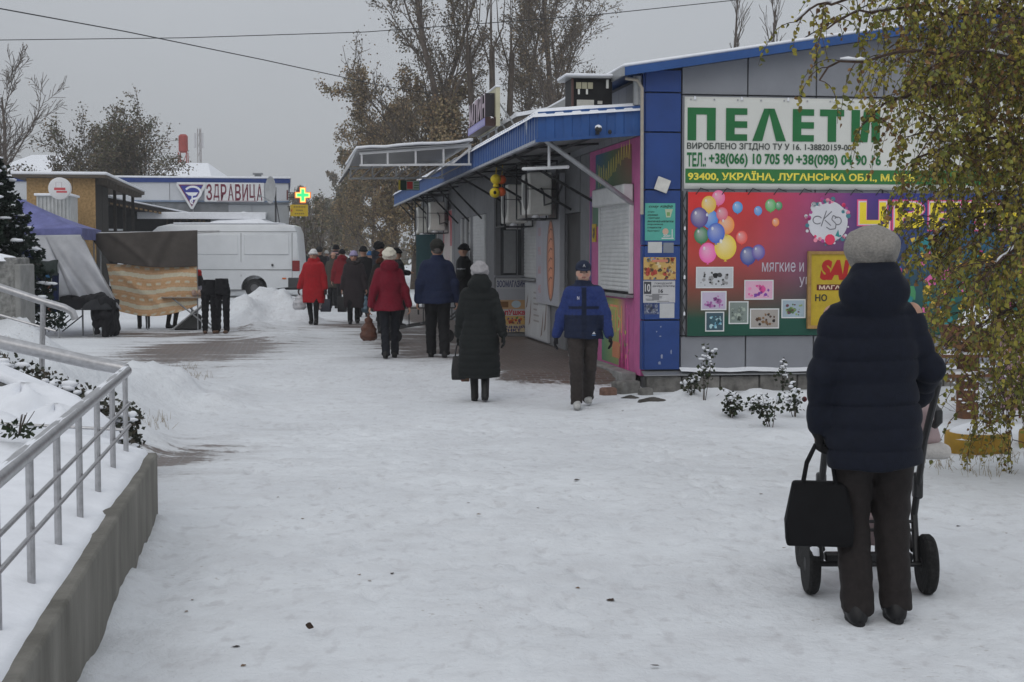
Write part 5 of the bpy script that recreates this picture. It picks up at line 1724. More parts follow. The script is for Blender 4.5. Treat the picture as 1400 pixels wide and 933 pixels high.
f.text('ВИРОБЛЕНО ЗГІДНО ТУ У 16. 1-38820159-001', BX(938), BX(1166), BZ(206.5), BZ(196), KB, 3, bold=0.018)
f.text('ТЕЛ.:', BX(938), BX(964), BZ(229), BZ(209.5), G1, 3, bold=0.03)
f.text('+38(066) 10 705 90', BX(968), BX(1083.5), BZ(229), BZ(210), G1, 3, bold=0.03)
f.text('+38(098) 04 90 16', BX(1087), BX(1203), BZ(229), BZ(210.5), G1, 3, bold=0.03)
f.rect(BX(936), BX(1376), BZ(251), BZ(231.5), G2, 2)
f.text('93400, УКРАЇНА, ЛУГАНСЬКА ОБЛ., М.СЄВ', BX(939.5), BX(1250), BZ(248.5), BZ(234), YB, 3, bold=0.03)
f.build('lettering', b1, loc=(0, -0.0045, 0))
for i in range(18):
    xx = 0.08 + 0.305 * i
    MB().lathe([(0.012, -0.004), (0.012, 0.0)], (xx, -0.005, H - 0.035), 'y', 10).build('eyelet', STEEL, b1)
    if i % 2 == 0:
        lump('snow_tuft', SNOW, b1, 0, 0, 0.016, 0.012, 0.012, 0, i, 10).location = (xx + 0.05, -0.012, H - 0.008)

# ---- banner 2 (gradient, balloons and pictures)
b2, W, H = banner('party_banner', 'red-violet-green banner with printed balloons and pictures, below the white one', 0.55, 5.9, 0.515, 2.335, mat('vinyl_backing', (0.2, 0.2, 0.2)), out=0.045)
def b2z(py, px=1000):
    return BZ(py, px) + 2.375 - 0.515
def b2x(px):
    d_ = ray(px, 360)
    t_ = (KC - _C).dot(WY) / d_.dot(WY)
    return ((_C + d_ * t_) - KC).dot(VX) - 0.55
f = Flat()
gx_, gz_2 = 44, 24
topc = [(0.0, pc(188, 42, 42)), (0.15, pc(182, 48, 50)), (0.30, pc(150, 62, 100)), (0.42, pc(84, 50, 112)), (0.52, pc(46, 46, 112)), (0.75, pc(42, 70, 125)), (1.0, pc(40, 95, 110))]
midc = [(0.0, pc(150, 60, 50)), (0.15, pc(145, 62, 62)), (0.30, pc(105, 66, 92)), (0.42, pc(62, 60, 90)), (0.52, pc(45, 60, 85)), (0.75, pc(40, 85, 95)), (1.0, pc(40, 95, 95))]
botc = [(0.0, pc(22, 66, 52)), (0.5, pc(22, 68, 58)), (1.0, pc(28, 80, 70))]
def ramp(tab, t):
    for (a, ca), (b, cb) in zip(tab[:-1], tab[1:]):
        if t <= b:
            k = (t - a) / (b - a)
            return np.array(ca) * (1 - k) + np.array(cb) * k
    return np.array(tab[-1][1])
def bgc(u, w):
    t, m_, b = ramp(topc, u), ramp(midc, u), ramp(botc, u)
    if w > 0.5:
        k = (w - 0.5) / 0.5
        return tuple(m_ * (1 - k) + t * k)
    k = min(1, max(0, (w - 0.12) / 0.38))
    return tuple(b * (1 - k) + m_ * k)
for j in range(gz_2):
    for i in range(gx_):
        u0, u1, w0, w1 = i / gx_, (i + 1) / gx_, j / gz_2, (j + 1) / gz_2
        f.poly([(W * u0, H * w0), (W * u1, H * w0), (W * u1, H * w1), (W * u0, H * w1)], None, 1, cols=[bgc(u0, w0), bgc(u1, w0), bgc(u1, w1), bgc(u0, w1)])
def lighten(c, k=0.5):
    return tuple(x + (0.8 - x) * k for x in c)
bal = [(980, 271, 9, (205, 95, 140)), (967, 280, 10, (200, 165, 60)), (985, 293, 8, (190, 90, 110)), (954, 298, 12, (75, 60, 120)), (969, 300, 11, (60, 120, 190)), (991, 308, 11, (215, 130, 60)),
       (957, 322, 10, (40, 105, 65)), (977, 319, 12, (60, 90, 170)), (966, 346, 12, (205, 85, 150)), (990, 338, 15, (200, 175, 60)), (1012, 325, 8, (200, 70, 60)),
       (1006, 284, 7, (60, 130, 185)), (1034, 288.5, 5.5, (70, 130, 190)), (1051, 281, 7.5, (75, 150, 80)), (1062, 281.5, 5, (40, 125, 75)), (1058, 304, 5, (205, 120, 60)), (1021, 350, 11, (45, 60, 130)), (1035, 345, 9, (85, 70, 140))]
for k, (px, py, r_, c) in enumerate(bal):
    rr_ = b2x(px + r_) - b2x(px)
    f.disc(b2x(px), b2z(py), rr_, pc(*c), 2 + k % 4, rr_ * 1.12, 22, lighten(pc(*c), 0.45))
    f.disc(b2x(px) - rr_ * 0.42, b2z(py) + rr_ * 0.5, rr_ * 0.13, lighten(pc(*c), 0.85), 6, rr_ * 0.2, 8)
    f.poly([(b2x(px) - rr_ * 0.15, b2z(py) - rr_ * 1.27), (b2x(px) + rr_ * 0.15, b2z(py) - rr_ * 1.27), (b2x(px), b2z(py) - rr_ * 1.05)], pc(*c), 2 + k % 4)
# framed pictures
pics = [(950, 1001, 365, 394), (957, 992, 398, 424), (1016, 1056, 383, 410), (995, 1022, 412, 443), (963, 989, 426, 453), (1024, 1064, 422, 449.5), (1067, 1100, 409.5, 435.5), (1103, 1120, 418, 447)]
themes = [[(25, 25, 25), (60, 60, 60), (130, 130, 130)], [(140, 85, 140), (165, 110, 160), (110, 60, 110)], [(190, 70, 130), (200, 120, 160), (110, 60, 140)], [(90, 100, 95), (140, 150, 140), (60, 70, 65)],
          [(100, 150, 170), (50, 80, 90), (150, 180, 185)], [(70, 50, 40), (110, 85, 60), (35, 30, 30)], [(70, 100, 60), (90, 60, 70), (120, 140, 90)], [(60, 90, 70), (120, 120, 90), (40, 60, 50)]]
bgs = [(170, 172, 175), (165, 155, 175), (190, 150, 170), (110, 120, 115), (55, 75, 85), (140, 135, 130), (135, 150, 160), (120, 130, 125)]
for (a_, b_, t_, z_), th_, bg_ in zip(pics, themes, bgs):
    x0, x1, z0, z1 = b2x(a_), b2x(b_), b2z(z_), b2z(t_)
    f.rect(x0, x1, z0, z1, pc(185, 188, 188), 6)
    e = 0.015
    f.rect(x0 + e, x1 - e, z0 + e, z1 - e, pc(*bg_), 7)
    w_, h_ = x1 - x0, z1 - z0
    f.speck(x0 + 0.12 * w_, x1 - 0.12 * w_, z0 + 0.14 * h_, z0 + 0.78 * h_, 16, [pc(*c) for c in th_], rn, 8, 0.02, 0.055)
    f.speck(x0 + 0.2 * w_, x1 - 0.2 * w_, z0 + 0.12 * h_, z0 + 0.5 * h_, 9, [pc(*c) for c in th_], rn, 9, 0.015, 0.035)
f.text('мягкие и', b2x(1040), b2x(1097), b2z(372), b2z(359), pc(165, 160, 170), 6, bold=0.0)
f.text('уп', b2x(1091), b2x(1106), b2z(393), b2z(379), pc(165, 160, 170), 6, bold=0.0)
# flower wreath with monogram
cx_, cz_ = b2x(1129), b2z(303)
R_ = b2x(1156) - b2x(1129)
f.disc(cx_, cz_, R_, pc(180, 180, 185), 6, R_ * 1.0, 32)
fr2 = random.Random(4)
for k in range(46):
    a_ = fr2.uniform(0, 6.283)
    rr_ = R_ * fr2.uniform(0.9, 1.13)
    f.disc(cx_ + rr_ * math.cos(a_), cz_ + rr_ * math.sin(a_), fr2.uniform(0.012, 0.035), fr2.choice([pc(190, 55, 95), pc(150, 60, 120), pc(60, 110, 120), pc(200, 120, 140), pc(180, 180, 185), pc(180, 180, 185)]), 7, None, 8)
f.disc(cx_ + 0.03, cz_ - R_ * 0.86, 0.07, pc(195, 50, 80), 8, None, 10)
f.poly([(cx_ + 0.10, cz_ - 0.18), (cx_ + 0.14, cz_ - 0.10), (cx_ + 0.16, cz_ - 0.2)], pc(40, 120, 120), 8)
INK = pc(95, 95, 100)
def curve(pts, w=0.012):
    f.strokes(pts, w, INK, 8)
curve([(cx_ - 0.14 + 0.06 * math.cos(t), cz_ + 0.02 + 0.05 * math.sin(t)) for t in np.linspace(0.5, 5.5, 12)])
curve([(cx_ - 0.09, cz_ - 0.06), (cx_ - 0.02, cz_ + 0.14)])
curve([(cx_ - 0.06, cz_ + 0.03), (cx_ + 0.05, cz_ + 0.13)])
curve([(cx_ - 0.04, cz_ + 0.02), (cx_ + 0.04, cz_ - 0.05)])
curve([(cx_ + 0.13, cz_ + 0.05), (cx_ + 0.07, cz_ + 0.08), (cx_ + 0.05, cz_ + 0.03), (cx_ + 0.11, cz_ - 0.03), (cx_ + 0.10, cz_ - 0.09), (cx_ + 0.03, cz_ - 0.10), (cx_ - 0.02, cz_ - 0.07)])
curve([(cx_ + 0.13 + 0.05 * math.cos(t), cz_ + 0.01 + 0.05 * math.sin(t)) for t in np.linspace(-2, 2.5, 9)])
# big flower-shop letters
for k, ch in enumerate('ЦВЕТЫ'):
    x0, x1 = b2x(1172 + 48 * k), b2x(1212 + 48 * k)
    for (e, c, ly_, bo) in ((0.035, pc(200, 75, 120), 6, 0.06), (0.018, pc(190, 175, 185), 7, 0.045), (0.0, pc(205, 185, 45), 8, 0.03)):
        f.text(ch, x0 - e, x1 + e, b2z(312) - e, b2z(276) + e, c, ly_, bold=bo)
f.speck(b2x(1170), W - 0.05, 0.1, b2z(320), 150, [pc(60, 90, 160), pc(190, 90, 140), pc(40, 115, 120), pc(190, 160, 60), pc(150, 50, 100), pc(60, 120, 80)], rn, 6, 0.04, 0.12)
f.build('printed_picture', b2, loc=(0, -0.0045, 0))
# lacing along the top and left edges, truss behind the left edge
for i in range(16):
    xx = 0.1 + 0.34 * i
    MB().tube([(xx, -0.006, H - 0.03), (xx + 0.06, -0.015, H + 0.05), (xx + 0.17, -0.008, H + 0.01)], 0.006, 5).build('lacing', DARK, b2)
ts = empty('banner_truss', KL(0.485, -0.03, 0.50), TH, label='narrow dark steel lattice at the left edge of the balloon banner', cat='truss')
for xx in (0.0, 0.055):
    MB().bar((xx, 0, 0), (xx, 0, 1.85), 0.012).build('chord', DARK, ts)
for k in range(12):
    a_, b_ = (0, 0.055) if k % 2 else (0.055, 0)
    MB().bar((a_, -0.002, k * 0.154), (b_, -0.002, (k + 1) * 0.154), 0.008).build('web', DARK, ts)
for k in (2, 5, 9):
    lump('snow_tuft', SNOW, ts, 0, 0, 0.012, 0.012, 0.018, 0, k, 10).location = (0.028, -0.012, 0.154 * k)

# ---- yellow SALE board
sb = empty('sale_board', KL(2.14, -0.09, 0.62), TH, label='yellow SALE board in a wooden frame leaning on the banner', cat='board')
WB_, HB_ = 0.78, 0.95
MB().box(0, WB_, 0, 0.03, 0, HB_).build('panel', mat('board_yellow', (0.50, 0.36, 0.03), rough=0.55, ns=6, na=0.12), sb)
WF = mat('raw_timber', (0.36, 0.22, 0.08), rough=0.8, ns=12, na=0.25)
for (x0, x1, z0, z1) in ((-0.02, 0.02, -0.02, HB_ + 0.02), (WB_ - 0.02, WB_ + 0.02, -0.02, HB_ + 0.02), (0.02, WB_ - 0.02, -0.02, 0.02), (0.02, WB_ - 0.02, HB_ - 0.02, HB_ + 0.02)):
    MB().box(x0, x1, -0.02, 0.032, z0, z1).build('frame', WF, sb)
f = Flat()
f.text('SALE', 0.14, 0.74, 0.60, 0.86, pc(150, 30, 28), 2, bold=0.07, shear=0.2)
f.rect(0.10, 0.75, 0.47, 0.545, pc(80, 20, 22), 1)
f.text('МАГАЗИН', 0.13, 0.62, 0.482, 0.535, pc(190, 170, 150), 2, bold=0.03)
f.text('НО', 0.08, 0.24, 0.33, 0.42, (0.03, 0.03, 0.025), 2, bold=0.03)
f.build('lettering', sb, loc=(0, -0.0015, 0))

# ---- posters on the blue column
def poster(name, label, px0, px1, py0, py1, col, draw=None, out=0.048):
    def cx(px, py):
        d_ = ray(px, py)
        t_ = (KC - 0.05 * WY - _C).dot(WY) / d_.dot(WY)
        q_ = (_C + d_ * t_) - KC
        return q_.dot(VX), q_.z
    x0, z1 = cx(px0, py0)
    x1, z0 = cx(px1, py1)
    p = empty(name, KL(x0, -out, z0), TH, label=label, cat='poster')
    W, H = x1 - x0, z1 - z0
    MB().box(0, W, 0, 0.0022, 0, H).build('sheet', mat('paper_' + name + label[:6], col, rough=0.7, ns=6, na=0.08), p)
    if draw:
        f = Flat()
        draw(f, W, H)
        f.build('print', p, loc=(0, -0.0006, 0))
    return p
def d1(f, W, H):
    f.text('cozy кафе', 0.12 * W, 0.92 * W, 0.86 * H, 0.96 * H, (0.02, 0.04, 0.035), 1, 0.02, 0.3)
    for k, t in enumerate(['кофе', 'молоко', 'горячее', 'выпечка-напитки', 'мороженое', 'сладости', 'бургеры']):
        f.text(t, 0.08 * W, (0.08 + 0.058 * len(t)) * W, (0.74 - 0.085 * k) * H, (0.79 - 0.085 * k) * H, (0.02, 0.04, 0.035), 1, 0.02, 0.3)
    f.poly([(0.7 * W, 0.62 * H), (0.84 * W, 0.62 * H), (0.92 * W, 0.84 * H), (0.66 * W, 0.84 * H)], (0.45, 0.52, 0.35), 1)
    f.rect(0.72 * W, 0.82 * W, 0.66 * H, 0.76 * H, (0.18, 0.34, 0.12), 2)
    f.disc(0.68 * W, 0.24 * H, 0.1 * W, (0.6, 0.4, 0.3), 1)
    f.rect(0.55 * W, 0.95 * W, 0.04 * H, 0.07 * H, (0.6, 0.62, 0.62), 1)
    f.strokes([(0.9 * W, 0.06 * H), (0.9 * W, 0.3 * H)], 0.012, (0.6, 0.62, 0.62), 1)
    f.text('20м', 0.6 * W, 0.84 * W, 0.09 * H, 0.17 * H, (0.6, 0.62, 0.62), 2, 0.03)
poster('cafe_poster', 'teal cafe poster with handwritten list on the blue column', 882, 923, 278, 329, (0.10, 0.40, 0.33), d1)
poster('torn_paper', 'torn white paper strip below the teal cafe poster', 886, 905, 331, 346, (0.55, 0.55, 0.54))
poster('torn_paper', 'grey paper remnant beside the torn white strip on blue column', 907, 921, 332, 346, (0.22, 0.24, 0.28))
def d2(f, W, H):
    f.speck(0.0, W, 0.0, H, 70, [pc(60, 60, 55), pc(180, 165, 130), pc(120, 85, 60), pc(80, 120, 150), pc(160, 130, 70), pc(150, 60, 50)], rn, 1, 0.015, 0.05)
    f.rect(0.25 * W, 0.75 * W, 0.78 * H, 0.9 * H, pc(170, 110, 90), 2)
poster('event_poster', 'colourful event poster with many small figures on blue column', 880, 924, 352, 382.5, pc(170, 140, 85), d2)
def d3(f, W, H):
    f.rect(0.02 * W, 0.25 * W, 0.40 * H, 0.95 * H, (0.06, 0.06, 0.07), 1)
    f.text('10', 0.05 * W, 0.22 * W, 0.5 * H, 0.85 * H, (0.6, 0.6, 0.6), 2, 0.02)
    f.text('ГОРОДСКОЙ', 0.36 * W, 0.9 * W, 0.82 * H, 0.93 * H, (0.05, 0.05, 0.06), 1, 0.02)
    f.text('ДВОРЕЦ КУЛЬТУРЫ', 0.29 * W, 0.98 * W, 0.70 * H, 0.79 * H, (0.05, 0.05, 0.06), 1, 0.02)
    f.text('16', 0.48 * W, 0.62 * W, 0.44 * H, 0.62 * H, (0.05, 0.05, 0.06), 1, 0.03)
    for k in range(7):
        x0 = rn.uniform(0.05, 0.5) * W
        f.rect(x0, x0 + rn.uniform(0.2, 0.45) * W, (0.05 + 0.052 * k) * H, (0.075 + 0.052 * k) * H, (0.16, 0.16, 0.17), 1)
    f.rect(0.28 * W, 0.5 * W, 0.12 * H, 0.4 * H, (0.22, 0.22, 0.23), 2)
poster('concert_poster', 'black and white poster with large 10 on blue column', 879.5, 923, 384, 414, (0.5, 0.5, 0.51), d3)
poster('torn_notice', 'large torn white notice below the black and white poster', 902, 922, 415, 435, (0.5, 0.51, 0.52))
def d4(f, W, H):
    f.speck(0, W, 0, H, 40, [pc(120, 125, 140), pc(35, 45, 85), pc(90, 95, 110)], rn, 1, 0.01, 0.035)
poster('paper_scraps', 'peeling grey paper scraps on the left side of blue column', 880.5, 900, 415, 430, pc(70, 78, 105), d4)
for k in range(14):
    x_, z_ = rn.uniform(0.03, 0.38), rn.uniform(0.14, 1.0)
    f = Flat()
    w_ = rn.uniform(0.01, 0.03)
    h_ = rn.uniform(0.006, 0.05)
    f.poly([(x_, z_), (x_ + w_, z_ + rn.uniform(-.006, .006)), (x_ + w_ * rn.uniform(0.8, 1.2), z_ + h_), (x_ + w_ * 0.4, z_ + h_ * rn.uniform(0.7, 1.2)), (x_ - 0.003, z_ + h_ * 0.8)], pc(125, 132, 150), 1)
    f.build('paper_remnant', KR, loc=(0, -0.0465, 0))
# loose white card on the column
lc = empty('white_card', KL(0.21, -0.06, 2.42), TH, label='tilted square white card fixed high on the blue column', cat='card')
o = MB().box(-0.085, 0.085, -0.03, 0.0, -0.085, 0.085).build('card', mat('card_white', (0.62, 0.61, 0.57), rough=0.6), lc, bevel=0.006)
o.rotation_euler = (0, R(20), 0)

# ---- building behind, upper right, and cables
bb = empty('building_behind', (KL(5.2, 9, 0).x, KL(5.2, 9, 0).y, 0), TH, label='taller snowy-roofed building behind the kiosk, upper right', cat='building')
MB().box(-0.3, 9, 30, 40, 0, 6.9).build('wall', GREYD, bb)
MB().prism([(-0.9, 6.6), (9.5, 8.6), (9.5, 8.8), (-0.9, 6.8)], 'y', 29.5, 40.5).build('roof', mat('weathered_board', (0.10, 0.085, 0.07)), bb)
MB().prism([(-0.95, 6.81), (9.55, 8.81), (9.55, 8.95), (-0.95, 6.95)], 'y', 29.4, 40.6).build('roof_snow', SNOW, bb)

# ================================================================== PEOPLE
class SDF:
    """smooth solids blended on a grid, meshed as one continuous skin"""
    def __init__(s, lo, hi, h):
        s.h = h
        s.lo = np.array(lo, float)
        n = np.ceil((np.array(hi) - s.lo) / h).astype(int) + 1
        s.ax = [(s.lo[i] + h * np.arange(n[i])).astype(np.float32) for i in range(3)]
        s.F = np.full(n, 9.0, np.float32)
    def _blk(s, lo, hi):
        sl = []
        for i in range(3):
            a = int(np.clip(np.floor((lo[i] - s.lo[i]) / s.h), 0, len(s.ax[i])))
            b = int(np.clip(np.ceil((hi[i] - s.lo[i]) / s.h) + 1, 0, len(s.ax[i])))
            sl.append(slice(a, b))
        X, Y, Z = [s.ax[i][sl[i]].reshape([-1 if k == i else 1 for k in range(3)]) for i in range(3)]
        return tuple(sl), X, Y, Z
    def _put(s, sl, d, k, sub=False):
        A = s.F[sl]
        if sub:
            s.F[sl] = np.maximum(A, -d)
            return
        if k > 0:
            hh = np.maximum(k - np.abs(A - d), 0) / k
            s.F[sl] = np.minimum(A, d) - hh * hh * k * 0.25
        else:
            s.F[sl] = np.minimum(A, d)
    def cone(s, a, b, ra, rb, k=0.03, quilt=None, flat=None):
        a, b = np.array(a, np.float32), np.array(b, np.float32)
        m = max(ra, rb) + k + 0.04
        sl, X, Y, Z = s._blk(np.minimum(a, b) - m, np.maximum(a, b) + m)
        ab = b - a
        L2 = float(ab @ ab) + 1e-9
        t = np.clip(((X - a[0]) * ab[0] + (Y - a[1]) * ab[1] + (Z - a[2]) * ab[2]) / L2, 0, 1)
        dx, dy, dz = X - a[0] - t * ab[0], Y - a[1] - t * ab[1], Z - a[2] - t * ab[2]
        if flat:
            dy = dy * flat
        d = np.sqrt(dx * dx + dy * dy + dz * dz) - (ra + (rb - ra) * t)
        if quilt:
            p, amp, off = quilt
            q = (t * math.sqrt(L2) + off) / p
            d = d - amp * (np.abs(np.sin(np.pi * q)) ** 0.4 - 0.75)
        s._put(sl, d, k)
    def chain(s, pts, rs, k=0.03, quilt=None):
        off = 0.0
        for i in range(len(pts) - 1):
            s.cone(pts[i], pts[i + 1], rs[i], rs[i + 1], k, (quilt[0], quilt[1], off) if quilt else None)
            off += float(np.linalg.norm(np.array(pts[i + 1]) - np.array(pts[i])))
    def ell(s, c, r, k=0.03, sub=False, rx=0.0):
        c, r = np.array(c, float), np.array(r, float)
        m = max(r) + k + 0.02
        sl, X, Y, Z = s._blk(c - m, c + m)
        x, y, z = X - c[0], Y - c[1], Z - c[2]
        if rx:
            y, z = y * math.cos(rx) + z * math.sin(rx), -y * math.sin(rx) + z * math.cos(rx)
        q = np.sqrt((x / r[0]) ** 2 + (y / r[1]) ** 2 + (z / r[2]) ** 2)
        s._put(sl, (q - 1) * float(min(r)), k, sub)
    def loft(s, rows, k=0.03, quilt=None, power=2.0):
        """rows of (z, cx, cy, rx, ry) from low to high"""
        rows = np.array(sorted(rows), float)
        rm = rows[:, 3:].max() + k + 0.05
        lo = [rows[:, 1].min() - rm, rows[:, 2].min() - rm, rows[0, 0] - k - 0.02]
        hi = [rows[:, 1].max() + rm, rows[:, 2].max() + rm, rows[-1, 0] + k + 0.02]
        sl, X, Y, Z = s._blk(lo, hi)
        g = [np.interp(Z, rows[:, 0], rows[:, i]).astype(np.float32) for i in range(1, 5)]
        q = (np.abs((X - g[0]) / g[2]) ** power + np.abs((Y - g[1]) / g[3]) ** power) ** (1 / power)
        d = (q - 1) * np.minimum(g[2], g[3])
        if quilt:
            p, amp = quilt
            d = d - amp * (np.abs(np.sin(np.pi * Z / p)) ** 0.4 - 0.75)
        d = np.maximum(d, np.maximum(rows[0, 0] - Z, Z - rows[-1, 0]))
        s._put(sl, d, k)
    def wrinkle(s, amp, f, seed=0, zs=1.0):
        rs = np.random.RandomState(seed)
        X, Y, Z = [s.ax[i].reshape([-1 if k == i else 1 for k in range(3)]) for i in range(3)]
        w = 0
        for i in range(5):
            k = rs.randn(3) * f * (1 + 0.5 * i)
            w = w + np.sin(k[0] * X + k[1] * Y + k[2] * zs * Z + rs.rand() * 6.28) / (1 + 0.4 * i)
        s.F += (amp * w).astype(np.float32)
    def clip(s, fn):
        X, Y, Z = [s.ax[i].reshape([-1 if k == i else 1 for k in range(3)]) for i in range(3)]
        s.F = np.maximum(s.F, fn(X, Y, Z)).astype(np.float32)
    def mesh(s):
        F = np.pad(s.F, 1, constant_values=9.0)
        I = F < 0
        n = np.array(F.shape)
        c = [I[i:n[0] - 1 + i, j:n[1] - 1 + j, k:n[2] - 1 + k] for i in (0, 1) for j in (0, 1) for k in (0, 1)]
        tot = sum(x.astype(np.int8) for x in c)
        act = (tot > 0) & (tot < 8)
        idx = np.argwhere(act)
        num = np.full(act.shape, -1, np.int64)
        num[act] = np.arange(len(idx))
        acc = np.zeros((len(idx), 3))
        cnt = np.zeros(len(idx))
        for ax in range(3):
            o = [0, 0, 0]
            o[ax] = 1
            oth = [q for q in range(3) if q != ax]
            for u in (0, 1):
                for v in (0, 1):
                    b = idx.copy()
                    b[:, oth[0]] += u
                    b[:, oth[1]] += v
                    e = b + np.array(o)
                    f0, f1 = F[tuple(b.T)], F[tuple(e.T)]
                    m = (f0 < 0) != (f1 < 0)
                    t = np.where(m, f0 / np.where(m, f0 - f1, 1), 0)
                    p = b.astype(float)
                    p[:, ax] += t
                    acc[m] += p[m]
                    cnt[m] += 1
        V = acc / cnt[:, None]
        V = (V - 1) * s.h + s.lo
        faces = []
        for ax in range(3):
            oth = [q for q in range(3) if q != ax]
            A = np.take(I, range(0, n[ax] - 1), ax)
            B = np.take(I, range(1, n[ax]), ax)
            ed = np.argwhere(A != B)
            ok = (ed[:, oth[0]] > 0) & (ed[:, oth[1]] > 0) & (ed[:, oth[0]] < n[oth[0]] - 1) & (ed[:, oth[1]] < n[oth[1]] - 1)
            ed = ed[ok]
            q = []
            for (u, v) in ((-1, -1), (0, -1), (0, 0), (-1, 0)):
                w = ed.copy()
                w[:, oth[0]] += u
                w[:, oth[1]] += v
                q.append(num[tuple(w.T)])
            q = np.stack(q, 1)
            ins = A[tuple(ed.T)]
            if ax == 1:
                ins = ~ins
            q[~ins] = q[~ins][:, ::-1]
            faces.append(q)
        return V, np.concatenate(faces)
    def build(s, name, m, parent, col=None):
        V, Fc = s.mesh()
        c = None
        if col is not None:
            c = col(V) if callable(col) else np.tile(np.array(col, np.float32), (len(V), 1))
        return mesh_ob(name, V, Fc, m, parent, 180, cols=c)

def ik(a, b, l1, l2, fwd):
    a, b, fwd = np.array(a, float), np.array(b, float), np.array(fwd, float)
    d = b - a
    L = min(np.linalg.norm(d), (l1 + l2) * 0.999)
    u = d / (np.linalg.norm(d) + 1e-9)
    x = (l1 * l1 - l2 * l2 + L * L) / (2 * L)
    h = math.sqrt(max(0, l1 * l1 - x * x))
    f = fwd - u * (fwd @ u)
    f /= np.linalg.norm(f) + 1e-9
    return a + u * x + f * h, a + u * L

def add_hand(g, w, d, side, r=0.0085, curl=0.6, k=0.008, inward=None):
    """palm, four unequal fingers and a thumb from wrist w along direction d; side = +1 right, -1 left"""
    w, d = np.array(w, float), np.array(d, float)
    d /= np.linalg.norm(d)
    f = np.array([0.0, 1.0, 0.0])           # thumb side: forward
    f = f - d * (f @ d)
    f /= np.linalg.norm(f)
    n = np.cross(d, f)                       # palm normal, made to point to the body
    if n[0] * side > 0:
        n = -n
    if inward is not None:
        n = np.array(inward, float)
    for t in (-0.026, -0.009, 0.009, 0.026):
        g.cone(w + d * 0.012 + f * t * 0.7, w + d * 0.085 + f * t, 0.015, 0.013, k + 0.006)
    for i, (t, L) in enumerate(((0.028, 0.070), (0.010, 0.080), (-0.009, 0.074), (-0.027, 0.058))):
        b0 = w + d * 0.088 + f * t
        b1 = b0 + (d * math.cos(curl) + n * math.sin(curl)) * L * 0.5
        b2 = b1 + (d * math.cos(curl * 2) + n * math.sin(curl * 2)) * L * 0.5
        g.chain([b0, b1, b2], [r * 1.15, r * 1.05, r * 0.9], k * 0.5)
    t0 = w + d * 0.025 + f * 0.022
    t1 = t0 + (d * 0.6 + f * 0.75 + n * 0.25) * 0.042
    t2 = t1 + (d * 0.9 + f * 0.2 + n * 0.4) * 0.034
    g.chain([t0, t1, t2], [r * 1.5, r * 1.2, r], k)

SKINC = np.array([0.42, 0.245, 0.175])
def face_cols(V, skin):
    c = np.tile(skin.astype(np.float32), (len(V), 1))
    x, y, z = V[:, 0], V[:, 1], V[:, 2]
    fr = (y > 0.04) & (z > 1.4)
    for sx in (-1, 1):
        m = fr & (((x - sx * 0.031) / 0.016) ** 2 + ((z - 1.597) / 0.009) ** 2 < 1)
        c[m] = (0.03, 0.025, 0.022)
        m = fr & (((x - sx * 0.033) / 0.022) ** 2 + ((z - 1.622) / 0.006) ** 2 < 1)
        c[m] = skin * 0.35
    m = fr & ((x / 0.026) ** 2 + ((z - 1.532) / 0.009) ** 2 < 1)
    c[m] = (0.27, 0.09, 0.08)
    m = fr & (((np.abs(x) - 0.045) / 0.02) ** 2 + ((z - 1.563) / 0.018) ** 2 < 1)
    c[m] = skin * np.array([1.12, 0.85, 0.82])
    return c

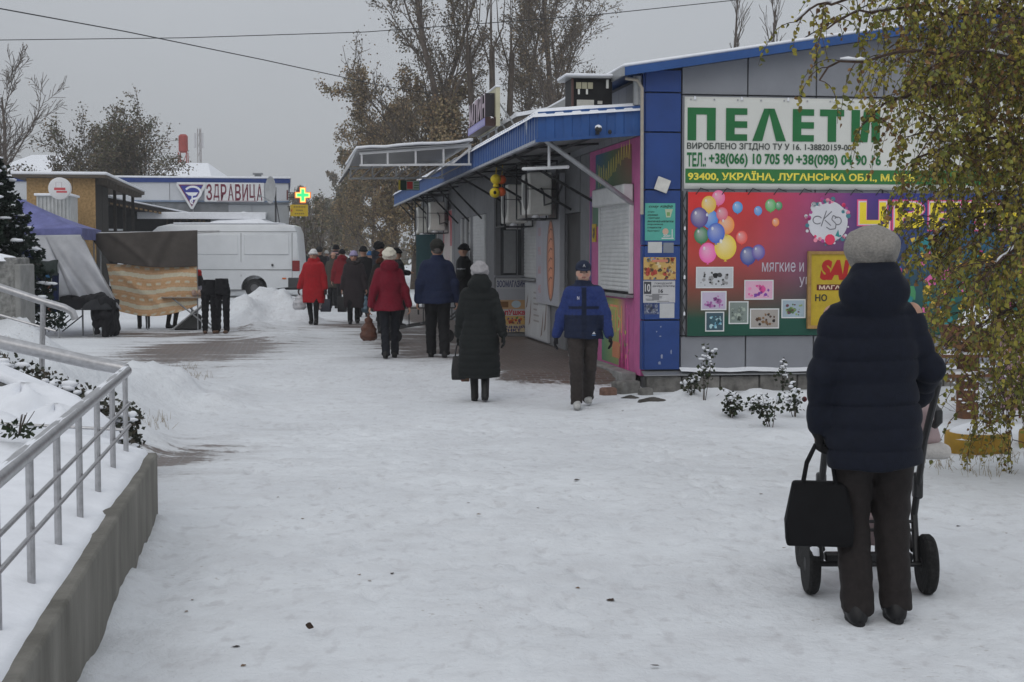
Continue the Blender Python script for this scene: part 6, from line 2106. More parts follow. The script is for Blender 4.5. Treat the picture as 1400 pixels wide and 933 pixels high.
def person(label, pos, face, H=1.68, h=0.014, lf=(-0.09, 0.0, 0.085), rf=(0.09, 0.0, 0.085), lw=(-0.29, 0.02, 0.83), rw=(0.29, 0.02, 0.83),
           coat=(0.02, 0.02, 0.025), hem=0.78, bulk=1.0, flare=0.02, quilt=None, hood=None, collar=0.0, fur=None, trousers=(0.012, 0.012, 0.014), leg=1.0,
           shoe=(0.012, 0.012, 0.012), boot=0.16, hat=None, hatc=(0.5, 0.5, 0.5), glove=None, hair=None, coatcol=None, skin=SKINC, group=None, waist=1.0, marks=None,
           lhd=None, rhd=None, wr=0.004, lean=0.0, arm=1.0, slv=1.0):
    P = empty('person', pos, face, H / 1.70, label=label, cat='person', group=group)
    hipL, hipR = (-0.085, 0, 0.90), (0.085, 0, 0.90)
    shL, shR = (-0.168, lean, 1.375), (0.168, lean, 1.375)
    kL, aL = ik(hipL, lf, 0.42, 0.42, (0, 1, 0))
    kR, aR = ik(hipR, rf, 0.42, 0.42, (0, 1, 0))
    eL, wL = ik(shL, lw, 0.29 * arm, 0.265 * arm, (-0.35, -1, 0))
    eR, wR = ik(shR, rw, 0.29 * arm, 0.265 * arm, (0.35, -1, 0))
    far = h > 0.018
    # ---- body: one continuous skin from head to feet
    g = SDF((-0.48, -0.42, 0.0), (0.48, 0.50, 1.74), min(h, 0.012) if not far else h)
    hy = lean
    g.ell((0, hy - 0.005, 1.612), (0.079, 0.097, 0.094), 0.03)
    g.ell((0, hy + 0.022, 1.548), (0.062, 0.068, 0.072), 0.03)
    g.cone((0, hy + 0.088, 1.595), (0, hy + 0.108, 1.563), 0.009, 0.014, 0.014)
    g.ell((0, hy + 0.078, 1.532), (0.026, 0.018, 0.013), 0.012)
    for sx in (-1, 1):
        g.ell((sx * 0.031, hy + 0.096, 1.600), (0.017, 0.018, 0.011), 0.0, sub=True)
        g.ell((sx * 0.031, hy + 0.075, 1.598), (0.014, 0.013, 0.012), 0.004)
        g.ell((sx * 0.076, hy - 0.005, 1.575), (0.012, 0.024, 0.034), 0.008)
    g.cone((0, hy - 0.012, 1.40), (0, hy, 1.52), 0.058, 0.052, 0.03)
    g.loft([(0.86, 0, 0, 0.14, 0.095), (1.02, 0, 0, 0.125, 0.085), (1.20, 0, hy * .6, 0.145, 0.10), (1.34, 0, hy, 0.16, 0.09), (1.41, 0, hy, 0.09, 0.06)], 0.04)
    for hp, kn, an in ((hipL, kL, aL), (hipR, kR, aR)):
        g.chain([hp, kn, an], [0.072, 0.048, 0.036], 0.03)
        g.cone(an + np.array([0, -0.02, -0.045]), an + np.array([0, 0.12, -0.055]), 0.030, 0.024, 0.02)
    for sh_, el, wt, sd_, hd in ((shL, eL, wL, -1, lhd), (shR, eR, wR, 1, rhd)):
        g.chain([sh_, el, wt], [0.046, 0.036, 0.026], 0.03)
        dr = np.array(hd) if hd is not None else (wt - el)
        if glove is None:
            add_hand(g, wt, dr, sd_, 0.0088 if not far else 0.011, k=0.006)
        else:
            g.cone(wt, wt + dr / np.linalg.norm(dr) * 0.05, 0.026, 0.02, 0.01)
    g.clip(lambda X, Y, Z: 0.004 - Z)
    g.build('body', SKIN, P, lambda V: face_cols(V, np.array(skin)))
    # ---- trousers
    g = SDF((-0.34, -0.36, 0.0), (0.34, 0.46, 1.06), h)
    g.loft([(0.84, 0, 0, 0.165 * leg, 0.115 * leg), (0.93, 0, 0, 0.17, 0.12), (1.02, 0, 0, 0.15, 0.11)], 0.04)
    tb_ = boot if boot > 0.2 else 0.055
    for hp, kn, an in ((hipL, kL, aL), (hipR, kR, aR)):
        end = an.copy()
        end = an + (kn - an) * max(0, (tb_ - 0.055)) / max(1e-3, np.linalg.norm(kn - an)) + np.array([0, 0, -0.02 if boot <= 0.2 else 0])
        g.chain([hp, kn, end], [0.098 * leg, 0.070 * leg, 0.062 * leg if boot <= 0.2 else 0.055], 0.025)
    g.wrinkle(wr, 14, 3, 1.6)
    g.clip(lambda X, Y, Z: 0.052 + 0.012 * np.sin(25 * X) - Z)
    g.build('trousers', CLOTH, P, trousers)
    # ---- shoes or boots
    for an, kn, nm in ((aL, kL, 'shoe'), (aR, kR, 'shoe')):
        g = SDF((an[0] - 0.12, an[1] - 0.16, -0.01), (an[0] + 0.12, an[1] + 0.24, 0.09 + max(boot, 0.1) + 0.2), min(h, 0.012) if not far else h)
        lift = an[2] - 0.085
        c = an - np.array([0, 0, 0.085])
        g.cone(c + np.array([0, -0.045, 0.036]), c + np.array([0, 0.13, 0.034]), 0.039, 0.041, 0.02)
        g.cone(c + np.array([0, 0.05, 0.05]), c + np.array([0, 0.02, 0.085]), 0.042, 0.040, 0.03)
        up = (kn - an) / np.linalg.norm(kn - an)
        g.cone(c + np.array([0, -0.02, 0.07]), an + up * (boot - 0.05), 0.046, 0.046 if boot <= 0.2 else 0.056, 0.03)
        lz = c[2]
        g.clip(lambda X, Y, Z: lz + 0.012 - Z)
        ob = g.build(nm, CLOTH if callable(shoe) else mat('shoe_%d_%d_%d' % tuple(int(x * 999) for x in shoe), shoe, rough=0.5, ns=20, na=0.2), P)
        sole = MB()
        ring = [(c[0] + 0.043 * math.cos(t) * (1.0 if math.sin(t) > 0 else 0.92), c[1] + 0.043 + 0.128 * math.sin(t)) for t in np.linspace(0, 6.283, 21)[:-1]]
        sole.prism(ring, 'z', lz + 0.0, lz + 0.022)
        sole.build('sole', BLACK if sum(shoe) < 1 else mat('sole_grey', (0.30, 0.30, 0.29), rough=0.8), ob)
    # ---- coat: torso and sleeves in one skin, open below the hem
    g = SDF((-0.52, -0.46, hem - 0.06), (0.52, 0.50, 1.60), h)
    b = bulk
    rows = [(1.475, 0, hy - 0.005, 0.085, 0.082), (1.445, 0, hy, 0.115, 0.096), (1.385, 0, hy, 0.168 * b, 0.120 * b), (1.31, 0, hy, 0.186 * b, 0.132 * b), (1.20, 0, hy * .7, 0.192 * b, 0.142 * b),
            (1.05, 0, hy * .3, 0.180 * b * waist, 0.138 * b * waist), (0.90, 0, 0, 0.198 * b, 0.152 * b), (0.78, 0, 0, 0.208 * b + flare * 0.5, 0.160 * b + flare * 0.4)]
    rows = [r for r in rows if r[0] > hem + 0.03]
    rows.append((hem, 0, 0, (0.208 * b + flare * 0.6) if hem > 0.7 else (0.208 * b + flare), (0.160 * b + flare * 0.6)))
    g.loft(rows, 0.035, quilt, 2.1)
    for sh_, el, wt in ((shL, eL, wL), (shR, eR, wR)):
        we = el + (wt - el) * 0.93
        g.chain([np.array(sh_) + np.array([-0.015 * np.sign(sh_[0]), 0, -0.012]), el, we], [0.074 * b * slv, 0.062 * b * slv, 0.051 * b], 0.035, quilt)
    if collar:
        g.loft([(1.42, 0, hy - 0.004, 0.10, 0.10), (1.48, 0, hy - 0.002, 0.090, 0.094), (1.48 + collar, 0, hy + 0.004, 0.084, 0.092)], 0.02)
    if hood == 'big':
        g.ell((0, hy - 0.075, 1.478), (0.140, 0.098, 0.105), 0.03, rx=0.3)
        g.cone((-0.062, hy - 0.085, 1.56), (0.062, hy - 0.085, 1.56), 0.043, 0.043, 0.03)
    if hood in ('down', 'big'):
        g.ell((0, hy - 0.085, 1.46), (0.140, 0.085, 0.095), 0.03, rx=0.35)
        for sx in (-1, 1):
            g.cone((sx * 0.085, hy - 0.05, 1.48), (sx * 0.075, hy + 0.055, 1.44), 0.052, 0.035, 0.03)
        g.cone((-0.07, hy - 0.13, 1.52), (0.07, hy - 0.13, 1.52), 0.035, 0.035, 0.03)
    if hood == 'up':
        g.ell((0, hy - 0.02, 1.60), (0.125, 0.135, 0.135), 0.03)
        g.cone((0, hy - 0.02, 1.42), (0, hy - 0.02, 1.52), 0.12, 0.11, 0.03)
        g.ell((0, hy + 0.13, 1.585), (0.078, 0.12, 0.098), 0.0, sub=True)
    g.wrinkle(wr, 11, 7, 1.5)
    hz = hem
    g.clip(lambda X, Y, Z: hz - Z + 0.012 * np.sin(9 * X + 3 * Y))
    g.ell((0, 0, hem - 0.02), (0.17 * b, 0.12 * b, 0.05), 0, sub=True)
    cob = g.build('coat', CLOTH, P, coatcol if coatcol is not None else coat)
    if fur:
        g = SDF((-0.22, -0.24, 1.30), (0.22, 0.24, 1.62), min(h, 0.014))
        for i in range(14):
            a0, a1 = -0.35 + 6.98 * i / 14 * 0.0 + 2 * math.pi * i / 14, 2 * math.pi * (i + 1) / 14
            p0 = (0.125 * math.cos(a0), hy + 0.105 * math.sin(a0) - 0.01, 1.49 - 0.05 * math.sin(a0))
            p1 = (0.125 * math.cos(a1), hy + 0.105 * math.sin(a1) - 0.01, 1.49 - 0.05 * math.sin(a1))
            g.cone(p0, p1, 0.045, 0.045, 0.02)
        g.wrinkle(0.008, 70, 5)
        g.build('fur_collar', KNIT, P, fur)
    # ---- gloves
    if glove is not None:
        for wt, el, sd_, hd in ((wL, eL, -1, lhd), (wR, eR, 1, rhd)):
            g = SDF(np.array(wt) - 0.24, np.array(wt) + 0.24, min(h, 0.008))
            dr = np.array(hd) if hd is not None else (wt - el)
            g.cone(wt - (wt - el) / np.linalg.norm(wt - el) * 0.05, wt + dr / np.linalg.norm(dr) * 0.01, 0.042, 0.034, 0.01)
            add_hand(g, wt, dr, sd_, 0.0135, 0.45 if hd is None else 1.0, 0.01)
            g.build('glove', CLOTH, P, glove)
    # ---- hair
    if hair is not None:
        g = SDF((-0.16, -0.18, 1.40), (0.16, 0.16, 1.75), min(h, 0.012))
        g.ell((0, hy - 0.016, 1.615), (0.083, 0.096, 0.096), 0.0)
        g.clip(lambda X, Y, Z: (Y - hy) * 0.8 - 0.02 + (1.60 - Z) * 0.3)
        g.clip(lambda X, Y, Z: 1.525 - Z)
        g.wrinkle(0.003, 60, 9)
        g.build('hair', KNIT, P, hair)
    # ---- hat
    if hat:
        hh = min(h, 0.010) if not far else 0.014
        g = SDF((-0.20, -0.22, 1.50), (0.20, 0.26, 1.84), hh)
        if hat == 'beanie':
            g.ell((0, hy - 0.008, 1.645), (0.093, 0.110, 0.098), 0.01)
            g.clip(lambda X, Y, Z: 1.606 + 0.10 * (Y - hy) - Z)
            for i in range(20):
                a0, a1 = 2 * math.pi * i / 20, 2 * math.pi * (i + 1) / 20
                q0 = (0.092 * math.cos(a0), hy - 0.008 + 0.108 * math.sin(a0), 1.628 + 0.010 * math.sin(a0))
                q1 = (0.092 * math.cos(a1), hy - 0.008 + 0.108 * math.sin(a1), 1.628 + 0.010 * math.sin(a1))
                g.cone(q0, q1, 0.022, 0.022, 0.008)
            g.wrinkle(0.0025, 60, 4, 0.3)
        elif hat == 'chunky':
            g.ell((0, hy - 0.01, 1.655), (0.112, 0.125, 0.110), 0.01)
            g.clip(lambda X, Y, Z: 1.585 + 0.10 * (Y - hy) - Z)
            g.wrinkle(0.006, 75, 4)
        elif hat == 'beret':
            g.ell((0, hy - 0.022, 1.668), (0.119, 0.130, 0.084), 0.02)
            g.cone((0, hy - 0.012, 1.595), (0, hy - 0.012, 1.64), 0.096, 0.108, 0.03)
            g.cone((0.0, hy - 0.03, 1.748), (0.0, hy - 0.03, 1.760), 0.008, 0.005, 0.006)
            g.clip(lambda X, Y, Z: 1.585 + 0.25 * (Y - hy) - Z)
            g.wrinkle(0.0035, 26, 4)
        elif hat == 'cap':
            g.ell((0, hy - 0.008, 1.645), (0.094, 0.112, 0.092), 0.01)
            g.clip(lambda X, Y, Z: 1.610 - Z)
            g.ell((0, hy + 0.10, 1.624), (0.082, 0.085, 0.010), 0.008, rx=-0.16)
        elif hat == 'flat':
            g.ell((0, hy - 0.005, 1.655), (0.105, 0.122, 0.062), 0.02)
            g.cone((0, hy - 0.01, 1.60), (0, hy - 0.01, 1.66), 0.094, 0.10, 0.02)
            g.clip(lambda X, Y, Z: 1.582 + 0.15 * (Y - hy) - Z)
            g.ell((0, hy + 0.09, 1.630), (0.075, 0.07, 0.010), 0.008, rx=-0.2)
        g.build('hat', KNIT if hat in ('beanie', 'chunky', 'beret') else CLOTH, P, hatc)
    if marks:
        marks(P)
    P['_lw'] = list(map(float, wL))
    P['_rw'] = list(map(float, wR))
    return P

def hand_point(P, side, drop=0.09):
    w = Vector(P['_lw' if side < 0 else '_rw'])
    w.z -= drop
    M = Matrix.Translation(P.location) @ Matrix.Rotation(P.rotation_euler.z, 4, 'Z') @ Matrix.Scale(P.scale[0], 4)
    return M @ w

def bag(label, P, side, kind, col, size=(0.30, 0.14, 0.26), drop=0.11, handle=0.20, rz=None, dx=0.0, m=None):
    """a bag hanging from a person's hand; its origin is where the hand holds it"""
    hp = hand_point(P, side, drop) + Vector((dx, 0, 0))
    b = empty('handbag' if kind != 'plastic' else 'plastic_bag', hp, P.rotation_euler.z if rz is None else rz, label=label, cat='bag')
    w, d, hh = size
    mm = m or mat('bag_%d_%d_%d' % tuple(int(x * 999) for x in col), col, rough=0.5, ns=14, na=0.25, bump=0.15, bs=50, spec=0.4)
    if kind == 'plastic':
        g = SDF((-w, -d * 1.5, -handle - hh - 0.06), (w, d * 1.5, 0.03), 0.014)
        g.loft([(-handle - hh, 0, 0, w * 0.36, d * 0.42), (-handle - hh * 0.8, 0, 0, w * 0.52, d * 0.55), (-handle - hh * 0.35, 0, 0, w * 0.46, d * 0.46), (-handle, 0, 0, w * 0.28, d * 0.22), (-0.02, 0, 0, 0.02, 0.02)], 0.03)
        g.wrinkle(0.006, 22, 5)
        g.build('bag_body', mm, b)
        return b
    z0, z1 = -handle - hh, -handle
    q = MB()
    f_ = 0.82 if kind == 'tote' else 1.0
    t_ = [(-w / 2, -d / 2, z0), (w / 2, -d / 2, z0), (w / 2, d / 2, z0), (-w / 2, d / 2, z0)]
    u_ = [(-w / 2 * f_, -d * 0.22, z1), (w / 2 * f_, -d * 0.22, z1), (w / 2 * f_, d * 0.22, z1), (-w / 2 * f_, d * 0.22, z1)]
    mid = [(x * 1.04, y * 1.15, z0 + hh * 0.35) for (x, y, z) in t_]
    q.add(t_ + mid + u_, [(3, 2, 1, 0), (8, 9, 10, 11)] + [(a0 + i, a0 + (i + 1) % 4, a0 + 4 + (i + 1) % 4, a0 + 4 + i) for a0 in (0, 4) for i in range(4)])
    q.build('bag_body', mm, b, bevel=0.012, seg=2)
    for yy in (-1, 1):
        xw = w * 0.26
        pts = [(-xw, yy * d * 0.20, z1 - 0.03), (-xw * 0.75, yy * d * 0.16, z1 + handle * 0.5), (-xw * 0.25, yy * 0.012, 0.0), (xw * 0.25, yy * 0.012, 0.0), (xw * 0.75, yy * d * 0.16, z1 + handle * 0.5), (xw, yy * d * 0.20, z1 - 0.03)]
        MB().tube(pts, 0.008, 8).build('handle', mm, b)
    return b

# ------------------------------------------------------------------ 1 woman with the pram, back to us
NAVY = (0.0062, 0.0085, 0.017)
p1 = onZ(1201, 848, 0)
p1.z = float(zg(p1.x, p1.y))
def navy_cols(V):
    c = np.tile(np.array(NAVY, np.float32), (len(V), 1))
    return c
W1 = person('woman in long navy quilted coat and grey beret pushing a pram', p1, R(-3), 1.625, 0.0085, lf=(-0.095, 0.0, 0.085), rf=(0.085, 0.05, 0.085),
            lw=(-0.242, 0.03, 0.875), rw=(0.245, 0.22, 0.965), arm=0.925, slv=0.90, coat=NAVY, hem=0.70, bulk=1.05, flare=-0.015, quilt=(0.098, 0.013), hood='big', collar=0.06,
            trousers=(0.020, 0.0165, 0.016), leg=1.16, shoe=(0.010, 0.010, 0.011), boot=0.12, hat='beret', hatc=(0.25, 0.235, 0.215), glove=(0.008, 0.008, 0.009), wr=0.0035,
            lhd=(0.02, 0.0, -1), rhd=(0, 0.9, -0.3), skin=SKINC)
W1.rotation_euler.y = -R(1.9)
bag('large black tote bag hanging from the left hand of the woman with pram', W1, -1, 'tote', (0.008, 0.008, 0.009), (0.275, 0.14, 0.27), 0.085, 0.155, rz=R(-8), dx=-0.02, m=mat('black_tote', (0.007, 0.007, 0.008), rough=0.75, ns=14, na=0.2, spec=0.12))

# the pram
PR0 = Vector((1.635, 6.78, float(zg(1.6, 6.8))))
pr = empty('pram', PR0, R(-1), label='pink and black pram pushed by the woman in navy coat', cat='pram')
PKM = mat('pram_pink_fabric', (0.36, 0.27, 0.27), rough=0.85, ns=10, na=0.1, bump=0.1)
CRM = mat('pram_cream_fabric', (0.50, 0.48, 0.46), rough=0.9, ns=20, na=0.1, bump=0.4, bs=80)
FRB = mat('pram_frame_black', (0.012, 0.012, 0.013), rough=0.4, ns=10, spec=0.5)
def wheel(x, y, r, w):
    wh = MB().lathe([(r * 0.72, -w / 2), (r * 0.93, -w / 2), (r, -w * 0.28), (r, w * 0.28), (r * 0.93, w / 2), (r * 0.72, w / 2)], (0, 0, 0), 'x', 32)
    o = wh.build('wheel', mat('tyre_rubber', (0.012, 0.012, 0.012), rough=0.8, ns=40, na=0.5, bump=0.5, bs=60), pr, loc=(x, y, r))
    rim = MB().lathe([(r * 0.66, -w * 0.3), (r * 0.73, -w * 0.42), (r * 0.73, w * 0.42), (r * 0.66, w * 0.3)], (0, 0, 0), 'x', 28)
    for k in range(5):
        a_ = 2 * math.pi * k / 5
        rim.bar((0, 0.02 * math.cos(a_), 0.02 * math.sin(a_)), (0, r * 0.69 * math.cos(a_), r * 0.69 * math.sin(a_)), 0.02, 0.03)
    rim.lathe([(0.032, -w * 0.5), (0.035, -w * 0.3), (0.035, w * 0.3), (0.032, w * 0.5)], (0, 0, 0), 'x', 14)
    rim.build('rim', mat('rim_plastic', (0.03, 0.03, 0.032), rough=0.5), o)
for sx in (-0.265, 0.265):
    wheel(sx, 0.0, 0.138, 0.052)
for sx in (-0.20, 0.20):
    wheel(sx, 0.58, 0.098, 0.042)
MB().tube([(-0.265, 0, 0.138), (0.265, 0, 0.138)], 0.013, 8).build('axle', FRB, pr)
MB().box(-0.20, 0.20, -0.02, 0.04, 0.15, 0.19).build('brake_bar', FRB, pr, bevel=0.01)
MB().box(-0.10, -0.06, -0.045, -0.02, 0.155, 0.185).build('brake_pedal', mat('brake_red', (0.35, 0.02, 0.02), rough=0.5), pr, bevel=0.008)
for sx in (-0.22, 0.22):
    MB().tube([(sx, 0.0, 0.15), (sx, 0.06, 0.36), (sx, -0.10, 0.72), (sx, -0.32, 1.0)], 0.016, 10).build('side_tube', FRB, pr)
    MB().tube([(sx * 0.95, 0.02, 0.20), (sx * 0.92, 0.30, 0.36), (sx * 0.9, 0.58, 0.14)], 0.015, 10).build('front_tube', FRB, pr)
    MB().box(sx - 0.022, sx + 0.022, -0.02, 0.03, 0.44, 0.56).build('hinge', FRB, pr, bevel=0.012)
MB().tube([(-0.22, -0.32, 1.0), (-0.19, -0.37, 1.035), (0.19, -0.37, 1.035), (0.22, -0.32, 1.0)], 0.017, 10).build('handle_bar', FRB, pr)
g = SDF((-0.30, 0.0, 0.18), (0.30, 0.66, 0.48), 0.014)
g.loft([(0.20, 0, 0.32, 0.15, 0.22), (0.30, 0, 0.32, 0.20, 0.27), (0.36, 0, 0.32, 0.21, 0.28)], 0.02, None, 3.0)
g.wrinkle(0.004, 18, 2)
g.build('basket', PKM, pr)
for z in (0.33, 0.29):
    MB().tube([(-0.205, 0.03, z), (0.205, 0.03, z)], 0.008, 6).build('basket_strap', FRB, pr)
g = SDF((-0.38, -0.05, 0.56), (0.40, 0.85, 1.14), 0.014)
g.loft([(0.64, 0.12, 0.36, 0.23, 0.34), (0.70, 0.12, 0.36, 0.25, 0.37), (0.83, 0.12, 0.36, 0.235, 0.37), (0.87, 0.12, 0.36, 0.2, 0.34)], 0.02, None, 3.0)
g.wrinkle(0.003, 18, 2)
g.build('carrycot', PKM, pr)
MB().box(-0.13, 0.372, -0.02, 0.70, 0.62, 0.69).build('cot_trim', CRM, pr, bevel=0.03, seg=3)
g = SDF((-0.32, 0.0, 0.84), (0.32, 0.55, 1.16), 0.014)
g.ell((0.1, 0.52, 0.86), (0.23, 0.34, 0.2), 0.02)
g.clip(lambda X, Y, Z: 0.865 - Z)
g.clip(lambda X, Y, Z: Y - 0.60)
g.build('hood', PKM, pr)
m_ = MB()
m_.tube([(0.29, 0.0, 0.78), (0.30, -0.03, 0.80), (0.30, -0.03, 0.84), (0.29, 0.02, 0.86)], 0.020, 10)
m_.build('hood_hinge', FRB, pr)
lump('bit_of_snow', SNOW, pr, -0.265, -0.10, 0.02, 0.03, 0.01, 0.23, 1)

# ------------------------------------------------------------------ 2 man in blue jacket walking towards us
p2 = gp(797, 557)
BLU, NVD = np.array((0.018, 0.034, 0.135), np.float32), np.array((0.010, 0.016, 0.040), np.float32)
def man_cols(V):
    c = np.tile(BLU, (len(V), 1))
    x, y, z = V[:, 0], V[:, 1], V[:, 2]
    tor = np.abs(x) < 0.235
    low = tor & (z < 1.10) & (np.abs(x) < 0.228)
    c[low] = NVD
    c[tor & (np.abs(x) < 0.030) & (y > 0) & (z < 1.42)] = NVD * 0.8
    c[tor & (z > 1.165) & (z < 1.20) & (y > 0) & (np.abs(x) < 0.18)] = NVD * 0.8
    c[z > 1.43] = NVD
    return c
def man_marks(P):
    f = Flat()
    f.text('N', -0.085, -0.060, 1.275, 1.315, (0.55, 0.55, 0.6), 1, 0.02)
    f.build('printed_mark', P, loc=(0, 0.166, 0), rz=math.pi)
    f = Flat()
    f.poly([(0.09, 0.875), (0.13, 0.875), (0.112, 0.905)], (0.5, 0.5, 0.52), 1)
    f.rect(0.088, 0.132, 0.858, 0.866, (0.12, 0.25, 0.5), 1)
    f.build('printed_mark', P, loc=(0, 0.182, 0), rz=math.pi)
    f = Flat()
    f.text('A', -0.016, 0.016, 1.655, 1.69, (0.4, 0.4, 0.42), 1, 0.01)
    f.build('printed_mark', P, loc=(0, 0.114, 0), rz=math.pi)
M2 = person('man in blue and navy jacket and dark cap walking towards camera', p2, R(180 + 2), 1.63, 0.0115, lf=(-0.075, -0.20, 0.12), rf=(0.085, 0.15, 0.09),
            lw=(-0.30, 0.14, 0.85), rw=(0.31, -0.06, 0.84), coatcol=man_cols, hem=0.81, bulk=1.14, flare=0.0, quilt=(0.075, 0.006), collar=0.015, trousers=(0.034, 0.028, 0.026), leg=1.14,
            shoe=(0.42, 0.42, 0.41), boot=0.08, hat='cap', hatc=(0.012, 0.018, 0.04), glove=(0.009, 0.009, 0.011), hair=(0.08, 0.07, 0.065), marks=man_marks, skin=np.array([0.50, 0.31, 0.24]), wr=0.0045)

# ------------------------------------------------------------------ 3 woman in long dark-green quilted coat
p3 = gp(656, 549)
W3 = person('woman in ankle-length dark green quilted coat and pale knitted hat', p3, R(4), 1.60, 0.0115, lf=(-0.06, 0.09, 0.085), rf=(0.06, -0.13, 0.11), lw=(-0.265, 0.10, 0.82), rw=(0.285, -0.10, 0.84),
            coat=(0.0105, 0.0125, 0.0125), hem=0.30, bulk=1.13, flare=0.035, quilt=(0.085, 0.011), hood='big', trousers=(0.010, 0.010, 0.010), leg=0.8, shoe=(0.008, 0.008, 0.008), boot=0.30,
            hat='chunky', hatc=(0.33, 0.32, 0.33), glove=(0.010, 0.012, 0.012))
bag('black leather handbag carried by the woman in dark green coat', W3, -1, 'tote', (0.010, 0.010, 0.011), (0.17, 0.16, 0.28), 0.10, 0.16)
bag('patterned shopping bag beside the black handbag of green-coated woman', W3, -1, 'tote', (0.10, 0.06, 0.04), (0.10, 0.14, 0.30), 0.10, 0.16, dx=0.075,
    m=mat('patterned_bag', (0.22, 0.05, 0.03), rough=0.6, ns=18, c2=(0.05, 0.07, 0.03), detail=2))

# ------------------------------------------------------------------ 4 woman in red jacket, cream hat
p4 = gp(533, 490)
W4 = person('woman in raspberry red hooded jacket and cream knitted hat, from behind', p4, R(6), 1.60, 0.0125, lf=(-0.07, -0.15, 0.10), rf=(0.08, 0.15, 0.085), lw=(-0.305, -0.03, 0.83), rw=(0.315, 0.03, 0.80),
            coat=(0.145, 0.006, 0.018), hem=0.76, bulk=1.08, flare=0.045, hood='down', trousers=(0.012, 0.013, 0.018), leg=1.06, boot=0.12, hat='chunky', hatc=(0.60, 0.57, 0.48), waist=0.92, wr=0.006)
bag('brown leather handbag held by the woman in raspberry red jacket', W4, -1, 'plastic', (0.085, 0.035, 0.022), (0.25, 0.18, 0.27), 0.10, 0.16, dx=-0.03, rz=R(25), m=mat('brown_leather', (0.085, 0.035, 0.022), rough=0.5, ns=14, na=0.3))
# ------------------------------------------------------------------ 5 man in navy jacket
p5 = gp(598, 489)
M5 = person('man in navy padded jacket and dark flat cap, from behind', p5, R(6), 1.73, 0.0125, lf=(-0.085, 0.12, 0.085), rf=(0.10, -0.14, 0.10), lw=(-0.285, 0.04, 0.84), rw=(0.285, 0.03, 0.84),
            coat=(0.010, 0.016, 0.045), hem=0.80, bulk=1.20, flare=0.0, quilt=(0.11, 0.010), collar=0.03, trousers=(0.009, 0.009, 0.010), leg=1.22, boot=0.12, hat='flat', hatc=(0.02, 0.02, 0.017), hair=(0.10, 0.09, 0.085))
# ------------------------------------------------------------------ 6 man in black by the wall
p6 = onZ(634, 448, 0)
def blk_cols(V):
    c = np.tile(np.array((0.008, 0.0085, 0.010), np.float32), (len(V), 1))
    m = (np.abs(V[:, 0]) > 0.19) & (V[:, 2] > 1.20) & (V[:, 2] < 1.23)
    c[m] = (0.35, 0.36, 0.38)
    return c
person('man in black jacket and beanie standing against the bay wall', p6, R(75), 1.74, 0.016, coatcol=blk_cols, hem=0.74, bulk=1.12, trousers=(0.012, 0.013, 0.018), hat='beanie', hatc=(0.007, 0.007, 0.008), rw=(0.27, 0.14, 0.90), lw=(-0.27, 0.14, 0.90))
# ------------------------------------------------------------------ 7, 8 women walking towards us
p7 = gp(429, 444)
W7 = person('woman in bright red long coat and white hat walking towards camera', p7, R(180 - 4), 1.63, 0.015, lf=(-0.08, 0.12, 0.085), rf=(0.08, -0.12, 0.10), lw=(-0.29, 0.04, 0.83), rw=(0.32, 0.04, 0.84),
            coat=(0.33, 0.010, 0.016), hem=0.50, bulk=1.18, flare=0.03, quilt=(0.12, 0.006), hood='down', collar=0.04, trousers=(0.008, 0.008, 0.009), boot=0.22, hat='beanie', hatc=(0.62, 0.62, 0.62), glove=(0.05, 0.03, 0.03))
PLB = mat('plastic_bag_white', (0.42, 0.42, 0.44), rough=0.3, ns=12, na=0.25, spec=0.5)
bag('crumpled white plastic bag held by the woman in bright red coat', W7, 1, 'plastic', (0.42, 0.42, 0.44), (0.30, 0.22, 0.26), 0.10, 0.12, m=PLB)
bag('dark navy bag in the other hand of bright red coated woman', W7, -1, 'bag', (0.010, 0.012, 0.025), (0.22, 0.12, 0.28), 0.10, 0.14)
bag('narrow pale striped bag beside the dark navy bag', W7, -1, 'plastic', (0.4, 0.36, 0.36), (0.16, 0.14, 0.28), 0.10, 0.10, dx=-0.14, m=mat('striped_plastic', (0.40, 0.33, 0.34), rough=0.4, ns=16, na=0.3))
p8 = gp(484, 443)
W8 = person('woman in long grey-brown coat with fur collar and lilac hat', p8, R(180 + 3), 1.60, 0.015, lf=(-0.08, -0.12, 0.10), rf=(0.08, 0.12, 0.085), lw=(-0.30, 0.06, 0.82), rw=(0.28, 0.03, 0.80),
            coat=(0.030, 0.023, 0.026), hem=0.38, bulk=1.16, flare=0.035, fur=(0.045, 0.038, 0.040), trousers=(0.008, 0.008, 0.010), boot=0.2, hat='beanie', hatc=(0.30, 0.27, 0.42))
bag('light blue plastic bag carried by the woman with fur collar', W8, -1, 'plastic', (0.10, 0.17, 0.23), (0.18, 0.16, 0.28), 0.10, 0.16, dx=-0.02, m=mat('blue_plastic', (0.09, 0.15, 0.20), rough=0.4, ns=14, na=0.3))
bag('small round black handbag carried by the woman with fur collar', W8, -1, 'bag', (0.008, 0.008, 0.010), (0.20, 0.12, 0.18), 0.10, 0.22, dx=0.12)
bag('black shopping bag at the right side of the fur-collared woman', W8, 1, 'bag', (0.008, 0.008, 0.010), (0.20, 0.15, 0.34), 0.10, 0.08)

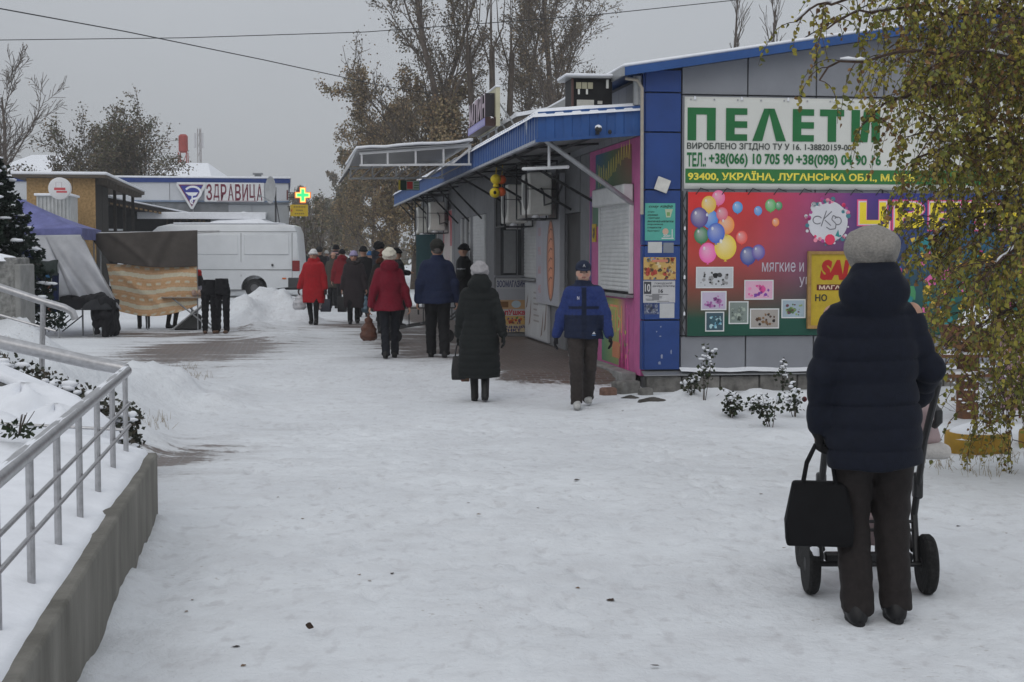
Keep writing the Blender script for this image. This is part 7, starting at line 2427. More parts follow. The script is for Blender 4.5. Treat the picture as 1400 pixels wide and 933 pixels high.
# ------------------------------------------------------------------ farther people
def far_p(label, px, d, H, face, h=0.022, hy=None, **kw):
    x = atY(px, 400, d).x
    pos = Vector((x, d, float(zg(x, d))))
    return person(label, pos, R(face), H, h, **kw)
DK = (0.010, 0.010, 0.012)
G_ = 'people farther down the street'
far_p('person in beige hooded coat half hidden behind the bright red coat', 456, 43, 1.60, 176, coat=(0.055, 0.050, 0.042), hem=0.62, hood='up', bulk=1.1, trousers=DK, group=G_)
far_p('person in red jacket and black hat walking away, centre of crowd', 468, 42, 1.66, 10, coat=(0.16, 0.010, 0.016), hem=0.74, bulk=1.1, hat='beanie', hatc=DK, group=G_, hood='down')
far_p('person with pink and black striped hood walking away', 460, 45, 1.80, 8, coat=(0.013, 0.015, 0.024), hem=0.75, bulk=1.1, hat='beanie', hatc=DK, group=G_, hood='down',
      coatcol=lambda V: np.where((((V[:, 2] > 1.40) & (V[:, 2] < 1.44)) | ((V[:, 2] > 1.48) & (V[:, 2] < 1.52)))[:, None], np.array([[0.38, 0.24, 0.24]]), np.array([[0.013, 0.015, 0.024]])).astype(np.float32))
far_p('large person in black coat behind the fur-collared woman', 497, 37, 1.72, 12, coat=DK, hem=0.55, bulk=1.25, hat='beanie', hatc=DK, group=G_)
far_p('person in black with bright blue hat in the crowd', 506, 47, 1.62, 5, coat=(0.012, 0.014, 0.022), hem=0.60, bulk=1.1, hat='beanie', hatc=(0.02, 0.10, 0.26), group=G_)
far_p('tall person in dark blue-grey hood and pointed black hat', 519, 35, 1.80, -80, coat=(0.014, 0.017, 0.026), hem=0.66, bulk=1.1, hat='chunky', hatc=DK, hood='down', group=G_)
far_p('person in dark brown coat and rust hat beside the red jacket', 525, 29.5, 1.60, 8, h=0.018, coat=(0.017, 0.015, 0.013), hem=0.45, bulk=1.14, hat='beanie', hatc=(0.12, 0.022, 0.012), fur=(0.09, 0.035, 0.02), group=G_)
far_p('person in black reaching out an arm behind the cream hat', 543, 32, 1.66, -60, coat=DK, hem=0.70, bulk=1.1, hat='beanie', hatc=DK, lw=(-0.25, 0.42, 1.18), group=G_)
far_p('person in teal coat near the rear of the van', 412, 62, 1.66, 0, h=0.03, coat=(0.02, 0.04, 0.045), hem=0.5, bulk=1.2, hat='beanie', hatc=(0.5, 0.5, 0.5), group=G_)
far_p('person in dark coat and grey hat farthest left in crowd', 418, 70, 1.68, 0, h=0.03, coat=(0.02, 0.03, 0.035), hem=0.6, bulk=1.2, hat='beanie', hatc=(0.10, 0.05, 0.05), group=G_)
far_p('person in dark jacket behind the white hat of red coat', 437, 46, 1.74, 5, h=0.026, coat=DK, hem=0.7, bulk=1.15, hat='flat', hatc=(0.02, 0.02, 0.02), group=G_)
far_p('person with white hat and dark coat in the far crowd', 447, 66, 1.66, 4, h=0.03, coat=(0.02, 0.02, 0.025), hem=0.5, bulk=1.2, hat='beanie', hatc=(0.6, 0.6, 0.6), group=G_)
far_p('person in dark purple coat beyond the blue hat', 511, 58, 1.68, 4, h=0.03, coat=(0.02, 0.012, 0.022), hem=0.5, bulk=1.2, hat='beanie', hatc=(0.12, 0.12, 0.13), group=G_)
far_p('person in black coat and white cap far right of crowd', 500, 72, 1.68, 4, h=0.03, coat=DK, hem=0.5, bulk=1.2, hat='beanie', hatc=(0.5, 0.5, 0.5), group=G_)
# vendors behind the blanket: legs show under it
far_p('stall keeper in dark clothes hidden behind the blanket, left', 196, 31.3, 1.60, 20, h=0.024, coat=DK, hem=0.7, bulk=1.1, hat='beanie', hatc=DK, group='stall keepers behind the blanket', boot=0.3)
far_p('stall keeper in dark clothes hidden behind the blanket, right', 234, 31.4, 1.58, -20, h=0.024, coat=DK, hem=0.6, bulk=1.1, hat='beanie', hatc=DK, group='stall keepers behind the blanket', boot=0.3)

# ------------------------------------------------------------------ mannequin legs with black trousers, jacket dummy
def trouser_dummy(label, px, py, rz, H=1.13):
    p = onZ(px, py, 0)
    t = empty('trouser_mannequin', (p.x, p.y, float(zg(p.x, p.y))), rz, H / 1.13, label=label, cat='mannequin', group='trouser mannequins by the folding table')
    g = SDF((-0.26, -0.22, 0.0), (0.26, 0.22, 1.16), 0.014)
    g.loft([(0.80, 0, 0, 0.165, 0.12), (0.90, 0, 0, 0.17, 0.125), (1.02, 0, 0, 0.145, 0.11), (1.12, 0, 0, 0.13, 0.10)], 0.03)
    for sx in (-1, 1):
        g.chain([(sx * 0.085, 0, 0.86), (sx * 0.09, 0.01, 0.48), (sx * 0.095, 0, 0.06)], [0.092, 0.070, 0.062], 0.02)
    g.wrinkle(0.004, 14, 5, 1.5)
    g.clip(lambda X, Y, Z: 0.04 - Z)
    g.build('trousers', CLOTH, t, (0.008, 0.008, 0.010))
    for sx in (-1, 1):
        MB().ball((sx * 0.095, -0.05, 0.03), (0.045, 0.11, 0.035), 12, 8).build('shoe', mat('tan_leather', (0.12, 0.07, 0.045), rough=0.5), t)
    return t
trouser_dummy('black trousers on a mannequin next to the folding table', 287, 456, R(10), 1.06)
trouser_dummy('black trousers on the outer mannequin, next to the snow pile', 304, 456, R(-12), 1.08)
p = onZ(261, 456, 0)
jm = empty('jacket_mannequin', (atY(262, 400, 31.7).x, 31.7, 0), R(165), 0.9, label='red and black winter jacket with white hat on a display stand', cat='mannequin')
g = SDF((-0.4, -0.3, 0.7), (0.4, 0.3, 1.75), 0.016)
g.loft([(0.80, 0, 0, 0.18, 0.13), (1.0, 0, 0, 0.18, 0.13), (1.25, 0, 0, 0.20, 0.13), (1.36, 0, 0, 0.12, 0.09)], 0.03)
for sx in (-1, 1):
    g.chain([(sx * 0.18, 0, 1.3), (sx * 0.25, 0, 1.05), (sx * 0.24, 0.03, 0.82)], [0.075, 0.065, 0.05], 0.03)
g.ell((0, -0.02, 1.50), (0.10, 0.11, 0.12), 0.03)
g.wrinkle(0.004, 14, 5)
g.build('jacket', CLOTH, jm, lambda V: np.where((V[:, 2] > 1.38)[:, None], np.array([[0.42, 0.43, 0.48]]), np.where((V[:, 2] > 1.22)[:, None], np.array([[0.33, 0.02, 0.02]]), np.where(((V[:, 2] < 0.98))[:, None], np.array([[0.32, 0.32, 0.38]]), np.array([[0.015, 0.015, 0.018]])))).astype(np.float32))
MB().tube([(0, 0, 0), (0, 0, 0.82)], 0.02, 8).build('stand_pole', POLE, jm)
MB().lathe([(0.16, 0.0), (0.16, 0.02), (0.03, 0.03)], (0, 0, 0), 'z', 18).build('stand_base', DARK, jm)
# bicycle-like cart rail behind the red jacket: a low black barrow
bw = empty('goods_barrow', onZ(575, 470), R(10), label='low black tubular barrow loaded with goods under the canopy', cat='barrow')
for sy in (0, 0.45):
    MB().tube([(-0.5, sy, 0.25), (0.55, sy, 0.42), (0.9, sy, 0.72)], 0.016, 8).build('side_tube', DARK, bw)
for k in range(5):
    MB().tube([(-0.45 + 0.25 * k, 0, 0.26 + 0.04 * k), (-0.45 + 0.25 * k, 0.45, 0.26 + 0.04 * k)], 0.012, 6).build('slat', DARK, bw)
    MB().tube([(-0.45 + 0.25 * k, 0, 0.26 + 0.04 * k), (-0.45 + 0.25 * k, 0, 0.62)], 0.010, 6).build('upright', DARK, bw)
MB().tube([(-0.5, 0, 0.62), (0.7, 0, 0.62)], 0.012, 6).build('top_rail', DARK, bw)
for sx in (-0.42, 0.5):
    MB().lathe([(0.08, -0.02), (0.12, -0.02), (0.12, 0.02), (0.08, 0.02)], (sx, 0.22, 0.12), 'y', 18).build('wheel', BLACK, bw)
    MB().tube([(sx, 0.22, 0.12), (sx, 0.22, 0.32)], 0.012, 6).build('fork', DARK, bw)
# dark coats heaped over the end of the low table, hanging to the ground
hp_ = empty('coat_pile', onZ(138, 461), R(5), label='black coats draped over the right end of the low table', cat='coats')
hp_.location.z = 0
g = SDF((-0.6, -0.3, 0.0), (0.45, 0.7, 0.95), 0.018)
for k in range(7):
    y_ = -0.02 + 0.09 * k
    g.chain([(-0.45, y_, 0.66), (0.0, y_, 0.72 + 0.02 * math.sin(k * 2)), (0.16, y_ - 0.03, 0.62), (0.2 + 0.02 * (k % 3), y_ - 0.05, 0.08 + 0.05 * (k % 2))], [0.07, 0.085, 0.08, 0.06], 0.05)
g.chain([(-0.1, -0.10, 0.68), (-0.06, -0.16, 0.4), (-0.04, -0.17, 0.12)], [0.07, 0.075, 0.05], 0.05)
g.chain([(0.06, -0.10, 0.68), (0.1, -0.18, 0.4), (0.12, -0.2, 0.06)], [0.07, 0.08, 0.06], 0.05)
g.wrinkle(0.012, 16, 8)
g.clip(lambda X, Y, Z: 0.01 - Z)
g.build('coats', CLOTH, hp_, (0.012, 0.012, 0.014))

# ================================================================== TREES, SHRUBS, SMALL THINGS
class Wood:
    """branches as tapering tubes, leaves as small faces"""
    def __init__(s, seed):
        s.r = random.Random(seed)
        s.v, s.f = [], []
        s.lv, s.lf, s.lc = [], [], []
        s.tips = []
    def tube(s, pts, rs):
        r0 = max(rs)
        n = 7 if r0 > 0.06 else (5 if r0 > 0.02 else 3)
        base = len(s.v)
        up = Vector((0.31, 0.77, 0.2))
        for i, p in enumerate(pts):
            t = (pts[min(i + 1, len(pts) - 1)] - pts[max(i - 1, 0)])
            t = t.normalized() if t.length > 1e-9 else Vector((0, 0, 1))
            a = t.cross(up)
            a = a.normalized() if a.length > 1e-4 else t.orthogonal().normalized()
            b = a.cross(t)
            for k in range(n):
                q = 6.2832 * k / n
                w = p + (a * math.cos(q) + b * math.sin(q)) * rs[i]
                s.v.append((w.x, w.y, w.z))
        for i in range(len(pts) - 1):
            for k in range(n):
                k2 = (k + 1) % n
                s.f.append((base + i * n + k, base + i * n + k2, base + (i + 1) * n + k2, base + (i + 1) * n + k))
    def branch(s, p, d, L, r, lev, c):
        R_ = s.r
        n = max(3, int(c['steps'][lev]))
        pts, rs, ds = [p.copy()], [r], [d.copy()]
        d = d.normalized()
        for i in range(n):
            j = c['jit'][lev]
            d = (d + Vector((R_.uniform(-j, j), R_.uniform(-j, j), R_.uniform(-j, j) + c['trop'][lev]))).normalized()
            p = p + d * (L / n)
            pts.append(p.copy())
            rs.append(max(c['rmin'], r * (1 - c['taper'][lev] * (i + 1) / n)))
            ds.append(d.copy())
        s.tube(pts, rs)
        last = lev + 1 >= len(c['n'])
        if last:
            s.tips.append((pts, ds))
            return
        m = c['n'][lev]
        m = max(1, int(m * R_.uniform(0.8, 1.2)))
        for k in range(m):
            t = c['from'][lev] + (1 - c['from'][lev]) * (k + R_.uniform(0.1, 0.9)) / m
            x = t * n
            i = min(n - 1, int(x))
            q = pts[i].lerp(pts[i + 1], x - i)
            dd = ds[i + 1]
            ax = dd.orthogonal().normalized()
            az = R_.uniform(0, 6.2832)
            side = (Matrix.Rotation(az, 3, dd) @ ax)
            an = c['ang'][lev] * R_.uniform(0.7, 1.25)
            nd = dd * math.cos(an) + side * math.sin(an)
            LL = L * c['ratio'][lev] * R_.uniform(0.65, 1.15) * (1 - 0.45 * (t - c['from'][lev]))
            rr = max(c['rmin'], rs[i] * c['rr'][lev])
            s.branch(q, nd, LL, rr, lev + 1, c)
    def leaf(s, p, size, col, d=None, flat=0.0):
        R_ = s.r
        a = Vector((R_.gauss(0, 1), R_.gauss(0, 1), R_.gauss(0, 1)))
        if d is not None:
            a = a * 0.6 + d
        a = a.normalized()
        b = a.cross(Vector((R_.gauss(0, 1), R_.gauss(0, 1), R_.gauss(0, 1)))).normalized()
        o = len(s.lv)
        w = size * R_.uniform(0.7, 1.2)
        q = a.cross(b) * (w * 0.12)
        for v in (p, p + a * (w * 0.45) + b * (w * 0.42) + q, p + a * w, p + a * (w * 0.45) - b * (w * 0.42) + q):
            s.lv.append((v.x, v.y, v.z))
            s.lc.append(col)
        s.lf.append((o, o + 1, o + 2, o + 3))
    def leaves_on_tips(s, per, size, cols, droop=0.0, spread=0.05):
        R_ = s.r
        for pts, ds in s.tips:
            k = int(per) + (R_.random() < per - int(per))
            c0 = R_.choice(cols)
            for _ in range(k):
                x = R_.uniform(0.1, 1) * (len(pts) - 1)
                i = min(len(pts) - 2, int(x))
                p = pts[i].lerp(pts[i + 1], x - i) + Vector((R_.gauss(0, spread), R_.gauss(0, spread), R_.gauss(0, spread)))
                c = c0 if R_.random() < 0.6 else R_.choice(cols)
                m = R_.uniform(0.7, 1.25)
                s.leaf(p, size, tuple(x_ * m for x_ in c), Vector((0, 0, -droop)))
    def build(s, name, loc, label, cat='tree', bark=None, group=None, crown='crown', lm=None, trunk='trunk'):
        t = empty(name, loc, 0, label=label, cat=cat, group=group)
        mesh_ob(trunk, s.v, s.f, bark or BARK, t, 60)
        if s.lf:
            o = mesh_ob(crown, s.lv, s.lf, lm or LEAFM, t, None, cols=np.array(s.lc, np.float32))
            o['kind'] = 'stuff'
        return t
LEAFM = vmat('leaf_tissue', rough=0.7, na=0.15, ns=9, spec=0.2)

def base_at(px, d):
    x = atY(px, 400, d).x
    return Vector((x, d, float(zg(x, d, False))))
CFG = dict(n=[9, 7, 6, 4], steps=[9, 7, 5, 4], jit=[0.10, 0.16, 0.2, 0.25], trop=[0.03, 0.06, 0.05, 0.02], taper=[0.75, 0.8, 0.8, 0.8],
           ang=[0.6, 0.7, 0.7], ratio=[0.55, 0.5, 0.45], rr=[0.5, 0.5, 0.5], rmin=0.012)
CFG['from'] = [0.18, 0.2, 0.2]
def cfg(**k):
    c = dict(CFG)
    for a, b in k.items():
        c['from' if a == 'frm' else a] = b
    return c
BRN = [(0.17, 0.135, 0.09), (0.14, 0.115, 0.08), (0.20, 0.15, 0.095), (0.12, 0.11, 0.08)]
GLD = [(0.26, 0.20, 0.115), (0.22, 0.175, 0.105), (0.30, 0.225, 0.13), (0.18, 0.155, 0.09), (0.24, 0.165, 0.10)]
OLV = [(0.095, 0.100, 0.050), (0.115, 0.105, 0.058), (0.13, 0.112, 0.068), (0.095, 0.088, 0.060)]
BARKG = mat('grey_bark', (0.11, 0.09, 0.076), rough=0.95, ns=7, na=0.35, bump=0.5, bs=20)
# the two tall trees behind the kiosk row
def tall(seed, px, d, H, lean, label, leafn=7, cols=BRN, n=(21, 11, 8), w=0.40):
    t = Wood(seed)
    c = cfg(n=[n[0], n[1], n[2], 4], ratio=[w, 0.36, 0.5], ang=[0.60, 0.6, 0.6], trop=[0.02, 0.055, 0.05, 0.03], steps=[10, 8, 5, 3], rmin=0.012, rr=[0.42, 0.45, 0.5])
    c['from'] = [0.14, 0.15, 0.15]
    t.branch(Vector((0, 0, 0)), Vector((lean, 0, 1)), H, H * 0.0115, 0, c)
    t.leaves_on_tips(leafn, 0.10, cols, 0.4, 0.16)
    return t.build('tall_tree', base_at(px, d), label, bark=BARKG, group='tall trees behind the kiosk row')
tall(21, 648, 62, 17.5, -0.17, 'tall leaning brown-leaved tree behind the roof sign', 5)
tall(22, 565, 66, 14.5, -0.02, 'tall brown-leaved tree left of the leaning one', 5, w=0.30)
tall(23, 742, 64, 17.0, 0.05, 'tall brown-leaved tree above the blue fascia', 5)
tall(24, 700, 70, 14.0, 0.03, 'brown-leaved tree between the two tallest trees', 5, w=0.36)
tall(25, 800, 72, 13.0, 0.04, 'smaller brown-leaved tree beside the black roof cabinet', 5, w=0.36)
# pollarded stems standing up between the crowns
for i, (px, d, top, lab) in enumerate(((647, 60.5, 62, 'pruned bare trunk behind the roof sign, left stub'), (671, 60, 68, 'pruned bare trunk behind the roof sign, middle stub'), (690, 60.4, 72, 'pruned bare trunk behind the roof sign, right stub'))):
    b_ = base_at(px, d)
    z_ = atY(px, top, d).z
    q = MB().tube([(0, 0, 0), (0.1, 0, z_ * 0.5), (0.05 + 0.25 * (i - 1), 0, z_)], [0.17, 0.14, 0.11], 9)
    for k in range(4):
        a_ = 1.6 * k
        q.tube([(0.05 + 0.2 * (i - 1), 0, z_ - 0.4 * k - 0.1), (0.25 * (i - 1) + 0.5 * math.cos(a_), 0.5 * math.sin(a_), z_ + 0.9), (0.25 * (i - 1) + 0.6 * math.cos(a_), 0.6 * math.sin(a_), z_ + 2.6)], [0.04, 0.025, 0.012], 5)
    t_ = empty('pollard_trunk', b_, 0, label=lab, cat='tree', group='pollarded trunks behind the kiosk')
    q.build('trunk', BARK, t_, smooth=60)
# golden-brown avenue trees, crowns nearly to the ground
def avenue(seed, px, d, H, label, cols=GLD, leafn=8, size=0.13, lean=0.0):
    t = Wood(seed)
    c = cfg(n=[17, 10, 9, 4], ratio=[0.46, 0.45, 0.5], ang=[0.85, 0.65, 0.7], trop=[0.02, 0.03, 0.0, -0.06], steps=[8, 6, 4, 3], rmin=0.014)
    c['from'] = [0.06, 0.15, 0.2]
    t.branch(Vector((0, 0, 0)), Vector((lean, 0, 1)), H, H * 0.012, 0, c)
    t.leaves_on_tips(leafn, size, cols, 0.6, 0.14)
    return t.build('avenue_tree', base_at(px, d), label, bark=BARKG, group='avenue trees beyond the kiosks')
avenue(31, 590, 68, 8.6, 'golden-brown avenue tree just beyond the canopy end')
avenue(32, 545, 78, 9.6, 'golden-brown avenue tree second from the canopy')
avenue(33, 510, 90, 9.4, 'golden-brown avenue tree third from the canopy')
avenue(34, 487, 112, 9.6, 'olive-brown avenue tree in the middle distance', OLV + GLD, 6, 0.17)
avenue(35, 470, 140, 9.5, 'grey-brown avenue tree far down the street', OLV + BRN, 6, 0.2)
avenue(36, 455, 175, 9.5, 'faint avenue tree farthest down the street', BRN, 6, 0.25)
avenue(37, 630, 60, 6.5, 'low golden tree behind the bay end', GLD, 7, 0.12)
avenue(38, 425, 190, 8.5, 'faint tree left of the far street end', BRN, 6, 0.25)
# round tree on the left, bare tree at the edge
t = Wood(41)
c = cfg(n=[11, 9, 7, 4], ratio=[0.66, 0.42, 0.5], ang=[0.6, 0.6, 0.65], trop=[0.0, 0.03, 0.03, 0.0], steps=[5, 7, 5, 3], rmin=0.014)
c['from'] = [0.2, 0.2, 0.2]
for k in range(5):
    t.tube([Vector((0, 0, 0)), Vector((0.5 * (k - 2) * 0.4, 0.1 * k, 1.0)), Vector((0.5 * (k - 2), 0.15 * k, 2.4))], [0.13, 0.11, 0.09])
for k in range(42):
    a_, b_ = t.r.uniform(0, 6.283), t.r.uniform(0.0, 1.25) ** 0.85
    d_ = Vector((math.sin(b_) * math.cos(a_), math.sin(b_) * math.sin(a_), math.cos(b_)))
    L_ = (6.3 - 2.0 * (b_ / 1.25) ** 2) * t.r.uniform(0.85, 1.05)
    t.branch(Vector((0.5 * (k % 5 - 2), 0.15 * (k % 5), 2.3)), d_, L_, 0.07, 1, c)
t.leaves_on_tips(15, 0.13, OLV + BRN, 0.2, 0.16)
t.build('round_tree', base_at(160, 82), 'broad rounded olive-brown tree behind the chipboard shed', bark=BARKG)
t = Wood(43)
c = cfg(n=[11, 11, 10, 5], ratio=[0.6, 0.5, 0.5], ang=[0.6, 0.6, 0.6], trop=[0.0, 0.05, 0.03, 0.0], steps=[7, 7, 5, 3], rmin=0.015)
t.branch(Vector((0, 0, 0)), Vector((0.1, 0, 1)), 9.8, 0.2, 0, c)
t.leaves_on_tips(0.3, 0.10, BRN, 0.2, 0.1)
t.build('bare_tree', base_at(8, 78), 'bare thin-twigged tree at the left edge', bark=BARKG)
# slim poplar tops above the kiosk roof
for k, (px, top, lab) in enumerate(((1002, 2, 'slim bare poplar above the kiosk roof, left one'), (1045, 14, 'slim bare poplar above the kiosk roof, right one'))):
    t = Wood(50 + k)
    b_ = base_at(px, 74)
    H = atY(px, top, 74).z
    c = cfg(n=[30, 6, 4], ratio=[0.20, 0.5], ang=[0.32, 0.4], trop=[0.0, 0.10, 0.05], steps=[12, 6, 3], jit=[0.03, 0.08, 0.12], rmin=0.014)
    c['from'] = [0.2, 0.2]
    t.branch(Vector((0, 0, 0)), Vector((0, 0, 1)), H, 0.16, 0, c)
    t.build('poplar', b_, lab, bark=BARKG, group='poplars above the kiosk roof')
# far belt of scrub and trees that closes the view
t = Wood(60)
for i in range(150):
    x = -75 + i * 0.95 + t.r.uniform(-0.5, 0.5)
    y = t.r.uniform(205, 240)
    h_ = t.r.uniform(3.5, 8.0) * (1.0 if x < -30 else 0.9)
    for k in range(55):
        p = Vector((x + t.r.gauss(0, 1.3), y + t.r.gauss(0, 1), t.r.uniform(0, h_) * t.r.uniform(0.5, 1)))
        t.leaf(p, t.r.uniform(0.5, 1.0), t.r.choice(BRN + OLV))
    q = Vector((x, y, 0))
    t.tube([q, q + Vector((t.r.uniform(-.5, .5), 0, h_ * 0.9))], [0.12, 0.03])
fw = mesh_ob('far_wood', t.lv, t.lf, LEAFM, None, None, cols=np.array(t.lc, np.float32))
tag(fw, 'far brown belt of scrub and trees behind the market', 'trees', kind='stuff')
mesh_ob('stems', t.v, t.f, BARKG, fw, 60)
# dry scrub behind the chipboard shed
t = Wood(61)
for i in range(34):
    x = t.r.uniform(-24, -8.5)
    p0 = Vector((x, 74 + t.r.uniform(0, 3), 0))
    for k in range(110):
        p = p0 + Vector((t.r.gauss(0, 0.7), t.r.gauss(0, 0.6), t.r.uniform(0.4, 4.9) * t.r.uniform(0.6, 1)))
        t.leaf(p, 0.2, t.r.choice(BRN + OLV))
    for k in range(4):
        t.tube([p0 + Vector((t.r.uniform(-.3, .3), 0, 0)), p0 + Vector((t.r.uniform(-1, 1), 0, t.r.uniform(3, 5)))], [0.05, 0.012])
fw = mesh_ob('hedge_row', t.lv, t.lf, LEAFM, None, None, cols=np.array(t.lc, np.float32))
tag(fw, 'brown hedge behind the shed and the pharmacy', 'hedge', kind='stuff')
mesh_ob('stems', t.v, t.f, BARKG, fw, 60)

# ---- spruce at the left edge
sp = Wood(70)
b_ = base_at(-24, 18.4)
Hs = 2.75
sp.tube([Vector((0, 0, 0)), Vector((0, 0, Hs * 0.6)), Vector((0, 0, Hs))], [0.09, 0.05, 0.01])
sn = MB()
DGR = [(0.010, 0.019, 0.013), (0.013, 0.024, 0.016), (0.008, 0.015, 0.011)]
for i in range(100):
    z = Hs * (0.30 + 0.68 * (i / 100))
    L = 0.12 + 1.15 * (1 - z / Hs) ** 0.75
    a_ = i * 2.399
    d_ = Vector((math.cos(a_), math.sin(a_), -0.10))
    pts = [Vector((0, 0, z)) + d_ * (L * t_) + Vector((0, 0, -0.12 * L * t_ * t_ + 0.06 * t_ ** 3)) for t_ in (0, 0.35, 0.7, 1.0)]
    sp.tube(pts, [0.014, 0.010, 0.007, 0.003])
    for k in range(170):
        t_ = sp.r.uniform(0.12, 1)
        x_ = t_ * 3
        j = min(2, int(x_))
        p = pts[j].lerp(pts[j + 1], x_ - j)
        sd_ = Vector((-d_.y, d_.x, 0)) * sp.r.gauss(0, 0.11 * (1.25 - t_)) + Vector((0, 0, sp.r.gauss(-0.03, 0.035)))
        sp.leaf(p + sd_, 0.062, sp.r.choice(DGR), d_ * 1.2 + sd_ * 6)
    for k in range(3):
        t_ = sp.r.uniform(0.35, 0.95)
        x_ = t_ * 3
        j = min(2, int(x_))
        p = pts[j].lerp(pts[j + 1], x_ - j)
        sn.ball((p.x + sp.r.gauss(0, .03), p.y + sp.r.gauss(0, .03), p.z + 0.025), (sp.r.uniform(0.04, 0.10), sp.r.uniform(0.04, 0.09), 0.022), 8, 5)
t_ = sp.build('spruce', b_, 'dark snow-dusted spruce at the left edge', crown='needles')
o = sn.build('snow_patches', SNOW, t_, smooth=180)
o['kind'] = 'stuff'

# ---- low evergreen hedge behind the cross rail
lh = Wood(72)
sn = MB()
o0 = atY(70, 520, 10.75)
for i in range(7000):
    u = lh.r.uniform(-1.0, 0.62)
    zz_ = 0.86 - 0.42 * (u + 0.3)
    p = Vector((u, lh.r.gauss(0, 0.11), max(0.12, zz_) * lh.r.uniform(0.15, 1.0) * lh.r.uniform(0.9, 1.06)))
    lh.leaf(p, 0.04, lh.r.choice([(0.045, 0.055, 0.038), (0.055, 0.056, 0.042), (0.075, 0.065, 0.05)]))
for i in range(190):
    u = lh.r.uniform(-1.0, 0.6)
    zz_ = 0.86 - 0.42 * (u + 0.3)
    sn.ball((u, lh.r.gauss(-0.08, 0.07), zz_ * lh.r.uniform(0.35, 1.02)), (lh.r.uniform(0.02, 0.07), 0.05, lh.r.uniform(0.015, 0.03)), 8, 5)
for i in range(20):
    u = lh.r.uniform(-0.95, 0.5)
    lh.tube([Vector((u, 0, 0)), Vector((u + lh.r.uniform(-.08, .08), lh.r.uniform(-.1, .1), 0.5))], [0.012, 0.004])
t_ = lh.build('low_hedge', (o0.x, o0.y, float(zg(o0.x, o0.y)) + 0.0), 'low dark evergreen hedge with snow behind the cross rail', cat='hedge', crown='foliage', trunk='stems')
o = sn.build('snow_patches', SNOW, t_, smooth=180)
o['kind'] = 'stuff'
# small green shrub poking out of the ramp snow
sh2 = Wood(73)
for i in range(60):
    sh2.leaf(Vector((sh2.r.gauss(0, 0.07), sh2.r.gauss(0, 0.05), abs(sh2.r.gauss(0.03, 0.03)))), 0.04, sh2.r.choice([(0.02, 0.035, 0.015), (0.03, 0.04, 0.02)]))
for i in range(8):
    sh2.tube([Vector((0, 0, 0)), Vector((sh2.r.gauss(0.04, .05), sh2.r.gauss(0, .05), sh2.r.uniform(0.06, 0.14)))], [0.004, 0.002])
q = onZ(25, 597, 0.56)
sh2.build('small_shrub', q, 'small green shrub poking through the snow beside the ramp railing', cat='shrub', crown='foliage', trunk='stems')
# dry grass on the bank
dg = Wood(74)
for px, py in ((255, 520), (265, 515), (250, 505), (212, 575), (200, 585), (245, 525), (1290, 640), (1330, 632), (1380, 628), (1350, 650)):
    q = gp(px, py)
    for k in range(26):
        b2_ = q + Vector((dg.r.gauss(0, 0.12), dg.r.gauss(0, 0.12), -0.01))
        dg.tube([b2_, b2_ + Vector((dg.r.gauss(0, .03), dg.r.gauss(0, .03), dg.r.uniform(0.04, 0.12)))], [0.0022, 0.001])
o = mesh_ob('dry_grass', dg.v, dg.f, mat('dry_grass_straw', (0.26, 0.20, 0.12), rough=0.9), None, None)
tag(o, 'sparse dry grass stalks sticking out of the snow', 'grass', kind='stuff')

# ---- birch on the right
BOL = [(0.27, 0.24, 0.035), (0.23, 0.215, 0.035), (0.17, 0.18, 0.032), (0.32, 0.27, 0.045), (0.13, 0.14, 0.03), (0.24, 0.19, 0.04), (0.20, 0.11, 0.04)]
bi = Wood(80)
Bb = base_at(1500, 10.8)
def Lb(px, py, d):
    return atY(px, py, d) - Bb
bi.tube([Vector((0, 0, -0.1)), Vector((0.02, 0, 1.5)), Vector((-0.05, 0.05, 3.2)), Vector((0.02, 0.05, 5.2)), Vector((0, 0, 6.8))], [0.13, 0.11, 0.09, 0.055, 0.02])
limbs = []
for (sz, pxs) in ((1.6, [(1440, 400, 10.6), (1370, 430, 10.4), (1315, 470, 10.2)]), (2.0, [(1430, 300, 10.9), (1350, 290, 11.0), (1270, 330, 11.0)]), (2.4, [(1430, 215, 10.4), (1340, 190, 10.2), (1255, 215, 9.9)]),
                  (2.5, [(1440, 210, 11.4), (1370, 205, 11.6), (1300, 200, 11.9)]), (2.9, [(1420, 120, 10.6), (1330, 120, 10.3), (1240, 130, 10.0), (1180, 170, 9.9)]), (3.1, [(1430, 70, 11.0), (1330, 58, 11.3), (1225, 60, 11.5)]),
                  (3.4, [(1420, 20, 10.4), (1300, 20, 10.0), (1190, 15, 9.7), (1130, 40, 9.6)]), (3.6, [(1400, -10, 10.0), (1250, 0, 9.7), (1140, 5, 9.5), (1088, 30, 9.4)]), (3.2, [(1410, 90, 9.8), (1280, 70, 9.6), (1180, 85, 9.4), (1120, 110, 9.3)]), (3.7, [(1420, -60, 10.8), (1300, -50, 10.6), (1190, -30, 10.5), (1120, -10, 10.4)]), (4.2, [(1420, -130, 10.4), (1300, -150, 10.2), (1180, -120, 9.9)]),
                  (1.3, [(1460, 470, 10.9), (1420, 500, 11.1), (1370, 535, 11.3)]), (2.1, [(1450, 330, 9.9), (1400, 340, 9.6), (1345, 380, 9.4)])):
    pts = [Vector((0, 0, sz))] + [Lb(*q) for q in pxs]
    # smooth the limb
    sm_ = []
    for i in range(len(pts) - 1):
        for k in range(4):
            t_ = k / 4
            q = pts[i].lerp(pts[i + 1], t_)
            sm_.append(q + Vector((bi.r.gauss(0, .012), bi.r.gauss(0, .012), bi.r.gauss(0, .012) + 0.04 * math.sin(math.pi * t_))))
    sm_.append(pts[-1])
    n_ = len(sm_)
    bi.tube(sm_, [0.017 * (1 - 0.8 * i / n_) + 0.003 for i in range(n_)])
    limbs.append(sm_)
bsn = MB()
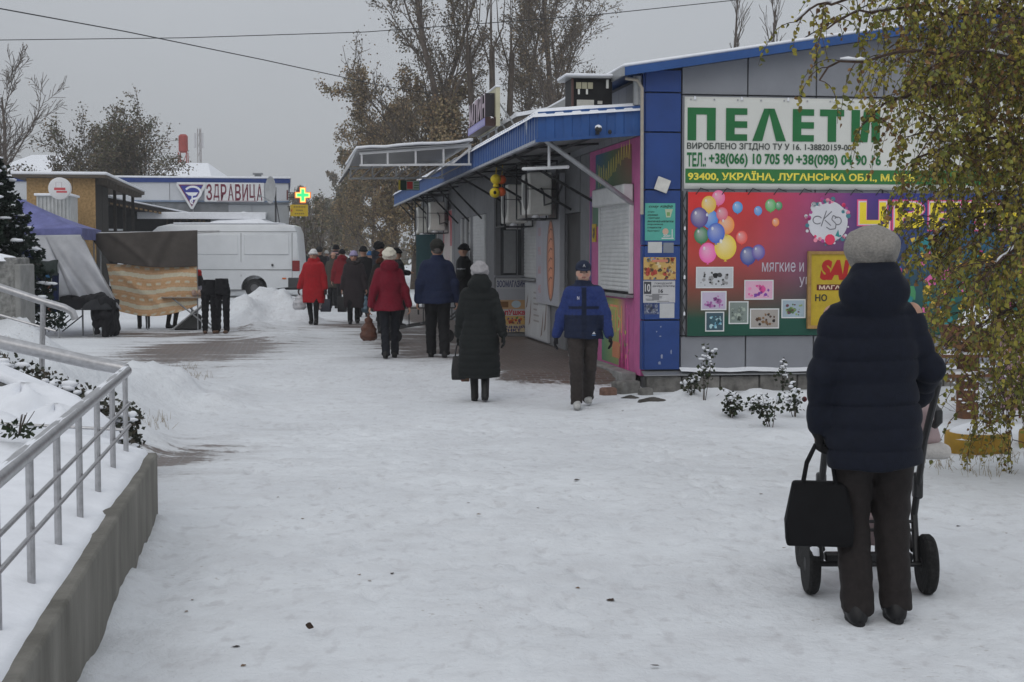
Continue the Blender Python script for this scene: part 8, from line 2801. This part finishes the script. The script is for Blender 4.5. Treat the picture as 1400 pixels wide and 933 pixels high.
for lm_ in limbs:
    for i in range(0, len(lm_) - 1):
        if bi.r.random() < 0.3:
            a_, b2_ = lm_[i] + Vector((0, 0, 0.016)), lm_[i + 1] + Vector((0, 0, 0.014))
            bsn.tube([a_, a_.lerp(b2_, 0.5) + Vector((0, 0, 0.004)), b2_], [0.008, 0.012, 0.006], 6)
allp = [(p, i) for l_ in limbs for i, p in enumerate(l_)]
for p, i in list(allp):
    pxp = 700 + FPX * (p + Bb).x / (p + Bb).y
    for _ in range(2 if pxp > 1225 else 0):
        e = p + Vector((bi.r.uniform(-0.45, 0.35), bi.r.uniform(-0.6, 0.6), bi.r.uniform(-0.35, 0.25)))
        if (e + Bb).x / (e + Bb).y < 0.255:
            continue
        m_ = p.lerp(e, 0.5) + Vector((0, 0, 0.06))
        bi.tube([p, m_, e], [0.006, 0.0045, 0.003])
        allp += [(m_, 5), (e, 5)]
def hang(start, L, ln, dirx):
    d_ = Vector((dirx, bi.r.uniform(-0.5, 0.5), bi.r.uniform(-0.2, 0.35))).normalized()
    p = start.copy()
    pts, ds = [p.copy()], [d_]
    n_ = 9
    for k in range(n_):
        d_ = (d_ + Vector((bi.r.gauss(0, .10), bi.r.gauss(0, .10), -0.30))).normalized()
        p = p + d_ * (L / n_)
        pts.append(p.copy())
        ds.append(d_)
    bi.tube(pts, [0.003 * (1 - 0.75 * k / n_) + 0.0008 for k in range(n_ + 1)])
    c0 = bi.r.choice(BOL)
    for k in range(ln):
        x_ = (0.12 + 0.88 * (k + bi.r.random()) / ln) * n_
        j = min(n_ - 1, int(x_))
        q = pts[j].lerp(pts[j + 1], x_ - j)
        c_ = c0 if bi.r.random() < 0.5 else bi.r.choice(BOL)
        m_ = bi.r.uniform(0.65, 1.2)
        # a leaf on its stalk, six-sided
        a_ = (Vector((bi.r.gauss(0, .7), bi.r.gauss(0, .7), -0.7))).normalized()
        b2_ = a_.cross(Vector((bi.r.gauss(0, 1), bi.r.gauss(0, 1), bi.r.gauss(0, .5)))).normalized()
        q = q + Vector((bi.r.gauss(0, .014), bi.r.gauss(0, .014), 0))
        s_ = bi.r.uniform(0.024, 0.042)
        cn = a_.cross(b2_) * (s_ * 0.16)
        o = len(bi.lv)
        for v in (q, q + a_ * s_ * .25 + b2_ * s_ * .42 + cn, q + a_ * s_ * .6 + b2_ * s_ * .36 + cn, q + a_ * s_ * 1.1, q + a_ * s_ * .6 - b2_ * s_ * .36 + cn, q + a_ * s_ * .25 - b2_ * s_ * .42 + cn):
            bi.lv.append(tuple(v))
            bi.lc.append(tuple(x2 * m_ for x2 in c_))
        bi.lf.append((o, o + 1, o + 2, o + 3))
        bi.lf.append((o, o + 3, o + 4, o + 5))
for p, i in allp:
    # how far left this point lies in the crown decides how many twigs hang from it
    pxp = 700 + FPX * (p + Bb).x / (p + Bb).y
    k = 2.0 if pxp > 1255 else (1.4 if pxp > 1205 else 1.2)
    if i < 2:
        k *= 0.6
    k = int(k) + (bi.r.random() < k - int(k))
    for _ in range(k):
        L = bi.r.uniform(0.30, 0.80) if pxp > 1240 else bi.r.uniform(0.25, 0.6)
        hang(p, L, int(L * bi.r.uniform(28, 44)), bi.r.uniform(-0.8, 0.55))
BIRB = mat('birch_twig_bark', (0.075, 0.048, 0.036), rough=0.8, ns=14, na=0.4)
t_ = bi.build('birch_tree', Bb, 'birch with drooping twigs of yellow-green leaves at the right edge', bark=BIRB, crown='leaves', lm=vmat('birch_leaf', rough=0.55, na=0.15, ns=30, spec=0.3))
o = bsn.build('branch_snow', SNOW, t_, smooth=180)
o['kind'] = 'stuff'

# ---- rose bushes in the snow by the plinth
def rose(px, py, top, w, dens, label, bloom=False, seed=0):
    b_ = gp(px, py)
    r = Wood(seed)
    H = (py - top) / FPX * b_.y
    W_ = 1.55 * w / FPX * b_.y
    sn_ = MB()
    for k in range(max(2, int(dens / 4))):
        tx, ty = r.r.gauss(0, W_ * 0.45), r.r.gauss(0, W_ * 0.4)
        h_ = H * r.r.uniform(0.6, 1.0) if k else H
        if k == 0:
            tx *= 0.3
        pts = [Vector((tx * 0.15, ty * 0.15, -0.03)), Vector((tx * 0.6, ty * 0.6, h_ * 0.55)), Vector((tx, ty, h_))]
        r.tube(pts, [0.006, 0.004, 0.002])
        for j in range(int(dens * 1.7)):
            u = r.r.uniform(0.25, 1)
            q = pts[0].lerp(pts[1], u * 2) if u < 0.5 else pts[1].lerp(pts[2], u * 2 - 1)
            r.leaf(q + Vector((r.r.gauss(0, .035), r.r.gauss(0, .035), r.r.gauss(0, .02))), 0.05, r.r.choice([(0.020, 0.032, 0.014), (0.03, 0.042, 0.018), (0.040, 0.044, 0.022), (0.018, 0.022, 0.014)]))
        for j in range(5):
            u = r.r.uniform(0.1, 1)
            q = pts[1].lerp(pts[2], u)
            sn_.ball((q.x + r.r.gauss(0, .025), q.y - 0.01, q.z + 0.015), (r.r.uniform(.012, .03), .022, r.r.uniform(.009, .018)), 8, 5)
    t_ = r.build('rose_bush', b_, label, cat='shrub', crown='leaves', trunk='stems', group='rose bushes along the plinth')
    o = sn_.build('snow_patches', SNOW, t_, smooth=180)
    o['kind'] = 'stuff'
    if bloom:
        MB().ball((0.09, -0.05, H * 0.55), (0.028, 0.028, 0.03), 10, 7).build('bloom', mat('dark_red_petals', (0.09, 0.008, 0.012), rough=0.7, ns=30, na=0.4), t_)
rose(948, 560, 530, 16, 16, 'small dark rose bush nearest the kiosk corner', seed=1)
rose(962, 562, 489, 7, 14, 'tall single-stemmed rose with snow, near the kiosk corner', seed=2)
rose(999, 567, 532, 22, 22, 'dense low dark rose bush, third from the kiosk corner', seed=3)
rose(1028, 562, 546, 10, 14, 'very low rose bush between the denser ones', seed=4)
rose(1045, 526, 513, 14, 18, 'snowy rose bush standing close to the plinth', seed=5)
rose(1055, 584, 540, 24, 18, 'large pale-leaved rose bush nearest the camera', seed=6)
rose(1070, 538, 490, 6, 14, 'tall rose stem with a snowball on top', seed=7)
rose(1087, 570, 525, 12, 16, 'rose bush with dark red bloom next to the navy coat', bloom=True, seed=8)
for (px, py, s_, lab, nm) in ((893, 549, 0.11, 'flat dark stone in the snow by the plinth', 'stone'), (862, 545, 0.08, 'small dark stone in the snow near the rubble', 'stone')):
    b_ = gp(px, py)
    lump_o = lump(nm, mat('wet_stone', (0.06, 0.055, 0.05), rough=0.8, ns=12, na=0.4), None, 0, 0, s_ * 1.6, s_ * 0.6, 0.035, 0, 3, 14, 0.4, b_)
    tag(lump_o, lab, 'stone', 'stones by the plinth')

# ---- yellow tyre planters, brown garden post, pink post
def planter(px, py, wpx, label):
    b_ = gp(px, py)
    r_ = wpx / 2 / FPX * b_.y
    t_ = empty('tyre_planter', b_, 0, label=label, cat='planter', group='yellow planters')
    MB().lathe([(r_ * 0.62, -0.02), (r_ * 0.98, -0.02), (r_, 0.03), (r_, 0.13), (r_ * 0.97, 0.155), (r_ * 0.7, 0.16)], (0, 0, 0), 'z', 36).build('ring', mat('ochre_paint', (0.33, 0.19, 0.018), rough=0.6, ns=7, na=0.22, bump=0.2, bs=20), t_)
    lump('snow_fill', SNOW, t_, 0, 0, r_ * 0.96, r_ * 0.96, 0.10, 0.14, 4, 24, 0.08)
    return t_
planter(1336, 616, 88, 'yellow tyre planter filled with snow under the birch')
planter(1432, 612, 76, 'yellow planter cut off by the right frame edge')
b_ = gp(1322, 572)
gpst = empty('garden_post', b_, R(10), label='brown wooden garden post with snow-laden shelves under the birch', cat='post')
MB().box(-0.09, 0.09, -0.09, 0.09, -0.1, 1.0).build('post', WOODB, gpst, bevel=0.015)
for z, w_ in ((0.45, 0.30), (0.66, 0.36)):
    MB().box(-w_, w_, -0.16, 0.16, z, z + 0.03).build('shelf', WOODB, gpst)
    lump('shelf_snow', SNOW, gpst, 0, 0, w_ * 0.95, 0.15, 0.05, z + 0.03, 5)
MB().prism([(-0.28, 1.0), (0.28, 1.0), (0.20, 0.76), (-0.20, 0.76)], 'y', -0.15, 0.15).build('tray', WOODB, gpst)
lump('tray_snow', SNOW, gpst, 0.12, 0, 0.26, 0.2, 0.20, 1.0, 7)
b_ = gp(1380, 560)
pp = empty('pink_post', b_, R(5), label='pale pink square post with snow on top, far right', cat='post')
MB().box(-0.11, 0.11, -0.11, 0.11, -0.1, 1.0).build('shaft', mat('pink_plaster', (0.40, 0.26, 0.28), rough=0.85, ns=8, na=0.15), pp, bevel=0.01)
lump('snow_cap', SNOW, pp, 0, 0, 0.13, 0.13, 0.07, 1.0, 3)
for k, (px, py, top) in enumerate(((1357, 568, 440), (1394, 572, 430))):
    b_ = gp(px, py)
    h_ = (py - top) / FPX * b_.y
    thing('garden_stake', ['thin rusty stake left of the pink post', 'thin rusty stake right of the pink post'][k], 'stake', MB().tube([(0, 0, -0.1), (0.01, 0, h_)], 0.012, 8), mat('rusty_steel', (0.16, 0.075, 0.05), rough=0.85, ns=20, na=0.4), b_)
# bare snowy shrub by the posts
bs = Wood(90)
c = cfg(n=[7, 5, 3], ratio=[0.7, 0.6], ang=[0.7, 0.6], trop=[0, 0.02, 0.0], steps=[5, 4, 3], rmin=0.002)
bsn = MB()
for k in range(9):
    bs.branch(Vector((bs.r.gauss(0, .15), bs.r.gauss(0, .1), 0)), Vector((bs.r.gauss(0, .6), bs.r.gauss(0, .4), 1)), 0.55, 0.008, 0, c)
for pts, ds in bs.tips:
    if bs.r.random() < 0.35:
        q = pts[1]
        bsn.ball((q.x, q.y, q.z + 0.008), (0.022, 0.02, 0.010), 6, 4)
t_ = bs.build('bare_shrub', gp(1375, 580), 'bare twiggy shrub dusted with snow beside the pink post', cat='shrub', trunk='stems', bark=BIRB)
o = bsn.build('snow_patches', SNOW, t_, smooth=180)
o['kind'] = 'stuff'

# ---- fallen leaves on the snow
rl_ = random.Random(5)
spots = [(423, 861, 'upright dark leaf'), (322, 885, 'dark leaf'), (333, 911, 'small dark leaf'), (835, 822, 'large dark leaf'), (789, 657, 'curled leaf'), (883, 700, 'curled leaf'), (895, 911, 'dark leaf'), (491, 787, 'tan leaf'), (536, 785, 'dark leaf'),
         (263, 821, 'small leaf'), (255, 837, 'small leaf'), (414, 710, 'small leaf'), (537, 562, 'small leaf'), (851, 562, 'tan leaf'), (859, 584, 'small leaf'), (640, 688, 'small leaf'), (655, 704, 'tan leaf'), (790, 805, 'tan leaf'), (1072, 750, 'tan leaf'),
         (1040, 676, 'tan leaf'), (380, 680, 'small leaf'), (690, 640, 'small leaf'), (735, 695, 'small leaf'), (505, 795, 'small leaf'), (1310, 720, 'dark leaf'), (1376, 730, 'small leaf'), (910, 645, 'small leaf')]
LM = [mat('fallen_leaf_dark', (0.045, 0.028, 0.02), rough=0.8, ns=40, na=0.3), mat('fallen_leaf_tan', (0.17, 0.11, 0.065), rough=0.8, ns=40, na=0.3)]
for k, (px, py, kind) in enumerate(spots):
    b_ = gp(px, py)
    s_ = {'large dark leaf': 0.026, 'upright dark leaf': 0.020, 'dark leaf': 0.018, 'curled leaf': 0.022, 'tan leaf': 0.015, 'small leaf': 0.011}.get(kind, 0.013)
    v, fcs = [], []
    for i in range(7):
        t_ = i / 6
        w_ = s_ * rl_.uniform(0.45, 0.75) * math.sin(math.pi * (0.04 + 0.95 * t_ ** 0.8))
        for sgn in (-1, 0, 1):
            v.append((s_ * 2 * (t_ - 0.5), sgn * w_, 0.35 * (1 + sgn * 0.5) * abs(sgn) * w_ + 0.9 * s_ * (t_ - 0.5) ** 2 * t_))
    for i in range(6):
        for j in (0, 1):
            fcs.append((i * 3 + j, i * 3 + 3 + j, i * 3 + 4 + j, i * 3 + 1 + j))
    o = mesh_ob('fallen_leaf', v, fcs, LM[0] if 'tan' not in kind and 'small' not in kind else LM[1], None, 60, b_ + Vector((0, 0, 0.002)), rl_.uniform(0, 6.28))
    if 'upright' in kind:
        o.rotation_euler = (R(60), R(25), 0.6)
        o.location.z += 0.012
    cw_ = ('far left', 'left', 'left of centre', 'centre', 'right of centre', 'right', 'far right')[min(6, max(0, int((px - 250) / 165)))]
    rw_ = 'bottom edge' if py > 880 else 'near the bottom' if py > 780 else 'lower half' if py > 660 else 'beside the walkers'
    tag(o, '%s on the snow, %s, %s' % (kind, rw_, cw_), 'leaf', 'fallen leaves on the snow')

# ---- overhead wires
def wire(pts, r, label):
    P_ = [atY(*p) for p in pts]
    a_, b2_ = P_[0], P_[-1]
    q = MB()
    q.tube([tuple(p - a_) for p in P_], r, 6)
    thing('overhead_wire', label, 'wire', q, mat('cable_black', (0.03, 0.03, 0.032), rough=0.7), a_, group='overhead wires')
wire([(-200, -32, 32), (0, 12, 36), (170, 43, 42), (360, 82, 50), (520, 117, 58), (600, 130, 62)], 0.016, 'dark overhead wire sloping down to the tall trees')
wire([(-200, 57, 55), (0, 55, 55), (250, 52, 55), (500, 44, 55), (800, 22, 55), (1000, 1, 55), (1200, -30, 55)], 0.016, 'thin overhead wire running level across the sky')
wire([(1110, 64, 21.5), (1100, 52, 21.3), (1120, 40, 21.1), (1150, 25, 20.9), (1190, 5, 20.5), (1230, -30, 20.3)], 0.010, 'short cable rising from the kiosk roof edge')
for o in bpy.data.objects:
    for k in ('_lw', '_rw'):
        if k in o:
            del o[k]

# ---- the misty winter air
hz_ = MB().box(-560, 560, -120, 1260, -1.6, 20.5).build('haze', None, None, smooth=None)
tag(hz_, 'thin grey winter haze over the whole street', 'haze', kind='stuff')
hm = bpy.data.materials.new('haze_air')
hm.use_nodes = True
hm.node_tree.nodes.clear()
_ho = hm.node_tree.nodes.new('ShaderNodeOutputMaterial')
_hv = hm.node_tree.nodes.new('ShaderNodeVolumePrincipled')
_hv.inputs['Color'].default_value = (0.92, 0.94, 0.97, 1)
_hv.inputs['Density'].default_value = 0.0011
hm.node_tree.links.new(_hv.outputs[0], _ho.inputs['Volume'])
hz_.data.materials.append(hm)
